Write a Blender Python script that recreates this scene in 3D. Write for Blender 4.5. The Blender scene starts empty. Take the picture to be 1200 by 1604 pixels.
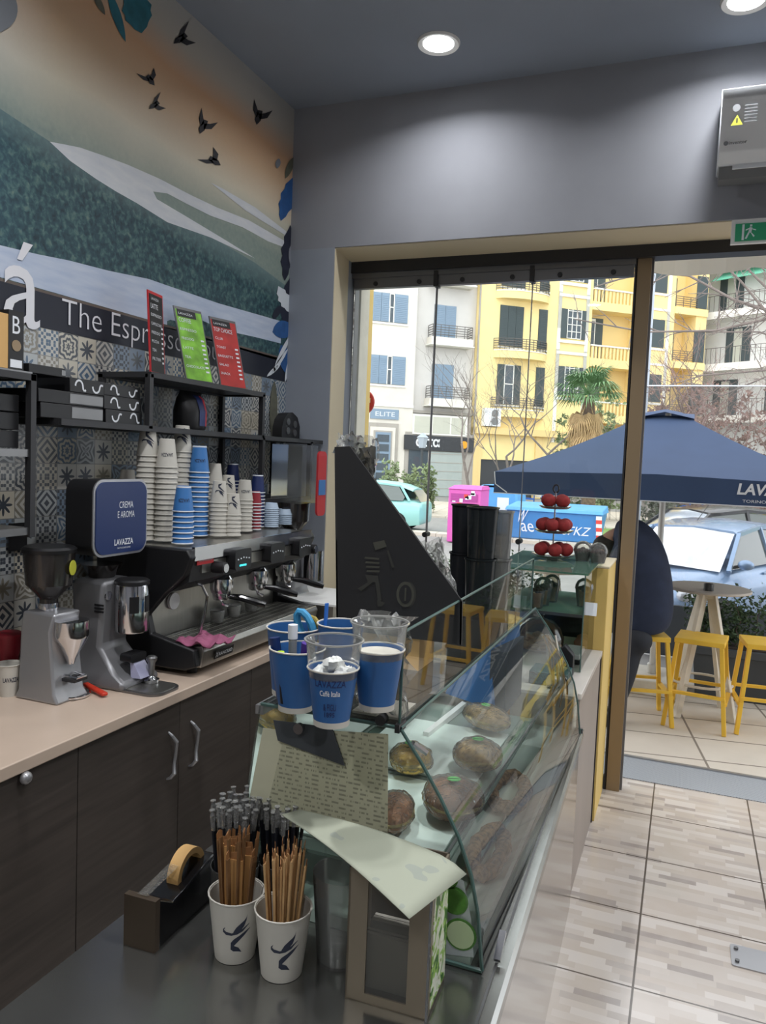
import bpy, math, random
from mathutils import Vector, Matrix
random.seed(7)
rnd = random.uniform
PI = math.pi
sc = bpy.context.scene
C = sc.collection
# ---------------------------------------------------------------- camera
CAM = Vector((0, 0, 1.8)); FPX = 1210.0
_p, _y, _r = math.radians(3.88), math.radians(21.4), math.radians(2.29)
_f = Vector((-math.sin(_y)*math.cos(_p), math.cos(_y)*math.cos(_p), -math.sin(_p)))
_rt = Vector((math.cos(_y), math.sin(_y), 0)); _up = _rt.cross(_f)
_r2 = _rt*math.cos(_r) + _up*math.sin(_r); _u2 = -_rt*math.sin(_r) + _up*math.cos(_r)
cd = bpy.data.cameras.new('camera'); cam = bpy.data.objects.new('camera', cd); C.objects.link(cam)
cam.matrix_world = Matrix(((_r2.x, _u2.x, -_f.x, 0), (_r2.y, _u2.y, -_f.y, 0), (_r2.z, _u2.z, -_f.z, CAM.z), (0, 0, 0, 1)))
cd.sensor_fit = 'VERTICAL'; cd.sensor_height = 24; cd.lens = 24*FPX/1604; cd.clip_start = 0.02; cd.clip_end = 300
sc.camera = cam
# ---------------------------------------------------------------- world, exposure
w = bpy.data.worlds.new('world'); sc.world = w; w.use_nodes = True
nt = w.node_tree; bg = nt.nodes['Background']
tc = nt.nodes.new('ShaderNodeTexCoord'); sp = nt.nodes.new('ShaderNodeSeparateXYZ'); cr = nt.nodes.new('ShaderNodeValToRGB')
nt.links.new(tc.outputs['Generated'], sp.inputs[0]); nt.links.new(sp.outputs['Z'], cr.inputs[0]); nt.links.new(cr.outputs[0], bg.inputs['Color'])
cr.color_ramp.elements[0].color = (0.86, 0.9, 0.96, 1); cr.color_ramp.elements[1].color = (0.94, 0.97, 1.0, 1)
bg.inputs['Strength'].default_value = 2.75
sun = bpy.data.lights.new('sun', 'SUN'); sun.energy = 0.6; sun.angle = 0.6; sun.color = (1, .96, .9)
so = bpy.data.objects.new('sun', sun); C.objects.link(so); so.rotation_euler = (math.radians(38), math.radians(12), 0); so.location = (0, 8, 20)
sc.view_settings.view_transform = 'Standard'; sc.view_settings.look = 'None'; sc.view_settings.gamma = 1
sc.view_settings.exposure = 0.0; sc.view_settings.use_curve_mapping = False
sc.cycles.transparent_max_bounces = 24; sc.cycles.sample_clamp_indirect = 4.0
LAMP = 24.0      # watts of each ceiling downlight

# ---------------------------------------------------------------- helpers
def ray(px, py):
    return _r2*((px-600)/FPX) + _u2*(-(py-802)/FPX) + _f
def P(px, py, x=None, y=None, z=None):
    """the world point seen at (px, py) of the photograph on the plane x=, y= or z="""
    d = ray(px, py)
    t = x/d.x if x is not None else (y/d.y if y is not None else (z-CAM.z)/d.z)
    return CAM + d*t
def lin(c):
    return tuple((v/255/12.92 if v/255 <= .04045 else ((v/255+.055)/1.055)**2.4) for v in c) + (1,)
MATS = {}
def mat(name, rgb=(128, 128, 128), rough=.5, metal=0, var=0, scale=20, bump=0, emit=0, spec=.5, stretch=None, coat=0):
    if name in MATS: return MATS[name]
    m = bpy.data.materials.new(name); MATS[name] = m; m.use_nodes = True
    t = m.node_tree; b = t.nodes['Principled BSDF']; c = lin(rgb)
    b.inputs['Base Color'].default_value = c; b.inputs['Roughness'].default_value = rough; b.inputs['Metallic'].default_value = metal
    b.inputs['Specular IOR Level'].default_value = spec; b.inputs['Coat Weight'].default_value = coat
    if var or bump:
        tcn = t.nodes.new('ShaderNodeTexCoord'); n = t.nodes.new('ShaderNodeTexNoise'); n.inputs['Scale'].default_value = scale; n.inputs['Detail'].default_value = 5
        if stretch:
            mp = t.nodes.new('ShaderNodeMapping'); mp.inputs['Scale'].default_value = stretch
            t.links.new(tcn.outputs['Object'], mp.inputs[0]); t.links.new(mp.outputs[0], n.inputs[0])
        else: t.links.new(tcn.outputs['Object'], n.inputs[0])
    if var:
        r = t.nodes.new('ShaderNodeValToRGB'); e = r.color_ramp.elements
        e[0].position = .3; e[1].position = .7
        e[0].color = tuple(max(0, v*(1-var)) for v in c[:3])+(1,); e[1].color = tuple(min(1, v*(1+var)) for v in c[:3])+(1,)
        t.links.new(n.outputs[0], r.inputs[0]); t.links.new(r.outputs[0], b.inputs['Base Color'])
    if bump:
        bn = t.nodes.new('ShaderNodeBump'); bn.inputs['Strength'].default_value = bump; bn.inputs['Distance'].default_value = .01
        t.links.new(n.outputs[0], bn.inputs['Height']); t.links.new(bn.outputs[0], b.inputs['Normal'])
    if emit:
        b.inputs['Emission Color'].default_value = c; b.inputs['Emission Strength'].default_value = emit
    return m
def glassmat(name, tint=(235, 242, 240), refl=.5, haze=0, rough=.02, ior=1.45, bump=0, scale=30, hazecol=(200, 200, 195)):
    """thin clear sheet: transparent with fresnel reflections, optional milky share"""
    if name in MATS: return MATS[name]
    m = bpy.data.materials.new(name); MATS[name] = m; m.use_nodes = True
    t = m.node_tree; t.nodes.remove(t.nodes['Principled BSDF']); out = t.nodes['Material Output']
    tr = t.nodes.new('ShaderNodeBsdfTransparent'); tr.inputs[0].default_value = lin(tint)
    gl = t.nodes.new('ShaderNodeBsdfGlossy'); gl.inputs['Roughness'].default_value = rough
    fr = t.nodes.new('ShaderNodeFresnel'); fr.inputs['IOR'].default_value = ior
    mu = t.nodes.new('ShaderNodeMath'); mu.operation = 'MULTIPLY'; mu.inputs[1].default_value = refl*2; mu.use_clamp = True
    mx = t.nodes.new('ShaderNodeMixShader')
    t.links.new(fr.outputs[0], mu.inputs[0]); t.links.new(mu.outputs[0], mx.inputs[0]); t.links.new(tr.outputs[0], mx.inputs[1]); t.links.new(gl.outputs[0], mx.inputs[2])
    last = mx
    if haze:
        df = t.nodes.new('ShaderNodeBsdfDiffuse'); df.inputs[0].default_value = lin(hazecol)
        m2 = t.nodes.new('ShaderNodeMixShader'); m2.inputs[0].default_value = haze
        t.links.new(mx.outputs[0], m2.inputs[1]); t.links.new(df.outputs[0], m2.inputs[2]); last = m2
    if bump:
        tcn = t.nodes.new('ShaderNodeTexCoord'); n = t.nodes.new('ShaderNodeTexNoise'); n.inputs['Scale'].default_value = scale; n.inputs['Distortion'].default_value = 1.5
        bn = t.nodes.new('ShaderNodeBump'); bn.inputs['Strength'].default_value = bump; bn.inputs['Distance'].default_value = .02
        t.links.new(tcn.outputs['Object'], n.inputs[0]); t.links.new(n.outputs[0], bn.inputs['Height'])
        t.links.new(bn.outputs[0], gl.inputs['Normal']); t.links.new(bn.outputs[0], fr.inputs['Normal'])
    t.links.new(last.outputs[0], out.inputs[0])
    return m
def wloc(o):
    v = Vector((0, 0, 0))
    while o: v += o.location; o = o.parent
    return v
def frame(o, xd, yd):
    xd = Vector(xd).normalized(); yd = Vector(yd).normalized(); zd = xd.cross(yd)
    return Matrix(((xd.x, yd.x, zd.x, o[0]), (xd.y, yd.y, zd.y, o[1]), (xd.z, yd.z, zd.z, o[2]), (0, 0, 0, 1)))
_txt = {}
def text_geo(s, bold=0):
    if (s, bold) in _txt: return _txt[(s, bold)]
    cu = bpy.data.curves.new('t', 'FONT'); cu.body = s; cu.size = 1; cu.resolution_u = 3; cu.offset = bold
    o = bpy.data.objects.new('t', cu); C.objects.link(o); bpy.context.view_layer.update()
    me = o.evaluated_get(bpy.context.evaluated_depsgraph_get()).to_mesh()
    vs = [v.co.copy() for v in me.vertices]; fs = [tuple(p.vertices) for p in me.polygons]
    bpy.data.objects.remove(o); bpy.data.curves.remove(cu)
    x0 = min(v.x for v in vs); x1 = max(v.x for v in vs); y0 = min(v.y for v in vs); y1 = max(v.y for v in vs)
    _txt[(s, bold)] = (vs, fs, x0, x1, y0, y1); return _txt[(s, bold)]
class MB:
    def __init__(s, M=None): s.v = []; s.f = []; s.mi = []; s.mats = []; s.M = M or Matrix()
    def m(s, name):
        if name not in s.mats: s.mats.append(name)
        return s.mats.index(name)
    def add(s, vs, fs, mt):
        k = len(s.v); i = s.m(mt)
        s.v += [s.M @ Vector(v) for v in vs]
        for f in fs: s.f.append(tuple(a+k for a in f)); s.mi.append(i)
        return s
    def box(s, x0, x1, y0, y1, z0, z1, mt):
        return s.add([(x0, y0, z0), (x1, y0, z0), (x1, y1, z0), (x0, y1, z0), (x0, y0, z1), (x1, y0, z1), (x1, y1, z1), (x0, y1, z1)],
                     [(3, 2, 1, 0), (4, 5, 6, 7), (0, 1, 5, 4), (1, 2, 6, 5), (2, 3, 7, 6), (3, 0, 4, 7)], mt)
    def beam(s, a, b, w, h, mt, up=(0, 0, 1)):
        a = Vector(a); b = Vector(b); d = (b-a).normalized(); u = Vector(up)
        if abs(d.dot(u)) > .98: u = Vector((1, 0, 0))
        r = d.cross(u).normalized(); u = r.cross(d)
        q = [(-w/2, -h/2), (w/2, -h/2), (w/2, h/2), (-w/2, h/2)]
        vs = [a+r*i+u*j for i, j in q]+[b+r*i+u*j for i, j in q]
        return s.add(vs, [(0, 1, 2, 3), (7, 6, 5, 4), (1, 0, 4, 5), (2, 1, 5, 6), (3, 2, 6, 7), (0, 3, 7, 4)], mt)
    def loft(s, rings, mt, cap0=True, cap1=True, closed=True):
        n = len(rings[0]); vs = [p for r in rings for p in r]; fs = []
        for i in range(len(rings)-1):
            for j in range(n if closed else n-1):
                k = (j+1) % n; fs.append((i*n+j, i*n+k, (i+1)*n+k, (i+1)*n+j))
        if cap0: fs.append(tuple(range(n-1, -1, -1)))
        if cap1: fs.append(tuple((len(rings)-1)*n+j for j in range(n)))
        return s.add(vs, fs, mt)
    def lathe(s, prof, c, mt, seg=20, ax=(0, 0, 1), cap0=True, cap1=True, sq=1):
        ax = Vector(ax).normalized(); u = Vector((1, 0, 0)) if abs(ax.x) < .9 else Vector((0, 1, 0))
        a = (u-ax*u.dot(ax)).normalized(); b = ax.cross(a); c = Vector(c)
        return s.loft([[c+ax*z+(a*math.cos(2*PI*j/seg)+b*math.sin(2*PI*j/seg)*sq)*max(r, 1e-4) for j in range(seg)] for r, z in prof], mt, cap0, cap1)
    def cyl(s, a, b, r, mt, r2=None, seg=12):
        a = Vector(a); b = Vector(b); return s.lathe([(r, 0), (r if r2 is None else r2, (b-a).length)], a, mt, seg, b-a)
    def ball(s, c, r, mt, seg=12, rings=8, nz=0, seed=0):
        if not hasattr(r, '__len__'): r = (r, r, r)
        rr = random.Random(seed); rg = []
        for i in range(rings+1):
            th = -PI/2+PI*i/rings; row = []
            for j in range(seg):
                k = 1+nz*rr.uniform(-1, 1); row.append((c[0]+r[0]*k*max(math.cos(th), .01)*math.cos(2*PI*j/seg), c[1]+r[1]*k*max(math.cos(th), .01)*math.sin(2*PI*j/seg), c[2]+r[2]*k*math.sin(th)))
            rg.append(row)
        return s.loft(rg, mt)
    def tube(s, pts, r, mt, seg=8, closed=False):
        pts = [Vector(p) for p in pts]; rs = r if hasattr(r, '__len__') else [r]*len(pts); rg = []; pu = None
        for i, p in enumerate(pts):
            d = (pts[min(i+1, len(pts)-1)]-pts[max(i-1, 0)])
            if closed: d = pts[(i+1) % len(pts)]-pts[i-1]
            d.normalize()
            u = pu if pu is not None else (Vector((0, 0, 1)) if abs(d.z) < .9 else Vector((1, 0, 0)))
            u = (u-d*u.dot(d)).normalized(); pu = u; v = d.cross(u)
            rg.append([p+(u*math.cos(2*PI*j/seg)+v*math.sin(2*PI*j/seg))*rs[i] for j in range(seg)])
        if closed: rg.append(rg[0]); return s.loft(rg, mt, False, False)
        return s.loft(rg, mt)
    def prism(s, pts, d, mt):
        d = Vector(d); a = [Vector(p) for p in pts]; return s.loft([a, [p+d for p in a]], mt)
    def poly(s, pts, mt): return s.add(pts, [tuple(range(len(pts)))], mt)
    def rbox(s, c, size, rad, mt, axis='x', seg=5):
        """rounded box: rounded outline across, extruded along axis"""
        a, b = {'x': (1, 2), 'y': (0, 2), 'z': (0, 1)}[axis]; k = {'x': 0, 'y': 1, 'z': 2}[axis]
        out = []
        for q, (sa, sb) in enumerate(((1, 1), (-1, 1), (-1, -1), (1, -1))):
            for i in range(seg+1):
                t = PI/2*(q+i/seg); out.append((sa*(size[a]/2-rad)+rad*math.cos(t), sb*(size[b]/2-rad)+rad*math.sin(t)))
        rg = []
        for e in (-1, 1):
            row = []
            for u, v in out:
                p = [0, 0, 0]; p[a] = c[a]+u; p[b] = c[b]+v; p[k] = c[k]+e*size[k]/2; row.append(p)
            rg.append(row)
        return s.loft(rg, mt)
    def text(s, txt, M, mt, width=None, height=None, align='c', shear=0, fn=None, bold=0):
        vs, fs, x0, x1, y0, y1 = text_geo(txt, bold)
        sx = width/(x1-x0) if width else height/(y1-y0); sy = height/(y1-y0) if height else sx
        ox = (x0+x1)/2 if align == 'c' else x0
        out = []
        for v in vs:
            X = (v.x-ox)*sx; Y = (v.y-(y0+y1)/2)*sy; X += shear*Y
            out.append(fn(X, Y) if fn else M @ Vector((X, Y, 0)))
        return s.add(out, fs, mt)
    def build(s, name, parent=None, label=None, cat=None, group=None, kind=None, bevel=0, sharp=.6, origin=None):
        me = bpy.data.meshes.new(name)
        if parent is not None: o0 = wloc(parent)
        elif origin is not None: o0 = Vector(origin)
        else:
            o0 = Vector(((min(v.x for v in s.v)+max(v.x for v in s.v))/2, (min(v.y for v in s.v)+max(v.y for v in s.v))/2, min(v.z for v in s.v)))
        me.from_pydata([v-o0 for v in s.v], [], s.f)
        for n in s.mats: me.materials.append(MATS[n])
        me.polygons.foreach_set('material_index', s.mi)
        me.polygons.foreach_set('use_smooth', [True]*len(s.f)); me.update()
        me.set_sharp_from_angle(angle=sharp)
        o = bpy.data.objects.new(name, me); C.objects.link(o)
        if parent is not None: o.parent = parent
        else: o.location = o0
        if bevel:
            b = o.modifiers.new('bevel', 'BEVEL'); b.width = bevel; b.segments = 2; b.limit_method = 'ANGLE'; b.angle_limit = .6
        tag(o, label, cat, group, kind); return o
def tag(o, label=None, cat=None, group=None, kind=None):
    if label: o['label'] = label
    if cat: o['category'] = cat
    if group: o['group'] = group
    if kind: o['kind'] = kind
    return o
def thing(name, label, cat, loc, group=None):
    o = bpy.data.objects.new(name, None); C.objects.link(o); o.location = loc; o.empty_display_size = .1
    return tag(o, label, cat, group)
def dup(root, loc, rz=0, label=None, group=None, scale=None, rot=None):
    def cp(o, par):
        c = o.copy(); C.objects.link(c); c.parent = par
        for ch in o.children: cp(ch, c)
        return c
    r = cp(root, None); r.location = loc; r.rotation_euler = rot or (0, 0, rz)
    if scale: r.scale = (scale,)*3 if not hasattr(scale, '__len__') else scale
    if label: r['label'] = label
    if group: r['group'] = group
    return r
def struct(name, mb, **k): return mb.build(name, kind='structure', **k)

# ---------------------------------------------------------------- materials
mat('plaster', (150, 152, 158), .8, var=.05, scale=3, bump=.05)
mat('column_plaster', (152, 158, 168), .75, var=.04, scale=4)
mat('cream_paint', (222, 208, 178), .6)
mat('ceiling_paint', (142, 150, 162), .75, var=.04, scale=2)
mat('dark_metal', (52, 52, 54), .45, .3)
mat('rail_grey', (120, 120, 122), .4, .6)
mat('steel', (178, 176, 170), .28, .9, var=.06, scale=6, stretch=(1, 20, 1))
mat('steel_dark', (120, 120, 120), .35, .85, var=.1, scale=5)
mat('chrome', (215, 215, 218), .12, 1)
mat('alu', (168, 168, 170), .35, .7)
mat('black', (22, 22, 24), .45)
mat('black_gloss', (14, 14, 16), .2, spec=.6)
mat('black_rubber', (26, 26, 28), .8)
mat('white', (235, 235, 232), .5)
mat('paper_cup', (196, 192, 182), .6)
mat('ink', (38, 44, 62), .6)
mat('cup_blue', (58, 116, 178), .5)
mat('cup_navy', (22, 40, 92), .5)
mat('cup_red', (140, 30, 44), .5)
mat('label_white', (225, 228, 232), .5)
mat('red', (190, 40, 45), .5)
mat('gold', (222, 190, 110), .55, var=.05, scale=5)
mat('gold_dark', (146, 126, 98), .45, .3)
mat('yellow', (236, 190, 62), .5, var=.05, scale=8)
mat('offwhite_wood', (214, 208, 194), .6, var=.06, scale=12)
mat('foliage', (62, 84, 52), .6, var=.45, scale=9)
mat('bark', (96, 84, 76), .9, var=.25, scale=8)
mat('bark_grey', (128, 118, 112), .9, var=.2, scale=8)
mat('soil', (60, 50, 42), .95)
mat('planter_grey', (66, 70, 74), .7)
mat('navy_canvas', (54, 74, 108), .8, var=.07, scale=3)
mat('navy_cloth', (38, 46, 66), .95, var=.15, scale=10)
mat('trouser', (40, 42, 48), .9)
mat('skin', (196, 150, 126), .55)
mat('hair', (45, 38, 34), .8)
mat('counter_stone', (196, 176, 158), .35, var=.05, scale=5)
mat('wood_panel', (158, 146, 136), .5, var=.07, scale=4, stretch=(1, 1, .05))
mat('card', (206, 164, 104), .7)
mat('tray_white', (205, 218, 208), .4)
mat('bun', (244, 196, 104), .7, var=.25, scale=14, bump=.2)
mat('bun_dark', (168, 116, 84), .7, var=.35, scale=18, bump=.3)
mat('bun_seed', (212, 178, 130), .8, var=.4, scale=40, bump=.4)
mat('green_sticker', (96, 190, 96), .5)
mat('cake_red', (138, 34, 34), .8, var=.35, scale=22, bump=.5)
mat('choc', (52, 30, 24), .7, var=.3, scale=30, bump=.4)
mat('cookie', (216, 168, 120), .8, var=.3, scale=25)
mat('green_print', (92, 150, 60), .6, var=.3, scale=25)
mat('pale_green', (206, 226, 178), .6)
mat('sheet_paper', (226, 232, 212), .7)
mat('old_paper', (206, 204, 176), .8, var=.1, scale=6)
mat('orange', (232, 86, 30), .5)
mat('purple', (70, 40, 130), .5)
mat('pink_cloth', (150, 84, 112), .9, var=.15, scale=40)
mat('teal', (20, 74, 76), .5)
mat('kraft_stick', (190, 152, 104), .7, var=.15, scale=30)
glassmat('glass', tint=(250, 252, 251), refl=.5)
glassmat('case_glass', tint=(247, 251, 249), refl=.5, haze=.015)
glassmat('clear_plastic', tint=(244, 246, 245), refl=.6, haze=.08, rough=.1, hazecol=(235, 235, 230))
glassmat('cling', tint=(246, 246, 240), refl=.75, haze=.05, rough=.14, bump=.8, scale=55, hazecol=(240, 238, 228))
glassmat('bag_plastic', tint=(228, 230, 228), refl=1.3, haze=.3, rough=.15, bump=.9, scale=14)
glassmat('smoke', tint=(90, 88, 84), refl=.8, haze=.1)
mat('glass_edge', (70, 96, 90), .3)
mat('menu_green', (120, 178, 52), .5, var=.5, scale=12); mat('menu_red', (176, 46, 42), .5, var=.3, scale=9); mat('menu_black', (26, 24, 26), .5, var=.2, scale=9)
mat('cyan_led', (60, 200, 210), .4, emit=1.5)
glassmat('shot_glass', tint=(235, 235, 232), refl=1.6, haze=.28, rough=.1, bump=.8, scale=60)
mat('pale_lid', (178, 196, 214), .4)
mat('hopper', (40, 36, 34), .15, spec=.8); mat('sticker_yellow', (190, 190, 60), .5)
mat('grinder_grey', (128, 128, 130), .4, .4)
mat('lilac_cap', (160, 160, 186), .25)
mat('sign_blue', (18, 42, 92), .35)
mat('red_handle', (196, 52, 30), .45)
glassmat('glass_shelf', tint=(215, 230, 224), refl=.4, haze=.35, hazecol=(190, 205, 196))
mat('steel_mirror', (196, 192, 186), .16, .92); mat('steel_top', (150, 150, 146), .2, .9, var=.12, scale=4)
mat('tray_green', (222, 234, 226), .5)
mat('filling_mix', (216, 190, 130), .6, var=.5, scale=40)
mat('bun_seed2', (130, 98, 66), .85, var=.6, scale=70, bump=.6)
glassmat('rim_clear', tint=(200, 200, 198), refl=1.5, haze=.35)
mat('cup_blue2', (40, 92, 150), .5, var=.08, scale=20)
mat('lime', (170, 200, 50), .5)
mat('blue_tool', (58, 140, 184), .5); mat('lime_dark', (150, 130, 50), .5)
mat('pen_blue', (40, 110, 200), .5)
mat('white_plastic', (236, 236, 232), .35)
mat('black_card', (26, 26, 28), .55, var=.1, scale=4); mat('black_card2', (44, 44, 46), .55)
mat('faint_print', (62, 62, 54), .6); mat('faint_print2', (46, 46, 42), .6)
glassmat('dark_tub', tint=(96, 104, 104), refl=.8, haze=.4, hazecol=(44, 50, 52), rough=.1)
glassmat('dark_tub2', tint=(60, 62, 64), refl=.6, haze=.7, hazecol=(38, 40, 44), rough=.15)
glassmat('clear_tub', tint=(200, 200, 198), refl=1, haze=.18, rough=.08)
mat('steel_brown', (158, 146, 128), .32, .65); glassmat('window_film', tint=(190, 186, 176), refl=.6, haze=.12)
mat('stick_tip', (150, 104, 62), .7); mat('kraft_dark', (120, 86, 52), .7, var=.25, scale=20); mat('kraft_flat', (176, 130, 76), .7, var=.1, scale=10)
mat('straw_black', (30, 32, 38), .3); glassmat('wrapper_clear', tint=(205, 205, 212), refl=1.6, haze=.25, rough=.12, bump=.8, scale=80)
mat('bronze', (88, 76, 64), .4, .6)
mat('tape_yellow', (214, 180, 90), .35)
mat('counter_light', (206, 200, 192), .35)
glassmat('vitrine_top', tint=(190, 225, 208), refl=.7, haze=.15, hazecol=(150, 190, 172))
glassmat('clear_dome', tint=(236, 238, 238), refl=1.0, haze=.03)
mat('teal_glitter', (20, 72, 74), .4, var=.8, scale=160)
glassmat('clear_plate', tint=(220, 220, 220), refl=1.4, haze=.2)
mat('ac_white', (236, 240, 244), .35)
mat('ac_grey', (120, 122, 124), .5)
mat('exit_green', (0, 110, 72), .4, emit=.25)
mat('table_top', (176, 166, 154), .45)
mat('offwhite_metal', (206, 204, 198), .4, .1)
glassmat('clear_screen', tint=(240, 240, 240), refl=.4, haze=.06)
mat('red_dull', (140, 84, 78), .6)
mat('car_blue', (138, 168, 204), .25, .3, spec=.7, coat=.6); mat('car_black', (40, 42, 46), .25, .2, coat=.6); mat('car_yellow', (236, 206, 40), .3, 0, coat=.5); mat('car_mint', (150, 206, 200), .35, 0, coat=.4)
mat('car_glass', (222, 228, 234), .12, .85, spec=1.0); mat('side_glass', (88, 96, 92), .06, .2, spec=1, coat=.6); mat('lamp_glass', (210, 214, 220), .1, .3)
mat('bin_pink', (214, 92, 176), .5); mat('bin_pink_dark', (170, 60, 140), .5); mat('bin_red', (220, 70, 60), .5)
mat('bin_blue', (88, 158, 216), .5, var=.06, scale=3)
mat('bin_blue2', (70, 136, 200), .5)
mat('chair_blue', (52, 98, 172), .5)
mat('lamp_grey', (168, 178, 190), .5)
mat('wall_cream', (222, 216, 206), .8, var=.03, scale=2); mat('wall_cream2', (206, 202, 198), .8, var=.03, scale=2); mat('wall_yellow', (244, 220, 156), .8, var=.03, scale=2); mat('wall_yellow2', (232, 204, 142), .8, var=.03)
mat('shutter_blue', (132, 152, 172), .7); mat('shutter_grey', (72, 82, 84), .7); mat('trim_white', (238, 236, 228), .6); mat('pane_dark', (70, 80, 88), .15); mat('curtain', (196, 196, 182), .6); mat('rail_iron', (96, 92, 88), .6); mat('shop_dark', (52, 54, 58), .4); mat('wall_white', (226, 226, 222), .8, var=.03, scale=1.5); mat('green_awning', (110, 190, 162), .7); mat('stone_grey', (170, 164, 156), .8, var=.05, scale=2); mat('roller', (168, 176, 172), .6)
mat('orange_flower', (240, 160, 30), .5)
mat('bark_red', (132, 108, 104), .9, var=.2, scale=6)
mat('palm_bark', (110, 92, 78), .95, var=.3, scale=14, bump=.6); mat('palm_green', (104, 138, 92), .6, var=.3, scale=4); mat('palm_dead', (176, 146, 104), .9, var=.2, scale=5)
mat('foliage_pale', (132, 146, 106), .8, var=.3, scale=2); mat('twig_grey', (120, 122, 112), .9, var=.3, scale=3); mat('twig_red', (150, 122, 112), .9, var=.3, scale=2)
mat('lamp_glow', (250, 252, 255), .5, emit=14)
# ---------------------------------------------------------------- procedural surfaces
class NT:
    def __init__(s, name, rough=.5, metal=0, spec=.5):
        s.m = bpy.data.materials.new(name); MATS[name] = s.m; s.m.use_nodes = True; s.t = s.m.node_tree
        s.b = s.t.nodes['Principled BSDF']; s.b.inputs['Roughness'].default_value = rough; s.b.inputs['Metallic'].default_value = metal
        s.b.inputs['Specular IOR Level'].default_value = spec
        g = s.t.nodes.new('ShaderNodeNewGeometry'); s.pos = g.outputs['Position']
        x = s.t.nodes.new('ShaderNodeSeparateXYZ'); s.t.links.new(s.pos, x.inputs[0]); s.X, s.Y, s.Z = x.outputs
    def put(s, sock, v):
        if isinstance(v, bpy.types.NodeSocket): s.t.links.new(v, sock)
        else: sock.default_value = v
    def M(s, op, a, b=0.0, c=None):
        n = s.t.nodes.new('ShaderNodeMath'); n.operation = op; s.put(n.inputs[0], a); s.put(n.inputs[1], b)
        if c is not None: s.put(n.inputs[2], c)
        return n.outputs[0]
    def vec(s, x, y, z=0.0):
        n = s.t.nodes.new('ShaderNodeCombineXYZ'); s.put(n.inputs[0], x); s.put(n.inputs[1], y); s.put(n.inputs[2], z); return n.outputs[0]
    def mix(s, f, a, b):
        n = s.t.nodes.new('ShaderNodeMix'); n.data_type = 'RGBA'; s.put(n.inputs[0], f)
        s.put(n.inputs[6], lin(a) if isinstance(a, tuple) else a); s.put(n.inputs[7], lin(b) if isinstance(b, tuple) else b); return n.outputs[2]
    def white(s, v):
        n = s.t.nodes.new('ShaderNodeTexWhiteNoise'); s.put(n.inputs[0], v); return n.outputs[0]
    def noise(s, scale, v=None, detail=4, dist=0.0):
        n = s.t.nodes.new('ShaderNodeTexNoise'); s.put(n.inputs[0], v if v is not None else s.pos); n.inputs['Scale'].default_value = scale; n.inputs['Detail'].default_value = detail; n.inputs['Distortion'].default_value = dist; return n.outputs[0]
    def ramp(s, f, stops, interp='LINEAR'):
        n = s.t.nodes.new('ShaderNodeValToRGB'); e = n.color_ramp.elements; n.color_ramp.interpolation = interp
        while len(e) < len(stops): e.new(.5)
        for q, (p, c) in zip(e, stops): q.position = p; q.color = lin(c)
        s.put(n.inputs[0], f); return n.outputs[0]
    def step(s, v, t, k=40.0):  # smooth step at t
        a = s.M('SUBTRACT', v, t); a = s.M('MULTIPLY_ADD', a, k, .5); n = s.t.nodes.new('ShaderNodeClamp'); s.put(n.inputs[0], a); return n.outputs[0]
    def out(s, col): s.put(s.b.inputs['Base Color'], col); return s

# patchwork cement tiles on the left wall
n = NT('cement_tiles', .3)
ty = n.M('DIVIDE', n.Y, .1); tz = n.M('DIVIDE', n.M('SUBTRACT', n.Z, .035), .1)
cy, cz = n.M('FLOOR', ty), n.M('FLOOR', tz)
rn = n.white(n.vec(cy, cz)); rn2 = n.white(n.vec(cz, cy, 7.0))
fy = n.M('ABSOLUTE', n.M('SUBTRACT', n.M('FRACT', ty), .5)); fz = n.M('ABSOLUTE', n.M('SUBTRACT', n.M('FRACT', tz), .5))
r_ = n.M('SQRT', n.M('ADD', n.M('MULTIPLY', fy, fy), n.M('MULTIPLY', fz, fz)))
ang = n.M('ARCTAN2', fz, fy)
pA = n.M('GREATER_THAN', n.M('SINE', n.M('ADD', n.M('MULTIPLY', r_, 30.0), n.M('MULTIPLY', n.M('SINE', n.M('MULTIPLY', ang, 8.0)), 1.2))), 0.0)
pB = n.M('GREATER_THAN', n.M('SINE', n.M('MULTIPLY', n.M('ADD', fy, fz), 22.0)), .1)
pC = n.M('GREATER_THAN', n.M('MULTIPLY', n.M('SINE', n.M('MULTIPLY', fy, 26.0)), n.M('SINE', n.M('MULTIPLY', fz, 26.0))), .05)
pD = n.M('GREATER_THAN', n.M('SINE', n.M('ADD', n.M('MULTIPLY', n.M('MAXIMUM', fy, fz), 28.0), n.M('MULTIPLY', n.M('COSINE', n.M('MULTIPLY', ang, 4.0)), 2.2))), 0.0)
pE = n.M('GREATER_THAN', n.M('ADD', n.M('MULTIPLY', n.M('COSINE', n.M('MULTIPLY', ang, 8.0)), .13), .27), r_)
def sel(a, b, t): 
    g = n.M('GREATER_THAN', rn, t); return n.M('ADD', n.M('MULTIPLY', g, b), n.M('MULTIPLY', n.M('SUBTRACT', 1.0, g), a))
pat = sel(sel(sel(sel(pA, pB, .2), pC, .4), pD, .6), pE, .8)
lite = n.ramp(rn2, [(0, (186, 184, 176)), (.35, (170, 174, 174)), (.6, (190, 184, 168)), (.85, (116, 132, 148))], 'CONSTANT')
dark = n.ramp(n.white(n.vec(cy, cz, 3.0)), [(0, (66, 72, 80)), (.4, (92, 96, 100)), (.6, (78, 100, 122)), (.8, (132, 127, 114))], 'CONSTANT')
col = n.mix(pat, lite, dark)
gr = n.M('GREATER_THAN', n.M('MAXIMUM', fy, fz), .485)
n.out(n.mix(gr, col, (120, 120, 116)))

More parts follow.
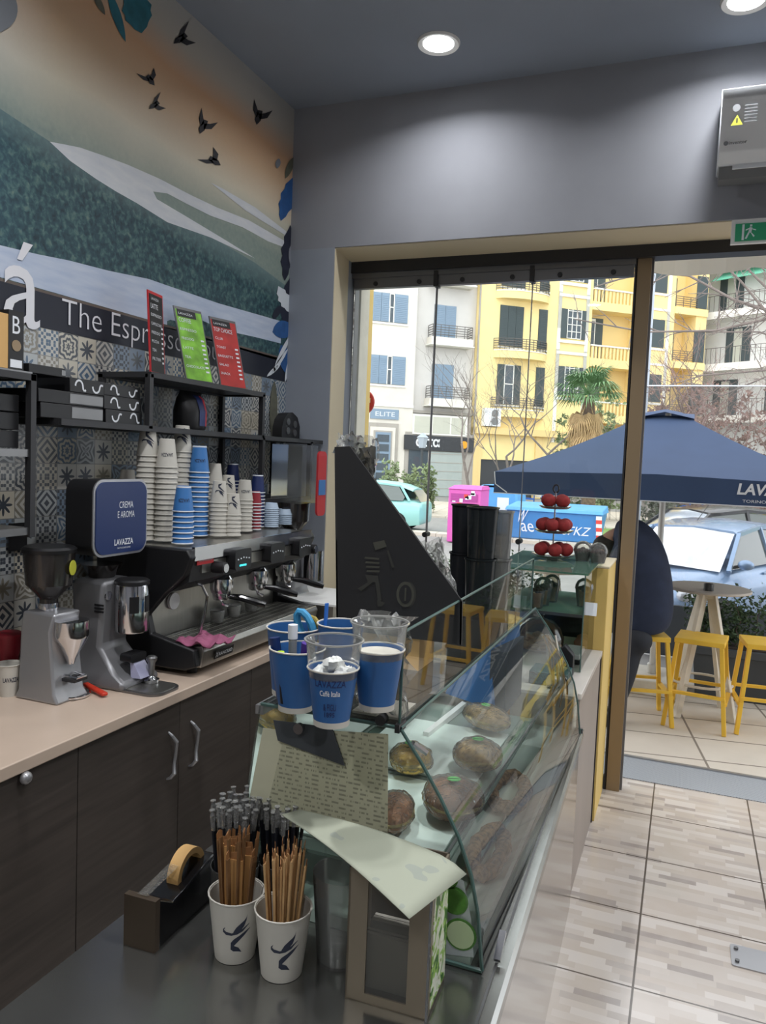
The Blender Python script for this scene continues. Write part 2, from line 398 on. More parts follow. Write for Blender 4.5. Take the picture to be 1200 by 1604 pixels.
# mural: printed sunset sky fading to hazy forest
n = NT('mural_sky', .55)
zz = n.M('ADD', n.Z, n.M('MULTIPLY', n.M('SUBTRACT', n.noise(1.2), .5), .12))
f = n.M('DIVIDE', n.M('SUBTRACT', zz, 2.3), 1.5)
sky = n.ramp(f, [(0, (120, 140, 140)), (.22, (150, 158, 146)), (.36, (196, 194, 172)), (.55, (214, 206, 184)), (.70, (212, 178, 142)), (.80, (205, 160, 122)), (.90, (180, 172, 160)), (1, (172, 170, 166))])
haze = n.M('MULTIPLY', n.step(n.Y, 1.9, -1.3), .75)
sky = n.mix(haze, sky, (186, 194, 206))
hz = n.M('MULTIPLY', n.step(n.M('SUBTRACT', n.M('ADD', 3.03, n.M('MULTIPLY', n.noise(2.5), .12)), n.Z), .04, 4.5), .92)
sky = n.mix(hz, sky, n.mix(n.noise(45, detail=6), (96, 122, 120), (140, 152, 142)))
n.out(n.mix(n.M('MULTIPLY', n.noise(60, detail=2), .12), sky, (150, 150, 140)))
n = NT('mural_hazy_forest', .55)
g = n.step(n.Z, 2.95, 1.6)
n.out(n.mix(n.M('MULTIPLY', g, .9), n.mix(n.noise(40), (84, 118, 112), (128, 152, 140)), n.mix(n.noise(30), (160, 168, 158), (190, 190, 170))))
n = NT('mural_forest', .55)
col = n.ramp(n.noise(42, detail=10, dist=.4), [(.3, (20, 44, 54)), (.48, (40, 72, 80)), (.6, (66, 98, 98)), (.75, (104, 124, 112))])
ed = n.M('SUBTRACT', n.M('SUBTRACT', 3.11, n.M('MULTIPLY', n.Y, .081)), n.Z)
col = n.mix(n.M('MULTIPLY', n.step(ed, .05, -8.0), .8), col, (108, 130, 130))
n.out(n.mix(n.M('MULTIPLY', n.step(n.Y, 1.75, -1.2), .3), col, (90, 140, 170)))
n = NT('mural_river', .55)
n.out(n.mix(n.noise(6, n.vec(n.Y, n.M('MULTIPLY', n.Z, 6.0))), (150, 168, 198), (206, 212, 222)))
n = NT('mural_sand_river', .55)
n.out(n.mix(n.noise(9, n.vec(n.Y, n.M('MULTIPLY', n.Z, 4.0))), (186, 192, 202), (222, 222, 220)))
mat('mural_band', (24, 28, 42), .5); mat('band_line', (96, 84, 76), .5); mat('letter', (222, 222, 226), .5)
mat('bird_ink', (38, 36, 40), .6); mat('leaf_teal', (40, 104, 118), .6, var=.2, scale=20); mat('leaf_blue', (38, 84, 140), .6, var=.2, scale=20)
mat('leaf_olive', (98, 98, 84), .6, var=.2, scale=20); mat('leaf_grey', (128, 132, 138), .6); mat('leaf_dark', (30, 34, 52), .6, var=.2, scale=20); mat('leaf_white', (206, 212, 218), .6)

# interior floor tiles printed with little planks
n = NT('floor_tiles', .22)
T = .4835
fx = n.M('FRACT', n.M('DIVIDE', n.M('ADD', n.X, .0685+T*20), T)); fyy = n.M('FRACT', n.M('DIVIDE', n.M('ADD', n.Y, -3.2245+T*20), T))
row = n.M('FLOOR', n.M('DIVIDE', n.Y, .0345))
shf = n.M('MULTIPLY', n.white(n.vec(row, 1.0)), .17)
cellx = n.M('FLOOR', n.M('DIVIDE', n.M('ADD', n.X, shf), .155))
pl = n.white(n.vec(cellx, row, 2.0))
col = n.ramp(pl, [(0, (186, 174, 162)), (.3, (194, 184, 174)), (.55, (204, 196, 188)), (.72, (176, 165, 156)), (.86, (154, 144, 137)), (.94, (190, 180, 170))], 'CONSTANT')
col = n.mix(n.M('MULTIPLY', n.noise(14, detail=6), .45), col, (205, 200, 194))
gx = n.M('LESS_THAN', n.M('ABSOLUTE', n.M('SUBTRACT', n.M('FRACT', n.M('ADD', fx, .5)), .5)), .008)
gy = n.M('LESS_THAN', n.M('ABSOLUTE', n.M('SUBTRACT', n.M('FRACT', n.M('ADD', fyy, .5)), .5)), .008)
n.out(n.mix(n.M('MAXIMUM', gx, gy), col, (96, 88, 80)))
n.put(n.b.inputs['Roughness'], n.M('MULTIPLY_ADD', n.noise(9), .22, .05))

n = NT('dark_bar_floor', .5); n.out(n.mix(n.noise(8), (60, 56, 52), (84, 80, 76)))
# pavement slabs
n = NT('pavement', .8)
ca, sa = math.cos(.16), math.sin(.16)
u = n.M('ADD', n.M('MULTIPLY', n.X, ca), n.M('MULTIPLY', n.Y, sa)); v = n.M('SUBTRACT', n.M('MULTIPLY', n.Y, ca), n.M('MULTIPLY', n.X, sa))
U = n.M('DIVIDE', n.M('ADD', u, 10.13), .62); V = n.M('DIVIDE', n.M('ADD', v, 10.05), .42)
gu = n.M('ABSOLUTE', n.M('SUBTRACT', n.M('FRACT', n.M('ADD', U, .5)), .5)); gv = n.M('ABSOLUTE', n.M('SUBTRACT', n.M('FRACT', n.M('ADD', V, .5)), .5))
tone = n.white(n.vec(n.M('FLOOR', U), n.M('FLOOR', V)))
col = n.mix(tone, (200, 190, 176), (216, 208, 194)); col = n.mix(n.M('MULTIPLY', n.noise(5, detail=8), .5), col, (176, 164, 150))
n.out(n.mix(n.M('MAXIMUM', n.M('LESS_THAN', gu, .012), n.M('LESS_THAN', gv, .018)), col, (126, 116, 104)))
n = NT('asphalt', .9); n.out(n.mix(n.noise(3, detail=8), (128, 126, 124), (158, 156, 152)))
n = NT('grass', .95); n.out(n.mix(n.noise(9, detail=8), (92, 128, 62), (140, 168, 92)))
n = NT('mat_grid', .6, .3)
gx = n.M('SINE', n.M('MULTIPLY', n.X, 420.0)); gy = n.M('SINE', n.M('MULTIPLY', n.Y, 420.0))
n.out(n.mix(n.M('GREATER_THAN', n.M('MULTIPLY', gx, gy), .2), (168, 172, 176), (136, 140, 146)))
# dark laminate of the bar cabinets
n = NT('dark_laminate', .5)
n.out(n.mix(n.noise(5, n.vec(n.X, n.M('MULTIPLY', n.Y, .5), n.M('MULTIPLY', n.Z, 9.0)), 6, .6), (46, 41, 38), (84, 76, 70)))
n = NT('menu_print', .7)
ln = n.M('GREATER_THAN', n.M('SINE', n.M('MULTIPLY', n.Z, 620.0)), .25); wd = n.M('GREATER_THAN', n.noise(60, n.vec(n.M('MULTIPLY', n.X, 1.0), n.M('FLOOR', n.M('MULTIPLY', n.Z, 98.7)))), .5)
n.out(n.mix(n.M('MULTIPLY', n.M('MULTIPLY', ln, wd), .55), n.mix(n.noise(3), (172, 172, 142), (206, 204, 176)), (84, 84, 74)))

n = NT('veg_print', .5); n.out(n.ramp(n.noise(28, detail=2, dist=1.2), [(.3, (60, 110, 40)), (.42, (150, 190, 90)), (.5, (222, 226, 208)), (.6, (214, 214, 190)), (.68, (130, 160, 70))], 'CONSTANT'))
n = NT('sheet_print', .7); n.out(n.mix(n.M('GREATER_THAN', n.noise(16, detail=1), .66), (158, 162, 144), (146, 152, 140)))
# ---------------------------------------------------------------- the room
WX = -2.25; FY = 4.08; CZ = 3.8; GY = 4.45
def W(px, py, off=.002): return P(px, py, x=WX+off)
mb = MB()
mb.box(WX-.15, WX, -3, FY+.3, 0, CZ+.1, 'plaster')
e = .001
def wq(y0, y1, z0, z1, mt, e): mb.poly([(WX+e, y0, z0), (WX+e, y1, z0), (WX+e, y1, z1), (WX+e, y0, z1)], mt)
wq(-3, FY, .9, 2.236, 'cement_tiles', .001)
wq(-3, FY, 2.36, CZ, 'mural_sky', .001)
wq(-3, FY, 2.236, 2.362, 'mural_band', .003)
wq(-3, FY, 2.362, 2.372, 'band_line', .0032)
def wp(pts, mt, off): mb.poly([tuple(W(a, b, off)) for a, b in pts], mt)
# hazy far forest, dark forest, two rivers, island (all printed on the paper)
wp([(-260, 330), (-260, 20), (-30, 150), (30, 190), (80, 223), (140, 262), (200, 300), (300, 352), (400, 412), (458, 455), (458, 590), (420, 575), (420, 556), (0, 436), (-260, 372)], 'mural_forest', .002)
wp([(78, 222), (100, 226), (125, 231), (160, 243), (200, 258), (250, 280), (300, 306), (340, 325), (390, 345), (440, 374), (458, 384), (458, 392), (420, 378), (380, 356), (330, 338), (290, 318), (262, 303), (240, 300), (246, 312), (290, 338), (340, 368), (400, 405), (330, 372), (262, 348), (214, 318), (182, 300), (150, 280), (110, 252)], 'mural_sand_river', .0025)
wp([(330, 286), (350, 296), (400, 325), (448, 362), (456, 374), (430, 358), (385, 330)], 'mural_sand_river', .0026)
wp([(-260, 372), (-260, 330), (-60, 372), (0, 384), (58, 398), (108, 408), (170, 424), (233, 437), (342, 475), (440, 503), (440, 560), (0, 434)], 'mural_river', .0028)
wp([(262, 503), (267, 501), (290, 506), (317, 502), (350, 517), (400, 528), (440, 538), (440, 566), (262, 514)], 'mural_forest', .0030)
birds = [(287, 57, 1.25, 150), (233, 122, 1, 60), (245, 162, .95, 150), (320, 193, 1.2, 120), (332, 250, 1.1, 40), (406, 178, 1.2, 110)]
for bx, by, s, ad in birds:
    a = math.radians(ad-90)
    for q in ([(0, 0), (-5, -6), (-13, -16), (-9, -2), (-2, 6)], [(0, 0), (7, -3), (15, -10), (12, 2), (3, 7)], [(-3, -4), (3, -5), (5, 8), (2, 15), (-3, 9)]):
        pts = [(bx+s*(u*math.cos(a)-v*math.sin(a)), by+s*(u*math.sin(a)+v*math.cos(a))) for u, v in q]
        wp(pts[::-1], 'bird_ink', .0042)
def leaf(x0, y0, x1, y1, wd, mt, off=.004, notch=0):
    L = math.hypot(x1-x0, y1-y0); dx, dy = (x1-x0)/L, (y1-y0)/L; A = []; B = []
    N = 9
    for i in range(N+1):
        t = i/N; h = wd*math.sin(PI*min(1, t*1.02))**.7*(1-(.35*notch if i % 2 else 0))
        A.append((x0+dx*L*t-dy*h, y0+dy*L*t+dx*h)); B.append((x0+dx*L*t+dy*h, y0+dy*L*t-dx*h))
    for i in range(N): wp([A[i], A[i+1], B[i+1], B[i]], mt, off)
leaf(208, -20, 222, 52, 24, 'leaf_teal', notch=.4); leaf(168, -20, 197, 66, 7, 'leaf_teal'); leaf(145, -15, 165, 24, 5, 'leaf_olive')
leaf(-10, 52, 20, -12, 22, 'leaf_grey', .004)
leaf(462, 275, 440, 346, 13, 'leaf_blue', notch=.6); leaf(460, 246, 447, 280, 5, 'leaf_olive'); leaf(437, 248, 434, 264, 4, 'leaf_grey')
leaf(455, 352, 446, 440, 11, 'leaf_dark', notch=.9); leaf(458, 430, 448, 520, 14, 'leaf_dark', notch=.5, off=.0045)
leaf(436, 448, 455, 490, 10, 'leaf_white', notch=.8, off=.005); leaf(427, 520, 460, 512, 14, 'leaf_blue', off=.005); leaf(440, 540, 462, 596, 12, 'leaf_blue', off=.0052)
leaf(430, 575, 458, 520, 3, 'leaf_white', off=.006); leaf(424, 588, 452, 545, 3, 'leaf_white', off=.006); leaf(446, 600, 460, 540, 3, 'leaf_white', off=.006); leaf(418, 590, 440, 570, 3, 'leaf_white', off=.006)
leaf(455, 385, 460, 425, 5, 'leaf_grey', off=.0055); leaf(428, 500, 440, 478, 5, 'leaf_dark', off=.0055)
leaf(430, 596, 427, 690, 6, 'leaf_olive', off=.0055)
# lettering
y0 = W(96, 480).y; y1 = W(362, 560).y
fr_ = frame((WX+.006, y0, 2.298), (0, 1, 0), (0, 0, 1))
mb.text('The Espresso House', fr_, 'letter', width=y1-y0, align='l', bold=-.012)
ya = W(0, 450).y
mb.text('cá', frame((WX+.006, W(62, 450).y-.34, 2.37), (0, 1, 0), (0, 0, 1)), 'letter', width=.34, height=.30, align='l')
struct('wall_left', mb)

mb = MB(); mb.box(WX-.1, 3.3, FY, FY+.35, 3.0, CZ, 'plaster'); mb.prism([(WX-.2, FY, 0), (-1.96, FY, 0), (-2.01, GY+.1, 0), (WX-.2, GY+.1, 0)], (0, 0, 3.0), 'column_plaster')
mb.box(2.6, 3.3, FY, GY+.1, 0, 3.0, 'column_plaster'); mb.box(WX-.1, 3.3, FY+.01, GY+.05, 2.995, 3.001, 'cream_paint'); mb.prism([(-1.961, FY+.003, 0), (-1.956, FY+.003, 0), (-1.995, GY-.05, 0), (-2.1, GY-.05, 0)], (0, 0, 2.995), 'cream_paint')
mb.box(WX-.2, 3.3, FY+.35, GY+.25, 2.99, 5.0, 'cream_paint')
struct('wall_front', mb)
mb = MB(); mb.box(3.2, 3.35, -3, FY+.3, 0, CZ, 'plaster'); struct('wall_right', mb)
mb = MB(); mb.box(WX-.1, 3.3, -3.15, -3, 0, CZ, 'plaster'); struct('wall_back', mb)
mb = MB(); mb.box(WX-.15, 3.35, -3.1, FY+.3, CZ, CZ+.12, 'ceiling_paint'); struct('ceiling', mb)
mb = MB(); mb.box(WX-.15, 3.35, -3.1, 4.64, -.1, 0, 'floor_tiles'); struct('floor', mb)
mb = MB(); mb.box(-1.96, 2.7, 4.64, 4.99, -.1, .004, 'mat_grid'); mb.box(-1.96, 2.7, 4.985, 5.01, -.1, .012, 'alu'); struct('trim_1', mb, label='perforated grey metal threshold strip of the shop entrance')
mb = MB(); mb.box(-12, 14, 4.64, 7.1, -.12, -.001, 'pavement'); struct('pavement', mb)
mb = MB(); mb.box(-70, 60, 7.1, 110, -.14, -.02, 'asphalt'); struct('street', mb)
mb = MB(); mb.box(-4, 14, 18.4, 24, -.05, .0, 'grass'); struct('grass_strip', mb)
mb = MB(); mb.box(-30, 30, 17.9, 18.4, -.05, .06, 'pavement'); struct('kerb', mb)
mb = MB(); mb.box(-30, 30, 24, 33, -.05, .04, 'pavement'); struct('far_pavement', mb)

# glazing of the shop front
t = thing('window_1', 'frameless folding glass panels of the shop front under grey metal rail', 'window', (-1.15, GY, 0)); t['kind'] = 'structure'
mb = MB(); mb.box(-1.995, 2.6, GY-.06, GY+.05, 2.93, 2.995, 'dark_metal'); mb.box(-1.995, -.33, GY-.04, GY+.04, 2.90, 2.935, 'rail_grey'); mb.build('top_rail', t)
mb = MB(); mb.box(-.33, 2.6, GY-.03, GY+.03, 2.94, 2.985, 'rail_grey'); mb.build('top_rail', t)
xs = [-1.99, -1.452, -.885, -.335]
for i in range(3):
    mb = MB(); mb.box(xs[i]+.004, xs[i+1]-.004, GY-.03, GY+.01, 2.80+.04, 2.90, 'rail_grey')
    for q in (.28, .8): mb.cyl((xs[i]+(xs[i+1]-xs[i])*q, GY-.036, 2.865), (xs[i]+(xs[i+1]-xs[i])*q, GY-.03, 2.865), .014, 'dark_metal')
    mb.build('panel_clamp', t)
    mb = MB(); mb.box(xs[i]+.003, xs[i+1]-.003, GY-.012, GY-.004, .06, 2.84, 'glass'); mb.build('glass_panel', t)
    mb = MB(); mb.box(xs[i]+.002, xs[i+1]-.002, GY-.02, GY+.01, .0, .07, 'rail_grey'); mb.build('bottom_rail', t)
for x in xs[1:3]:
    mb = MB(); mb.tube([(x, GY-.012, 2.9), (x, GY-.012, .06)], .003 if x > -1 else .007, 'alu', 6); mb.build('panel_seal', t)
    mb = MB(); mb.box(x-.012, x+.012, GY-.05, GY+.02, 2.83, 2.92, 'dark_metal'); mb.build('hinge', t)
    mb = MB(); mb.cyl((x, GY-.05, 1.36), (x, GY+.02, 1.36), .016, 'black'); mb.build('panel_knob', t)
mb = MB(); mb.box(-.325, -.250, GY-.03, GY+.05, 0, 2.94, 'gold_dark'); mb.box(-.335, -.32, GY-.03, GY+.05, 0, 2.94, 'dark_metal'); mb.box(-.25, -.238, GY, GY+.03, 0, 2.94, 'rail_grey')
struct('door_frame_post', mb, label='brown metal door post right of the glass panels')
mb = MB(); mb.box(-2.0, -1.985, GY+.0, GY+.06, 0, 2.9, 'rail_grey'); mb.box(-2.12, -2.015, GY+.16, GY+.30, 0, 3.3, 'offwhite_wood'); mb.box(-2.3, -2.085, 4.86, 4.98, 0, 3.3, 'gold'); 
mb.build('trim_2', kind='structure')
mb = MB(); mb.rbox((.46, 3.09, 0), (.4, .14, .01), .01, 'alu', 'z'); mb.cyl((.28, 3.05, .003), (.28, 3.05, .012), .008, 'steel_dark'); mb.cyl((.28, 3.13, .003), (.28, 3.13, .012), .008, 'steel_dark')
mb.build('floor_plate', label='small screwed metal plate set in the shop floor near the entrance', cat='floor plate')
# valance of the awning over the door, outside
mb = MB()
N = 40; rg = []
x0, x1 = -.30, 2.6
top = [(x0+(x1-x0)*i/N, 5.15+.012*math.sin(i*1.3), 3.16) for i in range(N+1)]
bot = [(x0+(x1-x0)*i/N, 5.16+.02*math.sin(i*1.1), 3.035-.04*abs(math.sin(i*PI/8))) for i in range(N+1)]
for i in range(N): mb.poly([top[i], top[i+1], bot[i+1], bot[i]], 'white')
mb.box(x0, x1, 4.75, 5.15, 3.15, 3.17, 'white')
mb.build('awning', label='white awning with scalloped valance above the shop door', cat='awning')

# ceiling downlights
def downlight(x, y, lab, vis=True):
    t = thing('downlight', lab, 'ceiling light', (x, y, CZ), 'ceiling downlights' )
    MB().lathe([(.075, -.006), (.098, -.012), (.104, -.002), (.104, 0)], (x, y, CZ), 'white', 32, cap0=False).build('trim_ring', t)
    MB().lathe([(.074, -.007), (.074, -.003)], (x, y, CZ), 'lamp_glow', 32).build('diffuser', t)
    l = bpy.data.lights.new('lamp', 'AREA'); l.shape = 'DISK'; l.size = .14; l.energy = LAMP*(.36 if y > 3 else 1); l.color = (.96, .97, 1.0); l.spread = 2.6
    o = bpy.data.objects.new('lamp', l); C.objects.link(o); o.parent = t; o.location = (0, 0, -.02)
downlight(-1.238, 3.642, 'round white recessed downlight lit above the bar near the front wall')
downlight(.105, 3.70, 'round white recessed downlight at the top edge of the view')
for x, y in ((-1.2, 1.4), (.2, 1.4), (1.6, 3.6), (1.6, 1.4), (-1.2, -1), (.4, -1.2)):
    downlight(x, y, 'round white recessed ceiling downlight out of view overhead')
# ---------------------------------------------------------------- bar cabinets, worktop
CX, BT = -1.65, .94
t = thing('bar_cabinet', 'dark wood laminate bar cabinet with doors and curved handles under pale worktop', 'cabinet', (-1.95, 1.6, 0))
MB().box(WX+.01, CX-.035, -1.5, FY-.01, 0, BT-.04, 'dark_laminate').build('body', t)
ys = [-1.4, -.2, .55, 1.05, 1.80, 2.305, 2.80, 3.35, 4.0]
for i in range(len(ys)-1):
    a, b = ys[i]+.002, ys[i+1]-.002
    d = MB().box(CX-.035, CX-.015, a, b, .08, BT-.045, 'dark_laminate').build('door', t, bevel=.001)
    if i in (4, 5, 6):
        if i == 4: hy = 2.24
        elif i == 5: hy = 2.372
        else: hy = 3.3
        z = .715
        MB().tube([(CX-.015, hy, z+.085), (CX+.0, hy, z+.075), (CX+.012, hy+.012, z+.05), (CX+.006, hy+.018, z+.01), (CX+.004, hy+.012, z-.03), (CX+.014, hy, z-.06), (CX, hy-.004, z-.078), (CX-.015, hy-.004, z-.085)],
                  [.004, .006, .008, .006, .006, .008, .006, .004], 'alu', 8).build('handle', d, label='curved brushed metal handle')
    if i == 3:
        k = P(40, 1210, x=CX)
        MB().ball((CX+.002, k.y, k.z-.015), (.016, .018, .018), 'alu').build('knob', d, label='round metal knob')
mb = MB().box(WX+.005, CX, -1.5, FY-.005, BT-.04, BT, 'counter_stone')
mb.build('worktop', label='pale beige stone worktop running along the tiled wall under the machines', cat='worktop', bevel=.004)

# ---------------------------------------------------------------- wall shelves (black metal frame)
SX = -2.0
def bar_y(mb, y0, y1, z, w_=.022): mb.box(SX-.012, SX+.012, y0, y1, z-w_/2, z+w_/2, 'dark_metal'); mb.box(WX+.005, WX+.03, y0, y1, z-w_/2, z+w_/2, 'dark_metal')
def post(mb, y, z0, z1): mb.box(SX-.012, SX+.012, y-.011, y+.011, z0, z1, 'dark_metal'); mb.box(WX+.005, WX+.027, y-.011, y+.011, z0, z1, 'dark_metal')
def cross(mb, y, z): mb.box(WX+.005, SX, y-.011, y+.011, z-.011, z+.011, 'dark_metal')
t = thing('wall_shelf', 'black metal open wall shelf with upper box frame across the patterned tiles', 'shelf', (-2.12, 3.0, 1.88))
mb = MB(); bar_y(mb, 2.05, 4.07, 1.885); bar_y(mb, 2.515, 3.40, 2.098)
for y in (2.52, 3.39): post(mb, y, 1.885, 2.1); cross(mb, y, 2.098)
for y in (2.06, 2.52, 3.39, 4.06): cross(mb, y, 1.885)
for y in (3.40, 3.93): post(mb, y, 1.56, 1.885)
bar_y(mb, 3.40, 3.93, 1.565)
mb.build('frame', t)
MB().box(WX+.01, SX-.01, 2.07, 4.06, 1.878, 1.895, 'dark_metal').build('lower_board', t)
MB().box(WX+.01, SX-.01, 2.52, 3.39, 2.095, 2.109, 'dark_metal').build('upper_board', t)
t = thing('wall_shelf', 'black metal wall shelf with three grey boards at left edge', 'shelf', (-2.12, 1.6, 1.5))
mb = MB()
for y in (1.2, 1.93): post(mb, y, 1.50, 2.03); cross(mb, y, 2.02)
bar_y(mb, 1.2, 1.94, 2.02); mb.build('frame', t)
for z in (1.52, 1.775, 2.025):
    MB().box(WX+.01, SX+.005, 1.2, 1.93, z-.012, z+.012, 'steel_dark').build('board', t)

# menu stands on the upper board
def menu(pxb, pyb, wd, h, rz, lean, cols, lab, rows, acc):
    x = -2.08; y = P(pxb, pyb, x=x).y
    t = thing('menu_card', lab, 'menu card', (x, y, 2.109))
    Mx = Matrix.Translation((x, y, 2.112)) @ Matrix.Rotation(rz, 4, 'Z')
    mb = MB(Mx)
    def q(u, v, o=0): return (u, o+v*lean, v)
    mb.loft([[(-wd/2, 0, 0), (wd/2, 0, 0), (wd/2, .006, 0), (-wd/2, .006, 0)], [(-wd/2, h*lean, h), (wd/2, h*lean, h), (wd/2, h*lean+.006, h), (-wd/2, h*lean+.006, h)]], cols[0])
    mb.build('board', t)
    mb = MB(Mx)
    mb.poly([q(-wd/2+.006, .012, -.001), q(wd/2-.006, .012, -.001), q(wd/2-.006, h-.012, -.001), q(-wd/2+.006, h-.012, -.001)], cols[1])
    mb.poly([q(-wd/2+.012, h-.045, -.002), q(wd*.25, h-.045, -.002), q(wd*.25, h-.012, -.002), q(-wd/2+.012, h-.012, -.002)], 'black')
    fn = lambda X, Y: tuple(Mx.inverted() @ Vector((0, 0, 0))) 
    for i, s in enumerate(rows):
        zt = h-.06-i*(h-.09)/max(1, len(rows))
        Mt = frame((0, 0, 0), (1, 0, 0), (0, lean, 1)); Mt.translation = (-wd/2+.014, -.0035+zt*lean, zt)
        mb.text(s, Mt, acc[0], width=min(wd*.7, .012*len(s)), height=.012 if i else .02, align='l')
    mb.text('LAVAZZA', (lambda m_: m_)(frame((-wd/2+.02, -.003+(h-.03)*lean, h-.03), (1, 0, 0), (0, lean, 1))), 'label_white', width=wd*.5, height=.01, align='l')
    for i in range(8):
        zt = h*.15+i*h*.06
        mb.poly([q(wd*.28, zt, -.003), q(wd*.40, zt, -.003), q(wd*.40, zt+.008, -.003), q(wd*.28, zt+.008, -.003)], acc[1])
    mb.build('print', t)
    MB(Mx).box(-wd/2, wd/2, -.0, .07, -.002, .003, cols[0]).build('foot', t)
rows1 = ['LATTE', 'ESPRESSO', 'CAPPUCCINO', 'FREDDO', 'MOCHA', 'TEA', 'FILTER']
menu(248, 577, .125, .34, 1.75, .06, ('red', 'menu_black'), 'narrow black menu card in red frame, leftmost on the upper shelf', rows1, ('label_white', 'label_white'))
menu(314, 592, .165, .34, 1.36, .28, ('steel_dark', 'menu_green'), 'green and orange coffee menu card leaning on the upper shelf', ['COFFEE', 'ESPRESSO', 'FREDDO', 'LATTE', 'TEA', 'CHOCOLATE'], ('label_white', 'label_white'))
menu(367, 602, .17, .345, 1.32, .28, ('steel_dark', 'menu_red'), 'red top choice menu card, rightmost on the upper shelf', ['TOP CHOICE', 'CLUB', 'TOAST', 'BAGUETTE', 'SALAD', 'SNACK'], ('label_white', 'label_white'))

# cartons on the lower board
def swirlbox(x0, x1, y0, y1, z0, h, lab, face='black', pat=True):
    t = thing('carton', lab, 'box', ((x0+x1)/2, (y0+y1)/2, z0), 'flat black cartons on the wall shelf')
    MB().box(x0, x1, y0, y1, z0, z0+h, 'black').build('box_body', t, bevel=.002)
    if pat:
        mb = MB(); rr = random.Random(int(y0*100+z0*37)); n_ = 2
        for i in range(n_):
            cy_ = y0+(i+.5)*(y1-y0)/n_; R_ = h*.36; sg = 1 if (i+int(z0*50)) % 2 else -1; pts = []
            for k in range(9): a_ = PI*k/8; pts.append((cy_-R_*math.cos(a_)*1.0-R_*.0, z0+h*.5+sg*R_*math.sin(a_)*1.15-sg*h*.05))
            pts += [(cy_+R_+R_*.5*(1-math.cos(PI*k/4)), z0+h*.45-sg*h*.30*math.sin(PI*k/4)) for k in range(1, 4)]
            for (a_, b_), (c_, d_) in zip(pts, pts[1:]):
                L_ = math.hypot(c_-a_, d_-b_) or 1; nx, ny = -(d_-b_)/L_*.0035, (c_-a_)/L_*.0035
                mb.poly([(x1+.0015, a_-nx, b_-ny), (x1+.0015, c_-nx, d_-ny), (x1+.0015, c_+nx, d_+ny), (x1+.0015, a_+nx, b_+ny)], 'label_white')
        mb.build('swirl_print', t)
    else:
        MB().box(x1, x1+.0015, y0+.14, y1-.002, z0+.006, z0+h-.006, 'steel_dark').build('grey_end_label', t)
z = 1.896
swirlbox(-2.2, -2.02, 2.30, 2.505, z, .05, 'black carton printed with white curls at the bottom right of the pile')
swirlbox(-2.2, -2.02, 2.29, 2.50, z+.051, .05, 'black carton printed with white curls, second from bottom at right')
swirlbox(-2.2, -2.03, 2.30, 2.505, z+.102, .045, 'black carton printed with white curls on top of the right pile')
swirlbox(-2.2, -2.02, 1.99, 2.285, z, .05, 'black carton with grey end label at the bottom of the left pile', pat=False)
swirlbox(-2.2, -2.02, 1.98, 2.285, z+.051, .045, 'black carton with grey end label in the middle of the left pile', pat=False)
swirlbox(-2.2, -2.02, 2.12, 2.29, z+.097, .05, 'black carton with large white curl on top of the left pile')
swirlbox(-2.2, -2.02, 1.94, 2.10, z+.142, .03, 'thin black carton lying on the top left of the pile', pat=False)
# left shelf cartons
for i in range(3):
    MB().box(-2.2, -2.03, 1.35+.02*i, 1.91, 1.79+i*.058, 1.845+i*.058, 'black').build('carton', label=['black carton at the bottom of the left shelf pile', 'black carton in the middle of the left shelf pile', 'black carton on top of the left shelf pile'][i], cat='box', group='flat black cartons on the left shelf', bevel=.002)
# coffee bag on lower board
def bag(x, y, z0, wd, dp, h, cols, lab, name='coffee_bag'):
    t = thing(name, lab, 'coffee bag', (x, y, z0))
    rg = []
    for k, s, d in ((0, .92, .9), (.08, 1, 1), (.5, 1.02, 1.0), (.8, .98, .7), (.93, .95, .25), (1, .94, .06)):
        rg.append([(x+dp/2*d*math.cos(a)*(1 if abs(math.cos(a)) > .5 else .9), y+wd/2*s*math.sin(a), z0+h*k) for a in [2*PI*j/16 for j in range(16)]])
    MB().loft(rg, cols[0]).build('pouch', t)
    mb = MB()
    for i, (c_, a0, a1) in enumerate(cols[1]):
        rr = [[(x+dp/2*1.03*d*math.cos(a), y+wd/2*s*1.02*math.sin(a), z0+h*k) for a in (a0, (a0+a1)/2, a1)] for k, s, d in ((.12, 1, 1), (.5, 1.02, 1), (.8, .98, .7), (.9, .95, .35))]
        mb.loft(rr, c_, False, False, closed=False)
    mb.build('label', t)
bag(-2.10, 2.93, 1.896, .17, .13, .175, ('black', [('cup_navy', -.2, .35), ('red', .35, .75), ('cup_blue', .75, 1.0)]), 'black coffee bag with blue and red label on the shelf')
t = thing('bottle_box', 'brown and black bottle carton with letter B on left shelf', 'box', (-2.1, 1.86, 1.79-.255))
z0 = 1.535
MB().box(-2.18, -2.03, 1.79, 1.87, z0+.255, z0+.255+.17, 'card').build('side_panel', t)
mb = MB().box(-2.16, -2.028, 1.865, 1.925, z0+.255, z0+.255+.185, 'black'); mb.text('B', frame((-2.0275, 1.895, z0+.255+.14), (0, 1, 0), (0, 0, 1)), 'label_white', height=.055, width=.03)
mb.lathe([(.018, 0), (.018, .002)], (-2.028, 1.895, z0+.255+.075), 'gold_dark', 16, (1, 0, 0)); mb.box(-2.029, -2.027, 1.872, 1.918, z0+.26, z0+.285, 'label_white')
mb.build('printed_panel', t)
t.location.z = 1.787
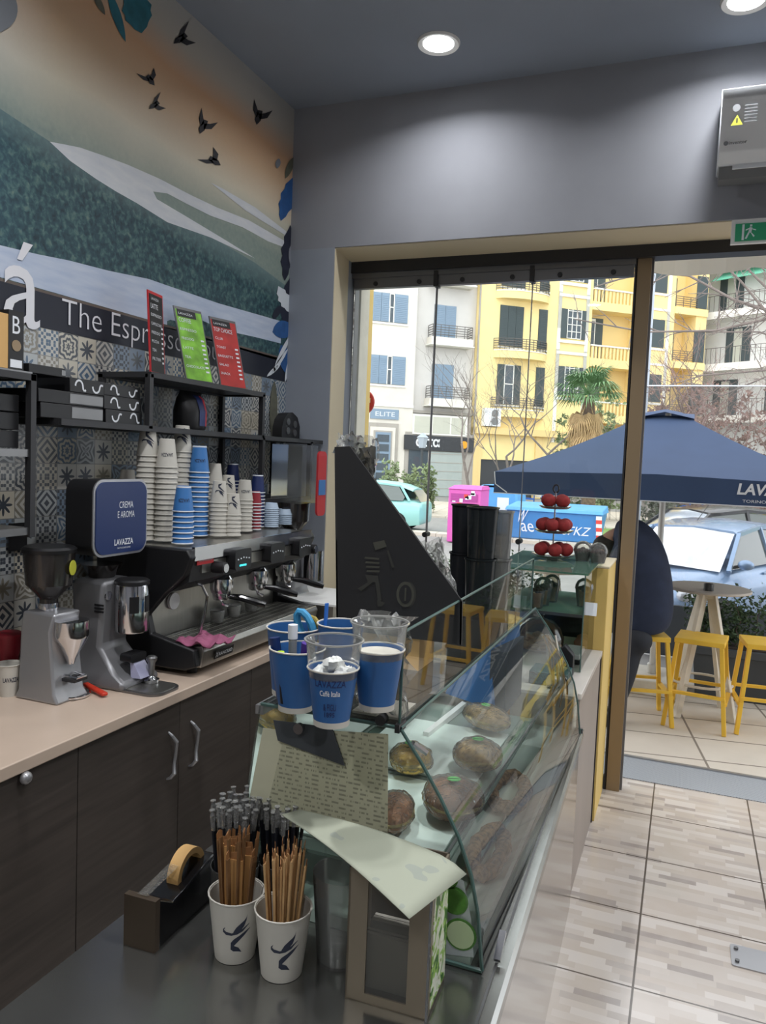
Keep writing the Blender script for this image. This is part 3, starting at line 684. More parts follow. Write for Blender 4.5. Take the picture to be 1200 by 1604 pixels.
# black rounded holder at the end of the shelf
t = thing('pod_holder', 'black rounded cup lid holder at right end of lower shelf', 'holder', (-2.12, 3.88, 1.896))
mb = MB(); a = [(-2.11+.0, 3.80+.0, 1.896)]
out = [(-2.1, 3.78, 1.896), (-2.1, 3.99, 1.896), (-2.1, 3.99, 1.97), (-2.1, 3.96, 2.02), (-2.1, 3.90, 2.045), (-2.1, 3.84, 2.035), (-2.1, 3.80, 2.0), (-2.1, 3.78, 1.95)]
mb.prism(out, (-.06, 0, 0), 'black'); mb.build('body', t)
mb = MB()
for yy, zz_ in ((3.85, 1.99), (3.85, 1.94), (3.93, 1.98), (3.93, 1.93)): mb.lathe([(.02, 0), (.02, .003)], (-2.1, yy, zz_), 'steel_dark', 14, (1, 0, 0))
mb.build('round_cutout', t)

# ---------------------------------------------------------------- espresso machine
EX0, EX1, EY0, EY1 = -2.17, -1.72, 2.43, 3.47
t = thing('espresso_machine', 'black and steel three group espresso machine on the pale worktop', 'espresso machine', (-1.95, 2.95, BT))
mb = MB()
prof = [(EX1-.02, .965), (EX0, .965), (EX0, 1.43), (EX1-.02, 1.43), (EX1-.0, 1.40), (EX1-.03, 1.33), (-1.84, 1.25), (-1.92, 1.16), (-1.90, 1.09), (EX1+.02, 1.05), (EX1+.03, .985)]
mb.prism([(a, EY0, b) for a, b in prof][::-1], (0, .035, 0), 'black'); mb.build('side_panel', t, bevel=.006)
mb = MB().prism([(a, EY1-.035, b) for a, b in prof][::-1], (0, .035, 0), 'black'); mb.build('side_panel', t, bevel=.006)
MB().box(EX0, -1.93, EY0+.035, EY1-.035, .98, 1.40, 'steel').build('back_body', t)
mb = MB().box(EX0+.005, EX1-.02, EY0+.035, EY1-.035, 1.405, 1.43, 'steel'); mb.box(EX1-.02, EX1-.005, EY0+.03, EY1-.03, 1.385, 1.438, 'chrome'); mb.build('cup_tray', t)
mb = MB().prism([(EX1-.015, EY0+.035, 1.40), (EX1-.035, EY0+.035, 1.30), (-1.85, EY0+.035, 1.25), (-1.93, EY0+.035, 1.25), (-1.93, EY0+.035, 1.40)], (0, EY1-EY0-.07, 0), 'dark_metal'); mb.build('upper_housing', t)
mb = MB().box(-1.92, EX1+.02, EY0+.035, EY1-.035, 1.03, 1.055, 'steel_dark')
yy = EY0+.06
while yy < EY1-.05: mb.box(-1.90, EX1+.01, yy, yy+.004, 1.055, 1.060, 'steel'); yy += .016
for xx in (-1.88, -1.84, -1.80, -1.76, -1.72): mb.box(xx, xx+.004, EY0+.05, EY1-.05, 1.055, 1.061, 'steel')
mb.build('drip_tray', t)
mb = MB().prism([(EX1+.035, EY0+.033, 1.06), (EX1+.045, EY0+.033, 1.04), (EX1+.03, EY0+.033, .975), (EX1-.05, EY0+.033, .975), (EX1-.05, EY0+.033, 1.05)], (0, EY1-EY0-.066, 0), 'steel'); mb.build('front_panel', t, bevel=.003)
mb = MB(); bM = frame((EX1+.0445, EY0+.16, 1.012), (0, 1, 0), (.2, 0, 1))
mb.M = bM; mb.box(-.055, .075, -.017, .017, -.001, .002, 'black'); mb.M = Matrix(); M2 = bM.copy(); M2.translation = bM @ Vector((.018, 0, .003))
mb.text('RANCILIO', M2, 'label_white', width=.095, height=.014, bold=.01); M3 = bM.copy(); M3.translation = bM @ Vector((-.042, 0, .003)); mb.text('X', M3, 'label_white', width=.016, height=.02, bold=.02); mb.build('badge', t, label='black maker badge with white lettering')
mb = MB()
for yy in (EY0+.08, EY1-.08):
    for xx in (EX0+.05, EX1-.04): mb.cyl((xx, yy, BT), (xx, yy, .98), .02, 'black')
mb.build('feet', t)
mb = MB().box(EX1-.035, EX1-.02, EY0+.10, EY1-.05, 1.33, 1.395, 'steel'); mb.build('front_fascia', t)
mb = MB().box(EX1-.018, EX1-.014, EY0+.06, EY0+.17, 1.395-.03, 1.395+.01, 'red'); mb.text('RANCILIO', frame((EX1-.012, EY0+.115, 1.386), (0, 1, 0), (0, 0, 1)), 'label_white', width=.09, height=.016); mb.build('name_plate', t, label='small red maker plate at the top left')
for i, gy in enumerate((2.76, 3.05, 3.32)):
    k = MB().rbox((EX1+.0, gy, 1.365), (.05, .125, .085), .015, 'black', 'x'); 
    k = k.build('keypad', t)
    mb = MB()
    for j in range(5): mb.ball((EX1+.026, gy-.042+j*.021, 1.372-abs(j-2)*.003), .0035, 'label_white', 8, 4)
    mb.build('button', k)
    if i == 0: mb = MB().box(EX1+.0255, EX1+.0275, gy-.03, gy+.02, 1.337, 1.344, 'cyan_led'); mb.build('indicator', k, label='lit cyan indicator')
    g = MB().lathe([(.045, 0), (.05, .02), (.05, .06), (.038, .075)], (-1.80, gy, 1.215), 'chrome', 20); g.cyl((-1.80, gy, 1.275), (-1.85, gy, 1.32), .045, 'black'); g = g.build('group_head', t)
    pf = MB().lathe([(.033, 0), (.037, .01), (.037, .035)], (-1.80, gy, 1.185), 'chrome', 20)
    pf.tube([(-1.79, gy+.0, 1.20), (-1.76, gy+.012, 1.20)], .009, 'chrome')
    pf = pf.build('portafilter', t)
    MB().tube([(-1.765, gy+.01, 1.20), (-1.72, gy+.03, 1.195), (-1.66, gy+.055, 1.178), (-1.625, gy+.07, 1.168)], [.011, .015, .017, .012], 'black_gloss', 10).build('portafilter_handle', pf)
    MB().tube([(-1.80, gy, 1.187), (-1.79, gy, 1.165), (-1.775, gy+.015, 1.158)], .007, 'chrome').build('spout', pf)
for yy in (EY0+.18, EY1+.0-.06):
    k = MB().cyl((EX1-.02, yy, 1.345), (EX1+.035, yy, 1.345), .024, 'black'); k.cyl((EX1+.035, yy, 1.345), (EX1+.04, yy, 1.345), .018, 'chrome'); k.build('steam_knob', t)
MB().tube([(-1.78, 2.53, 1.29), (-1.74, 2.535, 1.28), (-1.72, 2.54, 1.24), (-1.735, 2.55, 1.17), (-1.75, 2.54, 1.09)], .006, 'chrome').build('steam_wand', t)
MB().lathe([(.034, 0), (.034, .012)], (-1.928, 2.60, 1.19), 'white', 20, (1, 0, 0)).build('pressure_gauge', t)

for i, (px, py) in enumerate(((340, 975), (366, 966), (393, 957))):
    p = P(px, py, z=1.061)
    t = thing('shot_glass', ['clear ribbed shot glass nearest the left on the drip tray', 'middle clear ribbed shot glass on the drip tray', 'clear ribbed shot glass furthest right on the drip tray'][i], 'glass', (p.x, p.y, 1.061))
    MB().lathe([(.024, 0), (.027, .004), (.033, .05), (.034, .055), (.031, .054), (.024, .008)], (p.x, p.y, 1.062), 'shot_glass', 16, cap1=True).build('bowl', t)
    MB().lathe([(.033, 0), (.0345, .002), (.033, .004)], (p.x, p.y, 1.113), 'chrome', 16, cap0=False, cap1=False).build('rim', t)
# pink cloth
mb = MB(); rr = random.Random(3); N = 14; gp = []
for i in range(N+1):
    gp.append([(-1.86+.16*i/N+rr.uniform(-.004, .004), 2.40+.02+.17*j/N+rr.uniform(-.004, .004), 1.072+.008*math.sin(i*.9+j*.5)+.007*math.sin(j*1.1-i*.5)+rr.uniform(0, .002)) for j in range(N+1)])
ff = []
for i in range(N):
    for j in range(N): ff.append((i*(N+1)+j, (i+1)*(N+1)+j, (i+1)*(N+1)+j+1, i*(N+1)+j+1))
mb.add([(q[0]-.0+.07, q[1]+.02, q[2]) for r in gp for q in r], ff, 'pink_cloth')
o = mb.build('cleaning_cloth', label='crumpled dusky pink cloth on the left end of the drip tray', cat='cloth'); m_ = o.modifiers.new('s', 'SOLIDIFY'); m_.thickness = .004

# ---------------------------------------------------------------- paper cups stacked on the machine (each one a thing)
def cup_geo(mb, body, r_t, r_b, h, seg=20):   # upside down: narrow base on top
    mb.lathe([(r_t+.0022, 0), (r_t+.003, .002), (r_t+.0022, .0045), (r_t, .005), (r_b, h), (r_b-.002, h+.001), (r_b-.003, h-.004)], (0, 0, 0), body, seg, cap0=False)
def swirl(mb, r_at, z0, h, mt='ink', a0=0.0, flip=1):
    """dark double-wave mark wrapped round a cup"""
    def stroke(c):
        L = []; Rr = []
        for k in range(len(c)):
            x, y, wd = c[k]; L.append((x, y+wd/2)); Rr.append((x, y-wd/2))
        for k in range(len(c)-1):
            q = []
            for (X, Y) in (L[k], L[k+1], Rr[k+1], Rr[k]):
                zz_ = z0+Y*h*flip; r = r_at(zz_)+.0008; a = a0+X*h/r; q.append((r*math.cos(a), r*math.sin(a), zz_))
            mb.poly(q, mt)
    stroke([(-.12, .02, .04), (.0, .12, .26), (.18, .24, .36), (.36, .42, .28), (.46, .62, .14), (.50, .82, .02)])
    stroke([(-.5, .24, .03), (-.60, .08, .14), (-.45, -.04, .16), (-.2, -.08, .12), (.05, -.03, .12), (.3, .1, .14), (.6, .34, .03)])
    stroke([(.66, .12, .02), (.4, -.08, .16), (.15, -.28, .24), (-.1, -.5, .34), (-.22, -.66, .34), (-.1, -.78, .28), (.12, -.84, .2), (.26, -.98, .02)])
protos = {}
def cup_proto(kind):
    if kind in protos: return protos[kind]
    body, rt, rb, h = {'white_large': ('paper_cup', .043, .029, .115), 'white_small': ('paper_cup', .038, .027, .095), 'blue_large': ('cup_blue', .043, .029, .115), 'blue_mid': ('cup_blue', .040, .028, .10), 'red_espresso': ('cup_red', .028, .02, .06),
                       'navy_cup': ('cup_navy', .036, .026, .09), 'clear_cup': ('pale_lid', .038, .030, .03)}[kind]
    protos[kind] = (body, rt, rb, h); return protos[kind]
meshes = {}
def cup_mesh(kind, deco, a0):
    key = (kind, deco)
    if key in meshes: return meshes[key]
    body, rt, rb, h = cup_proto(kind); mb = MB(); cup_geo(mb, body, rt, rb, h)
    ra = lambda z_: rt+(rb-rt)*(z_-.005)/(h-.005)
    if kind in ('blue_large', 'blue_mid', 'navy_cup', 'red_espresso'):
        mb.lathe([(ra(h-.006)+.0006, h-.006), (ra(h)+.0006, h)], (0, 0, 0), 'label_white', 20, cap0=False, cap1=False)
        mb.lathe([(rt+.0025, 0), (rt+.0034, .002), (rt+.0024, .0048)], (0, 0, 0), 'label_white', 20, cap0=False, cap1=False)
    if deco == 'swirl': swirl(mb, ra, h*.55, h*.36, 'ink', a0, -1)
    if deco == 'word':
        fn = lambda X, Y: ((ra(h*.45-Y)+.0008)*math.cos(a0-X/rt), (ra(h*.45-Y)+.0008)*math.sin(a0-X/rt), h*.45-Y)
        mb.text('LAVAZZA', None, 'ink', width=rt*1.25, height=.014, fn=fn, bold=.02)
    me_o = mb.build('paper_cup'); me = me_o.data; bpy.data.objects.remove(me_o); meshes[key] = me; return me
ZT = 1.439
def stack(px, py, x, kind, deco, pitch, grp, word, z0=ZT, ptop=None):
    p = P(px, py, x=x); body, rt, rb, h = cup_proto(kind)
    n_ = max(1, round((p.z-z0-h)/pitch)+1)
    for k in range(n_):
        last = k == n_-1; me = cup_mesh(kind, deco if last else None, -.9)
        o = bpy.data.objects.new(word.split('|')[0], me); C.objects.link(o); o.location = (x, p.y, z0+k*pitch)
        nm, kd, st = word.split('|')
        tag(o, ('topmost upside down %s of the %s' if last else 'bottom %s of the %s' if k == 0 else '%s in the middle of the %s') % (kd, st), 'cup', grp)
stack(232, 670, -2.03, 'white_large', 'swirl', .021, 'first white cup stack', 'paper_cup|white paper cup|tall stack furthest left on the machine')
stack(262, 687, -1.95, 'white_large', 'word', .021, 'second white cup stack', 'paper_cup|white paper cup|lettered stack second from left')
stack(286, 667, -2.04, 'white_large', 'swirl', .021, 'third white cup stack', 'paper_cup|white paper cup|tall stack behind the tall blue stack')
stack(313, 696, -1.97, 'blue_large', 'word', .021, 'tall blue cup stack', 'paper_cup|blue paper cup|taller blue stack')
stack(288, 760, -1.84, 'blue_mid', 'word', .021, 'short blue cup stack', 'paper_cup|blue paper cup|short blue stack in front')
stack(337, 727, -2.06, 'white_small', None, .018, 'plain white cup stack', 'paper_cup|plain white paper cup|stack right of the tall blue one')
stack(344, 752, -1.90, 'white_small', 'swirl', .018, 'swirl cup stack in the middle', 'paper_cup|white paper cup|middle stack with a swirl on top')
stack(358, 743, -2.04, 'white_small', 'swirl', .018, 'swirl cup stack behind', 'paper_cup|white paper cup|stack behind the middle swirl stack')
stack(365, 773, -1.86, 'white_small', 'swirl', .018, 'short swirl cup stack in front', 'paper_cup|white paper cup|short swirl stack in front')
stack(384, 754, -1.93, 'white_small', 'word', .018, 'white stack beside red cups', 'paper_cup|white paper cup|stack left of the small red cups')
stack(401, 768, -1.93, 'red_espresso', None, .0155, 'small dark red cup stack', 'paper_cup|small dark red paper cup|narrow stack')
stack(404, 746, -2.0, 'navy_cup', None, .017, 'navy cup stack', 'paper_cup|navy blue paper cup|stack behind the red ones')
stack(365, 726, -2.14, 'navy_cup', None, .017, 'rear navy cup stack', 'paper_cup|navy blue paper cup|rear stack nearest the tiles')
stack(425, 787, -1.95, 'clear_cup', None, .010, 'pale lid stack', 'plastic_cup|pale blue plastic cup cup|taller lid stack')
stack(446, 797, -1.97, 'clear_cup', None, .010, 'second pale lid stack', 'plastic_cup|pale blue plastic cup cup|lower lid stack')
stack(463, 815, -1.97, 'white_small', None, .018, 'last white cup stack', 'paper_cup|white paper cup|far right end of the machine')
stack(200, 735, -2.17, 'white_small', None, .018, 'white stack behind the sign', 'paper_cup|white paper cup|stack behind the blue sign box', z0=1.44)

# ---------------------------------------------------------------- grinders
t = thing('coffee_grinder', 'small grey coffee grinder with dark hopper and steel funnel, at left', 'coffee grinder', (-2.0, 2.03, BT))
gx, gy = -2.0, 2.03
mb = MB().loft([[(gx-.09, gy-.075, BT), (gx+.10, gy-.075, BT), (gx+.10, gy+.075, BT), (gx-.09, gy+.075, BT)], [(gx-.08, gy-.07, BT+.03), (gx+.08, gy-.07, BT+.03), (gx+.08, gy+.07, BT+.03), (gx-.08, gy+.07, BT+.03)],
               [(gx-.075, gy-.065, BT+.24), (gx+.055, gy-.065, BT+.24), (gx+.055, gy+.065, BT+.24), (gx-.075, gy+.065, BT+.24)], [(gx-.07, gy-.06, BT+.30), (gx+.07, gy-.06, BT+.30), (gx+.07, gy+.06, BT+.30), (gx-.07, gy+.06, BT+.30)]], 'alu'); mb.build('body', t, bevel=.008)
MB().lathe([(.012, 0), (.018, .02), (.055, .09), (.058, .10), (.058, .15), (.05, .152)], (gx+.085, gy+.0, BT+.125), 'chrome', 24).build('dosing_funnel', t)
MB().lathe([(.03, 0), (.03, .04), (.075, .09), (.085, .20), (.085, .205)], (gx-.015, gy, BT+.30), 'hopper', 24, cap1=False).build('hopper', t)
MB().lathe([(.088, 0), (.09, .012), (.08, .02)], (gx-.015, gy, BT+.50), 'black', 24).build('hopper_lid', t)
MB().lathe([(.032, 0), (.034, .02), (.032, .035)], (gx-.015, gy, BT+.29), 'chrome', 20).build('collar', t)
MB().lathe([(.026, 0), (.026, .002)], (gx+.068, gy+.02, BT+.45), 'sticker_yellow', 18, (1, .35, -.0)).build('round_sticker', t)
mb = MB().box(gx+.06, gx+.13, gy-.03, gy+.03, BT+.07, BT+.08, 'dark_metal'); mb.tube([(gx+.08, gy-.025, BT+.09), (gx+.13, gy-.02, BT+.085), (gx+.13, gy+.02, BT+.085), (gx+.08, gy+.025, BT+.09)], .005, 'chrome'); mb.build('filter_fork', t)
p = P(103, 1088, z=BT)
mb = MB().lathe([(.075, 0), (.088, .003), (.09, .010), (.084, .012), (.078, .006)], (p.x, p.y, BT), 'chrome', 32, sq=.8); mb.build('catch_tray', t)
gx, gy = -1.96, 2.27
t = thing('coffee_grinder', 'tall grey coffee grinder with steel dosing drum carrying the blue sign', 'coffee grinder', (gx, gy, BT))
mb = MB(); rg = []
for z_, hx0, hx1, hy in ((0, .15, .15, .105), (.03, .14, .15, .10), (.05, .12, .10, .085), (.14, .11, .02, .075), (.26, .11, .03, .075), (.36, .11, .04, .08), (.385, .10, .04, .075)):
    rg.append([(gx-hx0, gy-hy, BT+z_), (gx+hx1, gy-hy, BT+z_), (gx+hx1, gy+hy, BT+z_), (gx-hx0, gy+hy, BT+z_)])
mb.loft(rg, 'grinder_grey'); mb.build('body', t, bevel=.015)
mb = MB().lathe([(.058, 0), (.06, .005), (.06, .17), (.058, .175)], (gx+.09, gy+.012, BT+.195), 'chrome', 28); mb.build('dosing_drum', t)
MB().lathe([(.063, 0), (.063, .012), (.055, .018)], (gx+.09, gy+.012, BT+.37), 'black', 28).build('drum_lid', t)
for a_ in (-.75, .25):
    mb = MB(); c_ = (gx+.09, gy+.012)
    mb.loft([[(c_[0]+.0612*math.cos(a_+k), c_[1]+.0612*math.sin(a_+k), BT+z_) for k in (-.28, -.1, .1, .28)] for z_ in (.27, .33)], 'black', False, False, False); mb.build('drum_window', t)
mb = MB().rbox((gx+.11, gy+.0, BT+.105), (.05, .085, .03), .01, 'black', 'x'); mb.build('fork_base', t)
mb = MB().loft([[(gx+.13, gy-.035, BT+.035), (gx+.17, gy-.03, BT+.035), (gx+.17, gy+.04, BT+.035), (gx+.13, gy+.045, BT+.035)], [(gx+.12, gy-.03, BT+.10), (gx+.13, gy-.025, BT+.09), (gx+.13, gy+.035, BT+.09), (gx+.12, gy+.04, BT+.10)]], 'lilac_cap'); mb.build('chute', t)
MB().lathe([(.017, 0), (.017, .004)], (gx+.038, gy-.055, BT+.33), 'chrome', 18, (1, 0, 0)).build('switch_knob', t)
mb = MB()
for k in range(3): mb.box(gx+.0, gx+.04, gy-.082, gy-.078, BT+.27+k*.012, BT+.276+k*.012, 'black')
mb.build('vent_slots', t)
MB().lathe([(.045, 0), (.06, .03), (.075, .05)], (gx-.04, gy, BT+.385), 'hopper', 24).build('hopper_neck', t)
# lavazza sign box over the grinder
sc_ = P(189, 810, x=-1.90); y0 = P(147, 810, x=-1.90).y; y1 = P(229, 810, x=-1.90).y
z1 = P(189, 752, x=-1.90).z; z0 = P(189, 868, x=-1.90).z
cy_, cz_ = (y0+y1)/2, (z0+z1)/2; hy, hz = y1-y0, z1-z0
t = thing('advertising_box', 'rounded blue and black sign box above the tall grinder', 'sign', (-1.95, cy_, z0))
MB().rbox((-1.965, cy_, cz_), (.12, hy, hz), .045, 'black', 'x', 8).build('casing', t)
MB().rbox((-1.902, cy_, cz_), (.006, hy+.006, hz+.006), .047, 'alu', 'x', 8).build('edge_trim', t)
mb = MB().rbox((-1.898, cy_, cz_), (.006, hy-.012, hz-.012), .042, 'sign_blue', 'x', 8)
mb.text('CREMA', frame((-1.894, cy_+.02, cz_+hz*.17), (0, 1, 0), (0, 0, 1)), 'label_white', width=.075, height=.024)
mb.text('E AROMA', frame((-1.894, cy_+.02, cz_+hz*.04), (0, 1, 0), (0, 0, 1)), 'label_white', width=.09, height=.024)
mb.text('LAVAZZA', frame((-1.894, cy_+.01, cz_-hz*.33), (0, 1, 0), (0, 0, 1)), 'label_white', width=.10, height=.022, bold=.02)
mb.text("ITALY'S FAVOURITE COFFEE", frame((-1.894, cy_+.01, cz_-hz*.41), (0, 1, 0), (0, 0, 1)), 'label_white', width=.07, height=.006)
mb.build('sign_face', t)

# tamper mat and tamper, grey spreader with red handle, cups at the left edge
p = P(228, 1078, z=BT)
mb = MB().rbox((p.x, p.y, BT+.004), (.22, .16, .008), .05, 'steel_dark', 'z', 8); mb.rbox((p.x, p.y, BT+.009), (.20, .14, .003), .045, 'steel', 'z', 8); mb.build('tamper_mat', label='rounded steel tamping mat on the worktop beside the tall grinder', cat='tray')
p = P(237, 1068, z=BT+.011)
t = thing('coffee_tamper', 'steel coffee tamper standing on the tamping mat', 'tamper', (p.x, p.y, BT+.012))
MB().lathe([(.029, 0), (.029, .010), (.014, .018), (.010, .024)], (p.x, p.y, BT+.012), 'chrome', 24).build('base', t)
MB().lathe([(.010, .024), (.011, .04), (.013, .07), (.020, .082), (.021, .09), (.014, .096)], (p.x, p.y, BT+.012), 'steel_dark', 24).build('handle', t)
a = P(118, 1068, z=BT+.02); b = P(133, 1071, z=BT+.018); c = P(165, 1088, z=BT+.012)
t = thing('portafilter', 'steel coffee scoop tool with orange red handle between the grinders', 'tool', (b.x, b.y, BT))
MB().tube([a, b], .005, 'chrome').build('shaft', t); MB().beam(b, c, .022, .012, 'red_handle').build('handle', t, bevel=.004, label='orange red handle')
p = P(17, 1078, z=BT); 
t = thing('paper_cup', 'white lettered paper cup standing on worktop at left edge', 'cup', (-2.13, 1.97, BT))
def upcup(t, x, y, z, rt, rb, h, body='paper_cup', rim='paper_cup', seg=28, word=None, wcol='ink', a0=-.9, sw=False):
    mb = MB().lathe([(rb-.002, .004), (rb, 0), (rt, h-.004), (rt+.002, h-.002), (rt+.001, h), (rt-.002, h-.002), (rb-.003, .006)], (x, y, z), body, seg, cap0=True, cap1=True); 
    mb.build('cup_wall', t)
    MB().tube([(x+(rt+.001)*math.cos(2*PI*k/24), y+(rt+.001)*math.sin(2*PI*k/24), z+h) for k in range(24)], .0018, rim, 6, True).build('rim', t)
    ra = lambda zz_: rb+(rt-rb)*(zz_)/h
    if word:
        mb = MB(); fn = lambda X, Y: (x+(ra(h*.55+Y)+.001)*math.cos(a0+X/rt), y+(ra(h*.55+Y)+.001)*math.sin(a0+X/rt), z+h*.55+Y)
        mb.text(word, None, wcol, width=rt*1.4, height=.016, fn=fn, bold=.02); mb.build('lettering', t)
    if sw:
        mb = MB(Matrix.Translation((x, y, z))); swirl(mb, lambda q: ra(q), h*.55, h*.34, 'ink', a0, 1); mb.build('swirl_print', t)
upcup(t, -2.13, 1.97, BT, .042, .03, .11, word='LAVAZZA', a0=-.55)
t = thing('paper_cup', 'dark red paper cup behind the white one at left edge', 'cup', (-2.2, 1.99, BT)); 
MB().lathe([(.03, 0), (.042, .11)], (-2.195, 2.03, BT+.075), 'cup_red', 24).build('cup_wall', t); MB().lathe([(.045, 0), (.046, .01), (.036, .016)], (-2.195, 2.03, BT+.185), 'cup_red', 24).build('lid', t)
MB().rbox((-2.195, 2.03, BT+.037), (.09, .10, .074), .01, 'black', 'z').build('coaster_box', t)
mb = MB(); p = P(10, 1075, z=BT+.02); mb.rbox((p.x, p.y, BT+.025), (.06, .07, .05), .02, 'black', 'y'); mb.build('rubber_knob', label='black rounded knob in front of the paper cup at left edge', cat='knob')
MB().box(-2.235, -2.23, 2.06, 2.14, 1.42, 1.52, 'black').build('wall_switch', label='small black switch plate on tiles behind the grinder', cat='switch')
# third grinder beyond the machine, on its own shelf
gx, gy = -1.97, 3.70
t = thing('coffee_grinder', 'tall grey coffee grinder with clear hopper beyond the espresso machine', 'coffee grinder', (gx, gy, BT))
mb = MB(); rg = []
for z_, a_, b_, c_ in ((0, .14, .14, .11), (.05, .13, .12, .10), (.14, .11, .06, .09), (.38, .11, .07, .09), (.42, .09, .06, .07)):
    rg.append([(gx-a_, gy-c_, BT+z_), (gx+b_, gy-c_, BT+z_), (gx+b_, gy+c_, BT+z_), (gx-a_, gy+c_, BT+z_)])
mb.loft(rg, 'alu').build('body', t, bevel=.02)
MB().lathe([(.04, 0), (.05, .05), (.085, .09), (.09, .18), (.092, .19)], (gx, gy, BT+.42), 'hopper', 24).build('bean_hopper', t)
MB().box(gx-.09, gx+.09, gy-.09, gy+.09, BT+.61, BT+.92, 'clear_plastic').build('clear_hopper', t)
MB().lathe([(.06, 0), (.06, .16)], (gx+.12, gy, BT+.20), 'chrome', 20).build('dosing_drum', t)
t = thing('flat_box', 'red and blue striped card leaning beyond the espresso machine', 'card', (-1.80, 3.62, 1.45))
mb = MB().rbox((-1.80, 3.68, 1.66), (.01, .10, .34), .03, 'red', 'x'); mb.box(-1.794, -1.792, 3.64, 3.72, 1.60, 1.68, 'cup_blue'); mb.build('printed_card', t)
mb = MB().box(-2.1, -1.62, 3.5, 3.95, BT+.0, BT+.11, 'steel'); mb.box(-2.1, -1.60, 3.5, 3.95, BT+.11, BT+.12, 'white'); mb.build('work_stand', label='low steel stand with white top right of the espresso machine', cat='stand')

# ---------------------------------------------------------------- display case
ZL = .75; NY = 1.51; FYc = 3.06; CXF = -.33; CXB = -1.127; TX = -.531; TZ = 1.235
curve = [(-.531, 1.232), (-.483, 1.169), (-.438, 1.102), (-.396, 1.029), (-.365, .954), (-.347, .877), (-.332, .757)]
t = thing('display_case', 'stainless steel refrigerated counter display case with curved glass front', 'display case', (-.7, 2.0, 0))
# sightly skewed customer side as in the place: base wall x at the floor goes from -.25 to -.344
def xs_(y): return -.255-.030*(y-.6)/1.0*1.0
mb = MB(); y0, y1 = .35, 3.16
mb.loft([[(CXB, y0, 0), (xs_(y0)-.01, y0, 0), (xs_(y0)-.01, y0, ZL-.03), (CXB, y0, ZL-.03)], [(CXB, y1, 0), (-.343, y1, 0), (-.343, y1, ZL-.03), (CXB, y1, ZL-.03)]], 'steel_mirror'); mb.build('base_body', t)
mb = MB(); xo = lambda y: -.262-.03*(y-1.0)
mb.loft([[(CXB, y0, ZL-.035), (xo(y0), y0, ZL-.035), (xo(y0), y0, ZL-.008), (xo(y0)-.008, y0, ZL), (CXB, y0, ZL)], [(CXB, y1, ZL-.035), (xo(y1), y1, ZL-.035), (xo(y1), y1, ZL-.008), (xo(y1)-.008, y1, ZL), (CXB, y1, ZL)]], 'steel_top'); mb.build('worktop', t)
mb = MB(); mb.loft([[(xo(y)-.035, y, ZL), (xo(y)-.03, y, ZL), (xo(y)-.03, y, ZL+.004), (xo(y)-.035, y, ZL+.004)] for y in (1.35, 3.05)], 'steel_dark'); mb.build('ledge_channel', t)
mb = MB(); mb.box(xo(3.1)-.06, xo(3.1)+.002, 3.085, 3.10, ZL, ZL+.02, 'chrome'); mb.box(xo(3.0)-.05, xo(3.0)-.04, 3.04, 3.07, ZL, ZL+.03, 'black'); mb.build('ledge_end_stop', t)
mb = MB(); mb.beam((xo(1.6)-.03, 1.55, ZL+.01), (xo(1.6)-.03, 1.60, ZL+.045), .014, .012, 'chrome'); mb.build('glass_latch', t, label='small chrome latch')
# glass: curved front, flat top, end panes
def offs(c, d):
    return [(x+d*(.5+.5*i/len(c)), z+d*.5) for i, (x, z) in enumerate(c)]
mb = MB(); mb.loft([[(x, NY, z) for x, z in curve], [(x, FYc, z) for x, z in curve]], 'case_glass', False, False, False); mb.build('curved_front_glass', t)
mb = MB(); mb.poly([(x, NY, z) for x, z in curve]+[(-.93, NY, ZL+.005), (-.87, NY, TZ)], 'case_glass'); mb.build('end_glass', t)
mb = MB(); mb.poly([(x, FYc, z) for x, z in curve]+[(-.93, FYc, ZL+.005), (-.87, FYc, TZ)], 'case_glass'); mb.build('end_glass', t)
mb = MB(); mb.box(-.87, TX, NY, FYc, TZ-.004, TZ+.002, 'case_glass'); mb.build('top_glass', t)
def ribbon(pts, w_, mt): return MB().tube(pts, w_, mt, 6)
ribbon([(x, NY, z) for x, z in curve], .0042, 'glass_edge').build('glass_edge', t)
ribbon([(x, FYc, z) for x, z in curve], .0035, 'glass_edge').build('glass_edge', t)
ribbon([(TX, NY, TZ), (TX, FYc, TZ)], .0035, 'glass_edge').build('glass_edge', t)
ribbon([(-.87, NY, TZ), (TX, NY, TZ)], .0045, 'glass_edge').build('glass_edge', t)
ribbon([(-.46, NY, ZL+.006), (-.332, NY, ZL+.006)], .005, 'glass_edge').build('glass_edge', t)
mb = MB(); mb.box(TX-.01, TX+.0, NY-.012, NY+.03, TZ-.008, TZ+.01, 'dark_metal'); mb.cyl((TX-.045, NY-.01, TZ+.012), (TX-.045, NY+.012, TZ+.012), .012, 'dark_metal'); mb.build('glass_clip', t)
p = P(655, 1168, y=NY+.03)
MB().beam((p.x-.01, NY+.02, p.z+.006), (p.x+.012, NY+.05, p.z-.02), .012, .012, 'chrome').build('hinge_clip', t)
mb = MB(); mb.loft([[(-.935, y_, ZL), (-.93, y_, ZL), (-.87, y_, TZ), (-.875, y_, TZ)] for y_ in (NY, FYc)], 'case_glass'); mb.build('rear_sliding_glass', t)
mb = MB(); mb.box(-.95, -.925, NY, FYc, ZL, ZL+.05, 'alu'); mb.box(-.885, -.865, NY, FYc, TZ-.025, TZ-.004, 'alu'); mb.build('rear_frame', t)
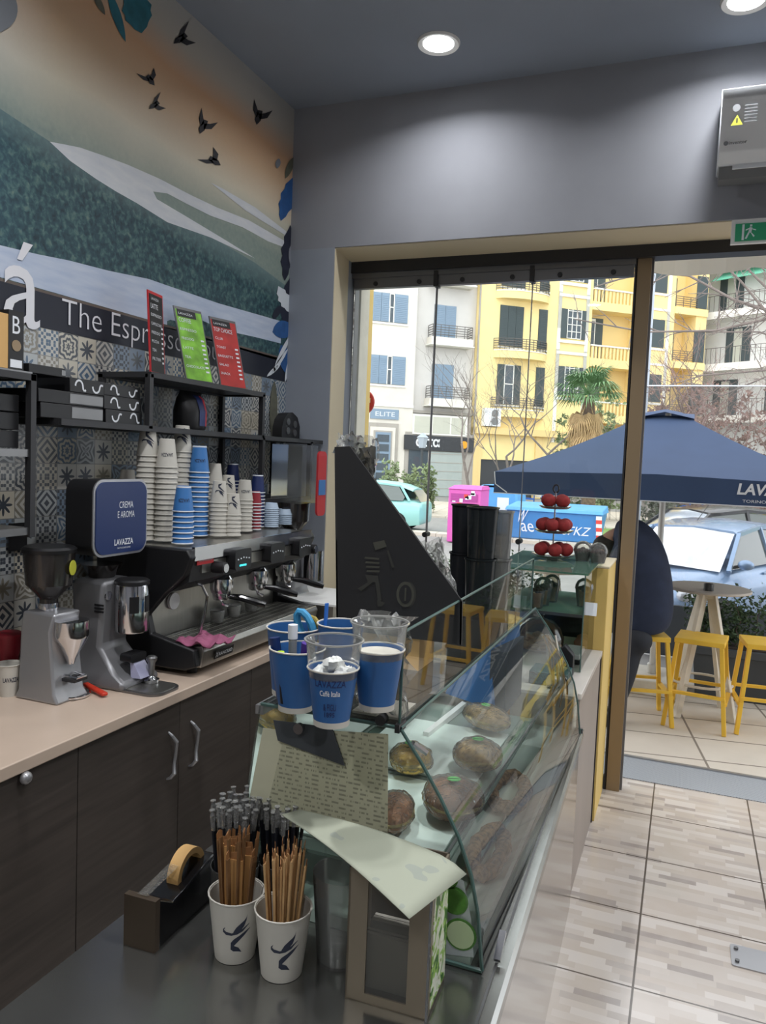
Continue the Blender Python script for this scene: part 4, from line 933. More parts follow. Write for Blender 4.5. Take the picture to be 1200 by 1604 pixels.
# upper glass guard on the customer side
mb = MB(); mb.poly([(TX-.004, NY, TZ), (TX-.004, 2.98, TZ), (TX-.004, 2.98, 1.44), (TX-.004, NY, 1.44)], 'glass'); mb.build('guard_glass', t)
mb = MB(); mb.poly([(TX-.004, NY, TZ), (TX-.004, NY, 1.44), (-.70, NY, 1.44), (-.70, NY, TZ)], 'glass'); mb.build('guard_glass', t)
ribbon([(TX-.004, NY, TZ), (TX-.004, NY, 1.44), (TX-.004, 2.98, 1.44), (TX-.004, 2.98, TZ)], .0032, 'glass_edge').build('glass_edge', t)
# interior: floor, middle white shelf
MB().box(-.92, -.36, NY+.01, FYc-.01, ZL+.001, ZL+.03, 'tray_white').build('inner_floor', t)
SH = .90
mb = MB(); mb.box(-.895, -.45, NY+.04, 2.72, SH-.008, SH, 'glass_shelf'); mb.build('glass_shelf', t)
mb = MB(); mb.box(-.435, -.431, 1.52, 3.0, ZL+.03, ZL+.032, 'steel'); mb.beam((-.462, 1.56, SH+.002), (-.452, 2.95, SH+.002), .006, .006, 'alu'); mb.build('shelf_edge', t)
mb = MB(); mb.beam((-.74, 2.35, SH+.012), (-.70, 2.93, SH+.012), .02, .02, 'white'); mb.build('light_tube_guard', t)

# trays
def tray(x0, x1, y0, y1, z, lab, col='tray_green'):
    mb = MB().box(x0, x1, y0, y1, z, z+.006, col)
    mb.build('tray_sheet', label=lab, cat='tray liner', bevel=.001)
tray(-.885, -.47, 1.60, 2.02, SH+.002, 'pale green tray liner under the nearest wrapped sandwiches')
tray(-.885, -.50, 2.06, 2.50, SH+.002, 'pale green tray liner further back in the display case')
mb = MB().box(-.90, -.62, 2.62, 3.0, SH-.1, SH-.04, 'black'); mb.box(-.93, -.64, 2.64, 2.98, SH-.04, SH-.038, 'steel_dark'); mb.cyl((-.78, 2.80, SH-.04), (-.78, 2.80, SH-.01), .08, 'black'); mb.build('gadget_box', label='black square device lying at the far end inside the display case', cat='device', bevel=.004)
mb = MB().box(-.68, -.60, 2.52, 3.0, SH-.13, SH-.07, 'card'); mb.build('cardboard_box', label='brown cardboard box beside the black device in the display case', cat='box')
mb = MB().loft([[(-.80, 2.76, SH+.03), (-.60, 2.66, SH+.03), (-.56, 3.0, SH+.03), (-.76, 3.02, SH+.03)], [(-.75, 2.80, SH+.20), (-.62, 2.74, SH+.24), (-.58, 3.0, SH+.28), (-.74, 3.02, SH+.24)]], 'cup_blue')
mb.box(-.62, -.56, 2.7, 3.0, SH+.0, SH+.23, 'planter_grey'); mb.build('blue_carton', label='blue and dark packet standing inside the far end of the display case', cat='packet')
# wrapped breads: px centre, radii, tilt
def bread(px, py, z, rx, ry, rz_, mt, lab, rot=0, sticker=True, name='wrapped_sandwich', seed=1):
    p = P(px, py, z=z+rz_*.5); 
    t = thing(name, lab, 'sandwich', (p.x, p.y, z+.006))
    Mx = Matrix.Translation((p.x, p.y, z)) @ Matrix.Rotation(rot, 4, 'Z')
    rr = random.Random(seed)
    def blob(k, n_, jit, mt_, nm, zoff=0):
        mb = MB(Mx); rg = []
        for i in range(n_+1):
            th = -PI/2+PI*i/n_; row = []
            for j in range(28):
                a = 2*PI*j/28; q = 1+jit*(math.sin(3*a+seed)+math.sin(5*a+th*4+seed*2))*.5
                cz = math.sin(th); row.append((k*rx*q*max(math.cos(th), .01)**.75*math.cos(a), k*ry*q*max(math.cos(th), .01)**.75*math.sin(a), .008+zoff+rz_*(1+cz*(1 if cz > 0 else .95))*k))
            rg.append(row)
        mb.loft(rg, mt_); return mb
    blob(.95, 14, .03, mt, 'bun').build('bun', t)
    mb = MB(Mx); mb.lathe([(rx*.93, 0), (rx*.99, .006), (rx*.93, .012)], (0, 0, .008+rz_*.8), 'filling_mix', 28, sq=ry/rx); mb.build('filling', t)
    mb = blob(1.02, 16, .05, 'cling', 'wrap')
    o = mb.build('plastic_wrap', t)
    tx = bpy.data.textures.get('crinkle') or bpy.data.textures.new('crinkle', 'CLOUDS'); tx.noise_scale = .025
    s_ = o.modifiers.new('sub', 'SUBSURF'); s_.levels = 1; s_.render_levels = 1
    dm = o.modifiers.new('d', 'DISPLACE'); dm.texture = tx; dm.strength = .012; dm.texture_coords = 'LOCAL'
    if sticker:
        mb = MB(Mx @ Matrix.Translation((-.0*rx, -.12*ry, .010+rz_*2.04))); mb.rbox((0, 0, .004), (.034, .026, .002), .015, 'green_sticker', 'z'); mb.build('sticker', t, label='green sticker')
bread(643, 1203, SH+.008, .062, .062, .040, 'bun', 'golden round roll in cling film nearest the glass edge', seed=1)
bread(708, 1268, SH+.008, .078, .088, .045, 'bun_dark', 'dark filled roll in cling film, largest in the front row', .4, seed=2)
bread(747, 1197, SH+.008, .072, .075, .042, 'bun_seed', 'seeded filled roll in cling film behind the dark roll', .2, seed=3)
bread(762, 1135, SH+.008, .098, .062, .036, 'bun_seed', 'long seeded sandwich in cling film furthest back on the tray', -.6, seed=4)
bread(617, 1287, SH+.008, .05, .085, .036, 'bun_dark', 'dark oblong roll in cling film behind the taped paper menu', .25, sticker=False, seed=5)
def pretzel(px, py, z, r, ry, rot, lab, seed):
    p = P(px, py, z=z); t_ = MB(Matrix.Translation((p.x, p.y, z)) @ Matrix.Rotation(rot, 4, 'Z'))
    t_.tube([(r*math.cos(2*PI*k/28), ry*math.sin(2*PI*k/28), .022+.003*math.sin(k)) for k in range(28)], [.020+.003*math.sin(k*2.1) for k in range(28)], 'bun_seed2', 10, True)
    t_.build('sesame_ring', label=lab, cat='bread')
pretzel(797, 1250, ZL+.032, .05, .12, .1, 'long dark seeded bread ring against the curved glass', 1)
pretzel(765, 1345, ZL+.032, .035, .12, .05, 'nearest long dark seeded bread ring below the shelf', 2)
p = P(775, 1400, z=ZL+.03)

# papers taped to the near glass pane
mb = MB(); pz = [tuple(P(a, b, y=NY-.006)) for a, b in ((608, 1150), (448, 1140), (412, 1290), (607, 1310))]
mb.prism(pz, (0, .001, 0), 'menu_print'); mb.build('notice_sheet', label='yellowed printed sheet taped to the near glass of the case', cat='paper notice')
mb = MB(); pz = [tuple(P(a, b, y=NY-.002)) for a, b in ((452, 1146), (412, 1140), (383, 1290), (430, 1300))]
mb.prism(pz, (0, .001, 0), 'old_paper'); mb.build('notice_sheet', label='stained blank edge sheet left of the printed notice', cat='paper notice')
mb = MB(); pz = [tuple(P(a, b, y=NY-.012)) for a, b in ((428, 1128), (520, 1140), (540, 1200), (435, 1160))]
mb.prism(pz, (0, .002, 0), 'planter_grey'); q = P(470, 1140, y=NY-.012); mb.cyl((q.x, NY-.022, q.z), (q.x, NY-.012, q.z), .012, 'chrome', seg=16); mb.build('magnet_clip', label='grey sheet clipped by a round chrome magnet under the blue cups', cat='clip')
mb = MB(); pz = [P(a, b, y=NY+.006) for a, b in ((690, 1358), (640, 1362), (640, 1488), (742, 1500), (738, 1440), (726, 1380))]
mb.prism([tuple(v) for v in pz], (0, .001, 0), 'label_white')
for a, b, r, cc in ((702, 1375, .022, 'green_print'), (712, 1410, .030, 'green_print'), (722, 1463, .034, 'green_print')):
    q = P(a, b, y=NY+.003); mb.lathe([(r, 0), (r, .001)], (q.x, NY+.002, q.z), cc, 24, (0, -1, 0)); mb.lathe([(r*.86, 0), (r*.86, .001)], (q.x, NY-.0, q.z), 'pale_green' if b > 1450 else 'green_print', 24, (0, -1, 0))
mb.build('poster', label='small white poster with green cucumber slices behind the near glass', cat='poster')

# ---------------------------------------------------------------- blue paper cups hanging at the glass corner
def hungcup(px, pyb, y, body, lab, rt=.054, rb=.037, h=.135, word=False, lid=False, tiltx=0):
    p = P(px, pyb, y=y); t = thing('paper_cup', lab, 'cup', (p.x, p.y, p.z), 'paper cups fixed at the glass corner')
    x, y_, z = p
    MB().lathe([(rb-.002, .005), (rb, 0), (rb+.0005, .012)], (x, y_, z), 'paper_cup', 28, cap1=False).build('cup_base', t)
    MB().lathe([(rb+.0005, .012), (rt, h-.004), (rt-.002, h-.004), (rb-.002, .012)], (x, y_, z), body, 28, cap0=False).build('cup_wall', t)
    MB().tube([(x+(rt+.001)*math.cos(2*PI*k/24), y_+(rt+.001)*math.sin(2*PI*k/24), z+h-.003) for k in range(24)], .002, 'paper_cup', 6, True).build('rim', t)
    if word:
        mb = MB(); ra = lambda q: rb+(rt-rb)*q/h; a0 = -1.25
        for s_, zz_, hh, ww, cc in (('LAVAZZA', .092, .014, 1.35, 'cup_navy'), ('Caffè Italia', .073, .011, .9, 'label_white'), ('& FIGLI', .045, .014, .6, 'cup_navy'), ('1895', .03, .010, .5, 'cup_navy')):
            fn = lambda X, Y: (x+(ra(zz_+Y)+.001)*math.cos(a0+X/rt), y_+(ra(zz_+Y)+.001)*math.sin(a0+X/rt), z+zz_+Y)
            mb.text(s_, None, cc, width=rt*ww, height=hh, fn=fn, bold=.01)
        mb.build('lettering', t)
    if lid:
        MB().lathe([(rt-.002, h-.02), (rt+.001, h), (rt+.005, h+.045), (rt+.008, h+.05), (rt+.0085, h+.053), (rt+.004, h+.05)], (x, y_, z), 'clear_plastic', 32, cap0=False, cap1=False).build('clear_sleeve', t)
        MB().tube([(x+(rt+.008)*math.cos(2*PI*k/28), y_+(rt+.008)*math.sin(2*PI*k/28), z+h+.052) for k in range(28)], .0022, 'rim_clear', 6, True).build('sleeve_rim', t)
    return p, h, rt
yc = NY-.07
pA, hA, rA = hungcup(463, 1110, yc, 'cup_blue2', 'blue paper cup holding markers, left of the glass corner', rt=.058)
pB, hB, rB = hungcup(519, 1133, yc-.07, 'cup_blue2', 'lettered blue paper cup full of crumpled white wrappers', word=True, lid=True, rt=.05, rb=.036, h=.117)
pC, hC, rC = hungcup(590, 1108, yc+.02, 'cup_blue2', 'blue paper cup with tall clear sleeve nearest the glass corner', lid=True, rt=.052, h=.127)
pD, hD, rD = hungcup(457, 1085, yc+.10, 'cup_blue2', 'wide paper cup with blue scissors, behind the marker cup', rt=.06, h=.155, rb=.045)
pE, hE, rE = hungcup(530, 1080, yc+.08, 'cup_blue2', 'grey rimmed paper cup at the back of the hanging cups', rt=.05, h=.15)
def pen(a, b, r, c1, c2, lab, nm='marker_pen'):
    t = thing(nm, lab, 'pen', tuple(a)); MB().cyl(a, b, r, c1, seg=12).build('barrel', t); d = (Vector(b)-Vector(a)).normalized()
    MB().cyl(b, Vector(b)+d*.03, r*1.15, c2, seg=12).build('cap', t)
x, y_, z = pA
pen((x-.01, y_+.0, z+.03), (x-.012, y_-.0, z+.15), .009, 'rim_clear', 'label_white', 'clear capped marker standing in the marker cup')
pen((x+.02, y_-.01, z+.02), (x+.03, y_-.015, z+.12), .012, 'purple', 'purple', 'purple marker in the marker cup')
pen((x+.028, y_+.02, z+.02), (x+.042, y_+.02, z+.11), .008, 'purple', 'sign_blue', 'slim purple pen at the right of the marker cup')
pen((x-.03, y_-.01, z+.02), (x-.046, y_-.01, z+.12), .010, 'sign_blue', 'sign_blue', 'dark blue marker leaning left in the marker cup')
pen((x-.012, y_-.03, z+.02), (x-.016, y_-.040, z+.10), .008, 'black', 'lime', 'black pen with lime green cap in the marker cup')
x, y_, z = pD
t = thing('scissors', 'blue handled tool leaning out of the rear cup', 'scissors', (x, y_, z+.05))
a = P(487, 1000, y=y_); b = P(470, 962, y=y_)
mb = MB(Matrix.Translation((a+b)/2) @ Matrix.Rotation(-.5, 4, 'Y')); mb.tube([(.016*math.cos(k*PI/6), 0, .036*math.sin(k*PI/6)) for k in range(12)], .009, 'blue_tool', 8, True); mb.build('handle', t, label='bright blue oval handle')
mb = MB(Matrix.Translation((a+b)/2+Vector((.022, .01, -.01))) @ Matrix.Rotation(-.4, 4, 'Y')); mb.tube([(.012*math.cos(k*PI/6), 0, .032*math.sin(k*PI/6)) for k in range(12)], .006, 'lime_dark', 8, True); mb.build('handle', t, label='yellow handle')
mb = MB(); mb.beam(a, (x+.01, y_, z+.05), .014, .004, 'steel'); mb.build('blade', t)
a = P(512, 945, y=y_); mb = MB().beam((a.x, a.y, a.z), (a.x-.0, a.y-.01, z+.06), .012, .004, 'pen_blue'); mb.build('plastic_spatula', label='flat bright blue plastic stick standing behind the cups', cat='stick')
# crumpled wrappers in cup B
for i in range(9):
    rr = random.Random(i); x, y_, z = pB; ang = i*2.4; rad = .006+.028*math.sqrt(i/9)
    MB().ball((x+rad*math.cos(ang), y_+rad*math.sin(ang), z+hB-.010+rr.uniform(-.006, .008)+.010*(i < 3)), (.015, .013, .012), 'white_plastic', 9, 6, .3, i).build('crumpled_wrapper', label='crumpled white paper wrapper in the lettered blue cup', cat='wrapper', group='wrappers in the lettered cup', sharp=.3)
x, y_, z = pC
MB().lathe([(.044, 0), (.046, .002)], (x, y_, z+hC-.012), 'offwhite_wood', 24).build('paper_disc', label='pale paper discs filling the sleeved cup at the glass corner', cat='paper discs')
# plastic bag between cups and glass
mb = MB(); rr = random.Random(5); N = 12; vs = []
for i in range(N+1):
    for j in range(N+1): vs.append((-.66+.13*j/N+.012*math.sin(i*1.7+j), NY+.035+.02*math.sin(j*1.9+i*.8)+rr.uniform(-.006, .006), 1.25+.22*i/N+rr.uniform(-.006, .006)))
mb.add(vs, [(i*(N+1)+j, i*(N+1)+j+1, (i+1)*(N+1)+j+1, (i+1)*(N+1)+j) for i in range(N) for j in range(N)], 'bag_plastic'); mb.build('plastic_bag', label='crumpled clear plastic bag behind the glass corner', cat='bag', sharp=.4)
MB().box(-.66, -.55, 1.545, 1.66, TZ+.003, TZ+.008, 'offwhite_wood').build('paper_slip', label='pale paper slip on the glass top beside the glass corner', cat='paper')

# ---------------------------------------------------------------- black bag holder with figure
y0 = 1.93
t = thing('bag_holder', 'tall black triangular cardboard holder standing on the glass top of the case', 'holder', (-.7, y0+.05, 1.33))
def Q(px, py, y=y0): return P(px, py, y=y)
o1 = [Q(524, 700), Q(548, 699), Q(724, 942), Q(724, 985), Q(527, 985)]
zb = o1[4].z
MB().box(-.865, -.64, y0+.01, y0+.14, TZ+.003, zb-.001, 'card').build('cardboard_box', label='small cardboard box under the black holder behind the cups', cat='box')
o1[3].z = zb; o1[4].z = zb
mb = MB(); pts = [tuple(v) for v in o1]; mb.prism(pts, (0, .006, 0), 'black_card'); mb.build('front_panel', t)
mb = MB(); bk = [(p_[0]-.045, p_[1]+.11, p_[2]) for p_ in pts]; mb.prism(bk, (0, .006, 0), 'black_card'); mb.build('rear_panel', t)
sl = [Q(515, 704, y0+.04), Q(524, 700)]
mb = MB(); a, b = Vector(pts[0]), Vector(pts[4]); mb.prism([a, b, b+Vector((-.052, .115, 0)), a+Vector((-.052, .115, 0))], (.005, 0, 0), 'black_card2'); mb.build('side_panel', t)
mb = MB(); a, b = Vector(pts[3]), Vector(pts[2]); mb.prism([a, b, b+Vector((-.045, .11, 0)), a+Vector((-.045, .11, 0))], (-.005, 0, 0), 'black_card2'); mb.build('side_panel', t)
mb = MB()
def dp(pts2, mt): mb.poly([tuple(P(a, b, y=y0-.002)) for a, b in pts2][::-1], mt)
def disc(cx, cy, rx_, ry_, mt, n_=24, off=.002): mb.poly([tuple(P(cx+rx_*math.cos(2*PI*k/n_), cy+ry_*math.sin(2*PI*k/n_), y=y0-off)) for k in range(n_)], mt)
disc(640, 931, 12, 20, 'faint_print2', off=.0015); disc(635, 931, 14, 20, 'faint_print', off=.0022); disc(635, 931, 10, 15, 'black_card', off=.0028)
mb.text('I', frame(tuple(P(635, 931, y=y0-.004)), (1, 0, 0), (0, 0, 1)), 'faint_print', height=.035)
dp([(584, 850), (602, 846), (606, 856), (588, 862)], 'faint_print'); 
for k in range(4): dp([(572+k*1.0, 872+k*7), (594+k*.5, 874+k*6.5), (594, 877+k*6.5), (571+k, 875+k*7)], 'faint_print')
dp([(572, 900), (592, 902), (594, 912), (576, 912)], 'faint_print2'); dp([(588, 912), (594, 912), (598, 940), (592, 944)], 'faint_print2'); dp([(576, 912), (584, 912), (566, 926), (560, 922)], 'faint_print2'); dp([(590, 940), (604, 944), (598, 950), (592, 950)], 'faint_print2')
dp([(606, 862), (609, 862), (618, 888), (614, 890)], 'faint_print2')
mb.build('faint_figure_print', t, label='faint grey print of a striped running figure and a round coin')
# bags sticking out of it
def bagshard(a, b, c, d, y, lab, grp=None, seed=0, mt='bag_plastic'):
    rr = random.Random(seed); N = 7; A, B, Cc, D = [P(q[0], q[1], y=y) for q in (a, b, c, d)]; vs = []
    for i in range(N+1):
        for j in range(N+1):
            u, v = i/N, j/N; q = (A*(1-v)+B*v)*(1-u)+(D*(1-v)+Cc*v)*u; vs.append(q+Vector((rr.uniform(-.008, .008), .018*math.sin(4*u+5*v+seed)+rr.uniform(-.006, .006), rr.uniform(-.010, .010))))
    MB().add(vs, [(i*(N+1)+j, i*(N+1)+j+1, (i+1)*(N+1)+j+1, (i+1)*(N+1)+j) for i in range(N) for j in range(N)], mt).build('plastic_bag', label=lab, cat='bag', group=grp, sharp=.4)
bagshard((528, 680), (565, 680), (568, 715), (527, 715), y0+.05, 'clear plastic bag bunched at the top left of the black holder', seed=1)
bagshard((555, 685), (592, 683), (590, 760), (560, 730), y0+.07, 'clear plastic bag sticking out at the top right of the holder', seed=2)
bagshard((566, 700), (588, 702), (582, 780), (566, 740), y0+.06, 'dark grey plastic bag edge behind the holder top', seed=3, mt='smoke')
bagshard((655, 850), (690, 842), (702, 910), (690, 905), y0+.10, 'clear crinkled bag slipping from the slanted side of the holder', seed=4)
bagshard((668, 855), (697, 850), (712, 935), (700, 925), y0+.12, 'second clear bag low on the slanted side of the holder', seed=6)

# ---------------------------------------------------------------- stacks of dark tubs and clear cups on the case top
def tubstack(px, x, y, n_, rt, rb, h, pitch, mt, lab, grp, z0=TZ+.004, up=True):
    prof = [(rb-.002, .003), (rb, 0), (rt, h-.008), (rt+.004, h-.006), (rt+.004, h), (rt-.001, h), (rb-.002, .006)]
    me = None
    for k in range(n_):
        if me is None: o = MB().lathe(prof, (x, y, z0), mt, 28).build('cup'); me = o.data
        else: o = bpy.data.objects.new('cup', me); C.objects.link(o); o.location = (x, y, z0+k*pitch)
        l = 'topmost ' if k == n_-1 else ('bottom ' if k == 0 else 'middle ')
        tag(o, l+lab, 'cup', grp)
for (px, pyt, pyb, y, rt, mt, lab, grp, n_) in ((757, 794, 930, 2.9, .060, 'dark_tub', 'dark tinted plastic cup of the larger stack on the glass top', 'larger dark cup stack', 2), (729, 790, 915, 3.05, .053, 'dark_tub2', 'dark plastic cup of the stack nearer the black holder', 'dark cup stack nearer the holder', 2), (785, 800, 905, 3.0, .05, 'clear_tub', 'clear smoky cup of the stack right of the dark cups', 'clear smoky cup stack', 2)):
    p0 = P(px, pyt, y=y); zz0 = TZ+.004; H_ = (p0.z-zz0)/2.0
    tubstack(px, p0.x, y, 2, rt, rt*.86, H_, H_+.0005, mt, lab, grp, zz0)
# white panel behind cups
mb = MB(); a = P(728, 870, y=3.02); b = P(711, 938, y=3.02); mb.prism([tuple(P(728, 868, y=3.02)), tuple(P(733, 868, y=3.02)), tuple(P(733, 1000, y=3.02)), tuple(P(713, 935, y=3.02))], (0, .004, 0), 'white'); mb.build('white_card', label='white card wedge between the two dark cup stacks', cat='card')

# ---------------------------------------------------------------- worktop foreground: napkin box, cups with sticks, tape
x0, x1 = -.575, -.385; 
c0 = P(540, 1563, z=ZL); c1 = P(668, 1600, z=ZL)
dv = (c1-c0); wN = dv.length; dv.normalize(); dn = Vector((-dv.y, dv.x, 0))
hN = .265; dN = .13
t = thing('napkin_dispenser', 'tall steel napkin dispenser on the steel worktop beside the near glass', 'napkin dispenser', tuple((c0+c1)/2+dn*dN/2))
Mx = Matrix(((dv.x, dn.x, 0, c0.x), (dv.y, dn.y, 0, c0.y), (0, 0, 1, ZL), (0, 0, 0, 1)))
mb = MB(Mx); fw = wN*.24
for a, b in ((0, fw), (wN-fw*1.05, wN)): mb.box(a, b, 0, .004, 0, hN, 'steel_brown')
mb.box(fw, wN-fw*1.05, 0, .004, 0, .02, 'steel_brown'); mb.box(0, .004, 0, dN, 0, hN, 'steel_brown'); mb.box(wN-.004, wN, 0, dN, 0, hN, 'steel_brown'); mb.box(0, wN, dN-.004, dN, 0, hN, 'steel_brown'); mb.box(0, wN, 0, dN, 0, .003, 'steel_brown')
mb.build('metal_housing', t)
MB(Mx).box(wN-.0035, wN+.001, -.001, .003, 0, hN, 'chrome').build('front_edge', t)
MB(Mx).poly([(fw, .003, .02), (wN-fw*1.05, .003, .02), (wN-fw*1.05, .003, hN), (fw, .003, hN)], 'window_film').build('front_window', t)
mb = MB(Mx)
mb.box(wN-.001, wN+.0015, .018, dN-.006, .012, hN-.02, 'veg_print'); mb.build('vegetable_print', t, label='green and white printed side label')
rr = random.Random(2)
for k in range(7): MB(Mx).box(fw*.6, wN-fw*.6, .02+k*.012, .028+k*.012, .02, .11+rr.uniform(0, .02), 'white').build('paper_napkin', label='folded white paper napkin standing inside the steel dispenser', cat='napkin', group='napkins in the dispenser')
# the loose sheet lying on top of it
L0 = P(441, 1277, z=ZL+.29); L1 = P(470, 1269, z=ZL+.30); R1 = P(731, 1358, z=ZL+.275); R0 = P(641, 1440, z=ZL+.272)
mb = MB(); N = 14; vs = []
for i in range(N+1):
    for j in range(N+1):
        u, v = i/N, j/N; a = L0*(1-v)+L1*v; b = R0*(1-v)+R1*v; q = a*(1-u)+b*u
        q = q+Vector((0, 0, .012*math.sin(PI*u)*1-.03*max(0, u-.9)*10*v*.5)); vs.append(q)
mb.add(vs, [(i*(N+1)+j, i*(N+1)+j+1, (i+1)*(N+1)+j+1, (i+1)*(N+1)+j) for i in range(N) for j in range(N)], 'sheet_print'); o = mb.build('paper_sheet', label='large pale greaseproof sheet lying across the napkin dispenser', cat='paper sheet'); m_ = o.modifiers.new('s', 'SOLIDIFY'); m_.thickness = .0015

# white cups with paper-wrapped sugar sticks and stirrers
def bigcup(px, py, lab):
    p = P(px, py, z=ZL); t = thing('paper_cup', lab, 'cup', (p.x, p.y, ZL+.001)); upcup(t, p.x, p.y, ZL+.001, .057, .042, .135, seg=36, a0=-1.0, sw=True); return p
cL = bigcup(368, 1492, 'white paper cup with dark swirl holding flat brown sticks, left of two')
cR = bigcup(441, 1520, 'white paper cup with dark swirl holding thin sugar sticks, right of two')
def sticks(c, n_, r0, hmin, hmax, wd, th, mt, lab, nm, cat_, grp, seed, spread=.4, h0=.012, fx=0):
    rr = random.Random(seed); root = None; base = None
    for k in range(n_):
        a = k*2.399+seed; rad = r0*math.sqrt((k+.5)/n_); dx, dy = rad*math.cos(a), rad*math.sin(a)
        hh = rr.uniform(hmin, hmax)
        b = Vector((c.x+dx*.72, c.y+dy*.72, ZL+h0)); tp = Vector((c.x+fx+dx*(1+spread), c.y+dy*(1+spread), ZL+h0+hh))
        t_ = thing(nm, lab, cat_, tuple(b), grp)
        d = (tp-b).normalized(); u = Vector((math.cos(a*1.3), math.sin(a*1.3), 0)) if wd < .03 else Vector((-.5+.1*k, .85, 0)); u = (u-d*u.dot(d)).normalized()
        mb = MB(); mb.beam(b, tp, wd, th, mt, up=u); mb.build('paper_sleeve', t_)
        v = d.cross(u)
        mb = MB(); mb.loft([[tp+v*wd*.5, tp-v*wd*.5, tp-v*wd*.5+u*.001, tp+v*wd*.5+u*.001], [tp+d*.012+v*wd*.55, tp+d*.018-v*wd*.35, tp+d*.018-v*wd*.35+u*.001, tp+d*.012+v*wd*.55+u*.001]], 'stick_tip'); mb.build('crimped_end', t_)
sticks(cR, 26, .032, .215, .25, .011, .004, 'kraft_stick', 'thin brown paper sugar stick standing in the right white cup', 'sugar_stick', 'sugar stick', 'sugar sticks in the right white cup', 3)
sticks(cL, 7, .02, .20, .225, .034, .006, 'kraft_flat', 'wide flat brown paper packet standing in the left white cup', 'paper_packet', 'packet', 'flat packets in the left white cup', 8, .25)
sticks(cL, 16, .033, .20, .25, .010, .004, 'kraft_dark', 'narrow dark brown stick standing in the left white cup', 'stirrer_stick', 'stick', 'narrow sticks in the left white cup', 5, .35)
# straws in a tumbler behind
def straws(px, py, n_, r0, hh, lab, grp, glass_lab, seed):
    p = P(px, py, z=ZL); p = Vector((p.x, p.y, ZL+.001))
    t_ = thing('tumbler', glass_lab, 'tumbler', tuple(p)); MB().lathe([(.045, 0), (.055, .13), (.053, .13), (.043, .006)], p, 'smoke', 24).build('tumbler_wall', t_)
    rr = random.Random(seed); lo = None
    for k in range(n_):
        a = k*2.399; rad = r0*math.sqrt((k+.5)/n_); dx, dy = rad*math.cos(a), rad*math.sin(a); h_ = hh*rr.uniform(.9, 1.03)
        b = Vector((p.x+dx*.8, p.y+dy*.8, ZL+.012)); tp = Vector((p.x+dx*1.35, p.y+dy*1.35, ZL+h_))
        s_ = thing('drinking_straw', lab, 'straw', tuple(b), grp)
        MB().cyl(b, tp, .0045, 'straw_black', seg=6).build('straw_tube', s_)
        d = (tp-b).normalized(); MB().lathe([(.0050, -.03), (.0065, .004), (.004, .012), (.007, .018)], tp, 'wrapper_clear', 6, d).build('film_end', s_)
straws(366, 1440, 42, .042, .262, 'black drinking straw with clear film end in the left tumbler', 'straws in the left tumbler', 'smoky tumbler full of black straws behind the left white cup', 3)
straws(438, 1430, 34, .038, .255, 'black drinking straw with clear film end in the right tumbler', 'straws in the right tumbler', 'smoky tumbler of black straws behind the right white cup', 9)
# white plastic jar in the shade behind sticks
p = P(530, 1500, z=ZL); mb = MB(Matrix.Translation((p.x, p.y, ZL))); mb.lathe([(.045, 0), (.06, .19), (.058, .19), (.043, .005)], (0, 0, 0), 'clear_plastic', 24); mb.build('clear_tumbler', label='clear empty plastic tumbler left of the napkin dispenser', cat='tumbler')
# tape dispenser
a = P(250, 1485, z=ZL); b = P(345, 1395, z=ZL)
d = (b-a).normalized(); u = Vector((-d.y, d.x, 0)); L = (b-a).length
t = thing('tape_dispenser', 'black desktop tape dispenser with yellow roll on the steel worktop', 'tape dispenser', tuple(a+d*L/2))
Mx = Matrix(((d.x, u.x, 0, a.x), (d.y, u.y, 0, a.y), (0, 0, 1, ZL), (0, 0, 0, 1)))
mb = MB(Mx)
pr_ = [(0, 0), (L, 0), (L, .09), (L*.86, .105), (L*.6, .095), (L*.45, .085), (L*.2, .075), (.0, .105), (-.012, .10)]
mb.loft([[(x_, .0, z_) for x_, z_ in pr_], [(x_, .075, z_) for x_, z_ in pr_]], 'black_gloss'); mb.build('base_body', t, bevel=.004)
MB(Mx).box(-.02, -.004, -.002, .077, 0, .112, 'bronze').build('front_plate', t)
mb = MB(Mx); mb.lathe([(.040, 0), (.054, 0), (.054, .03), (.040, .03), (.040, 0)], (L*.62, .022, .088), 'card', 32, (0, 1, 0), cap0=False, cap1=False); mb.build('tape_roll', t, label='yellow tape roll')
mb = MB(Mx); mb.poly([(L*.42, .024, .125), (L*.42, .05, .125), (-.012, .05, .114), (-.012, .024, .114)], 'cling'); mb.build('tape_strip', t)

# ---------------------------------------------------------------- second counter and glass vitrine near the window
t = thing('service_counter', 'pale wood panelled service counter with light top near the window', 'counter', (-.7, 3.5, 0))
MB().box(-1.15, -.352, 3.17, 3.98, 0, .86, 'wood_panel').build('panel_body', t)
MB().box(-1.15, -.345, 3.165, 3.98, .86, .885, 'counter_light').build('counter_top', t, bevel=.002)
MB().box(-.3515, -.347, 3.965, 3.985, 0, .86, 'dark_metal').build('panel_joint', t)
mb = MB().box(-.42, -.338, 3.985, 4.40, 0, 1.30, 'gold'); mb.box(-.425, -.335, 3.985, 4.40, 1.30, 1.312, 'cream_paint'); mb.build('end_board', label='yellow painted end board between service counter and door post', cat='board', bevel=.003)
MB().box(-1.6, -.43, 4.0, 4.38, 0, .885, 'offwhite_wood').build('low_cabinet', label='low white cabinet under the vitrine along the window', cat='cabinet')
VX0, VX1, VY0, VY1, VZ0, VZ1 = -.80, -.395, 3.50, 4.22, .887, 1.325
t = thing('glass_vitrine', 'green edged glass vitrine with two shelves on the service counter', 'vitrine', ((VX0+VX1)/2, (VY0+VY1)/2, VZ0))
mb = MB(); mb.box(VX0-.02, VX1+.015, VY0-.02, VY1, VZ1, VZ1+.008, 'vitrine_top'); mb.build('top_pane', t)
mb = MB()
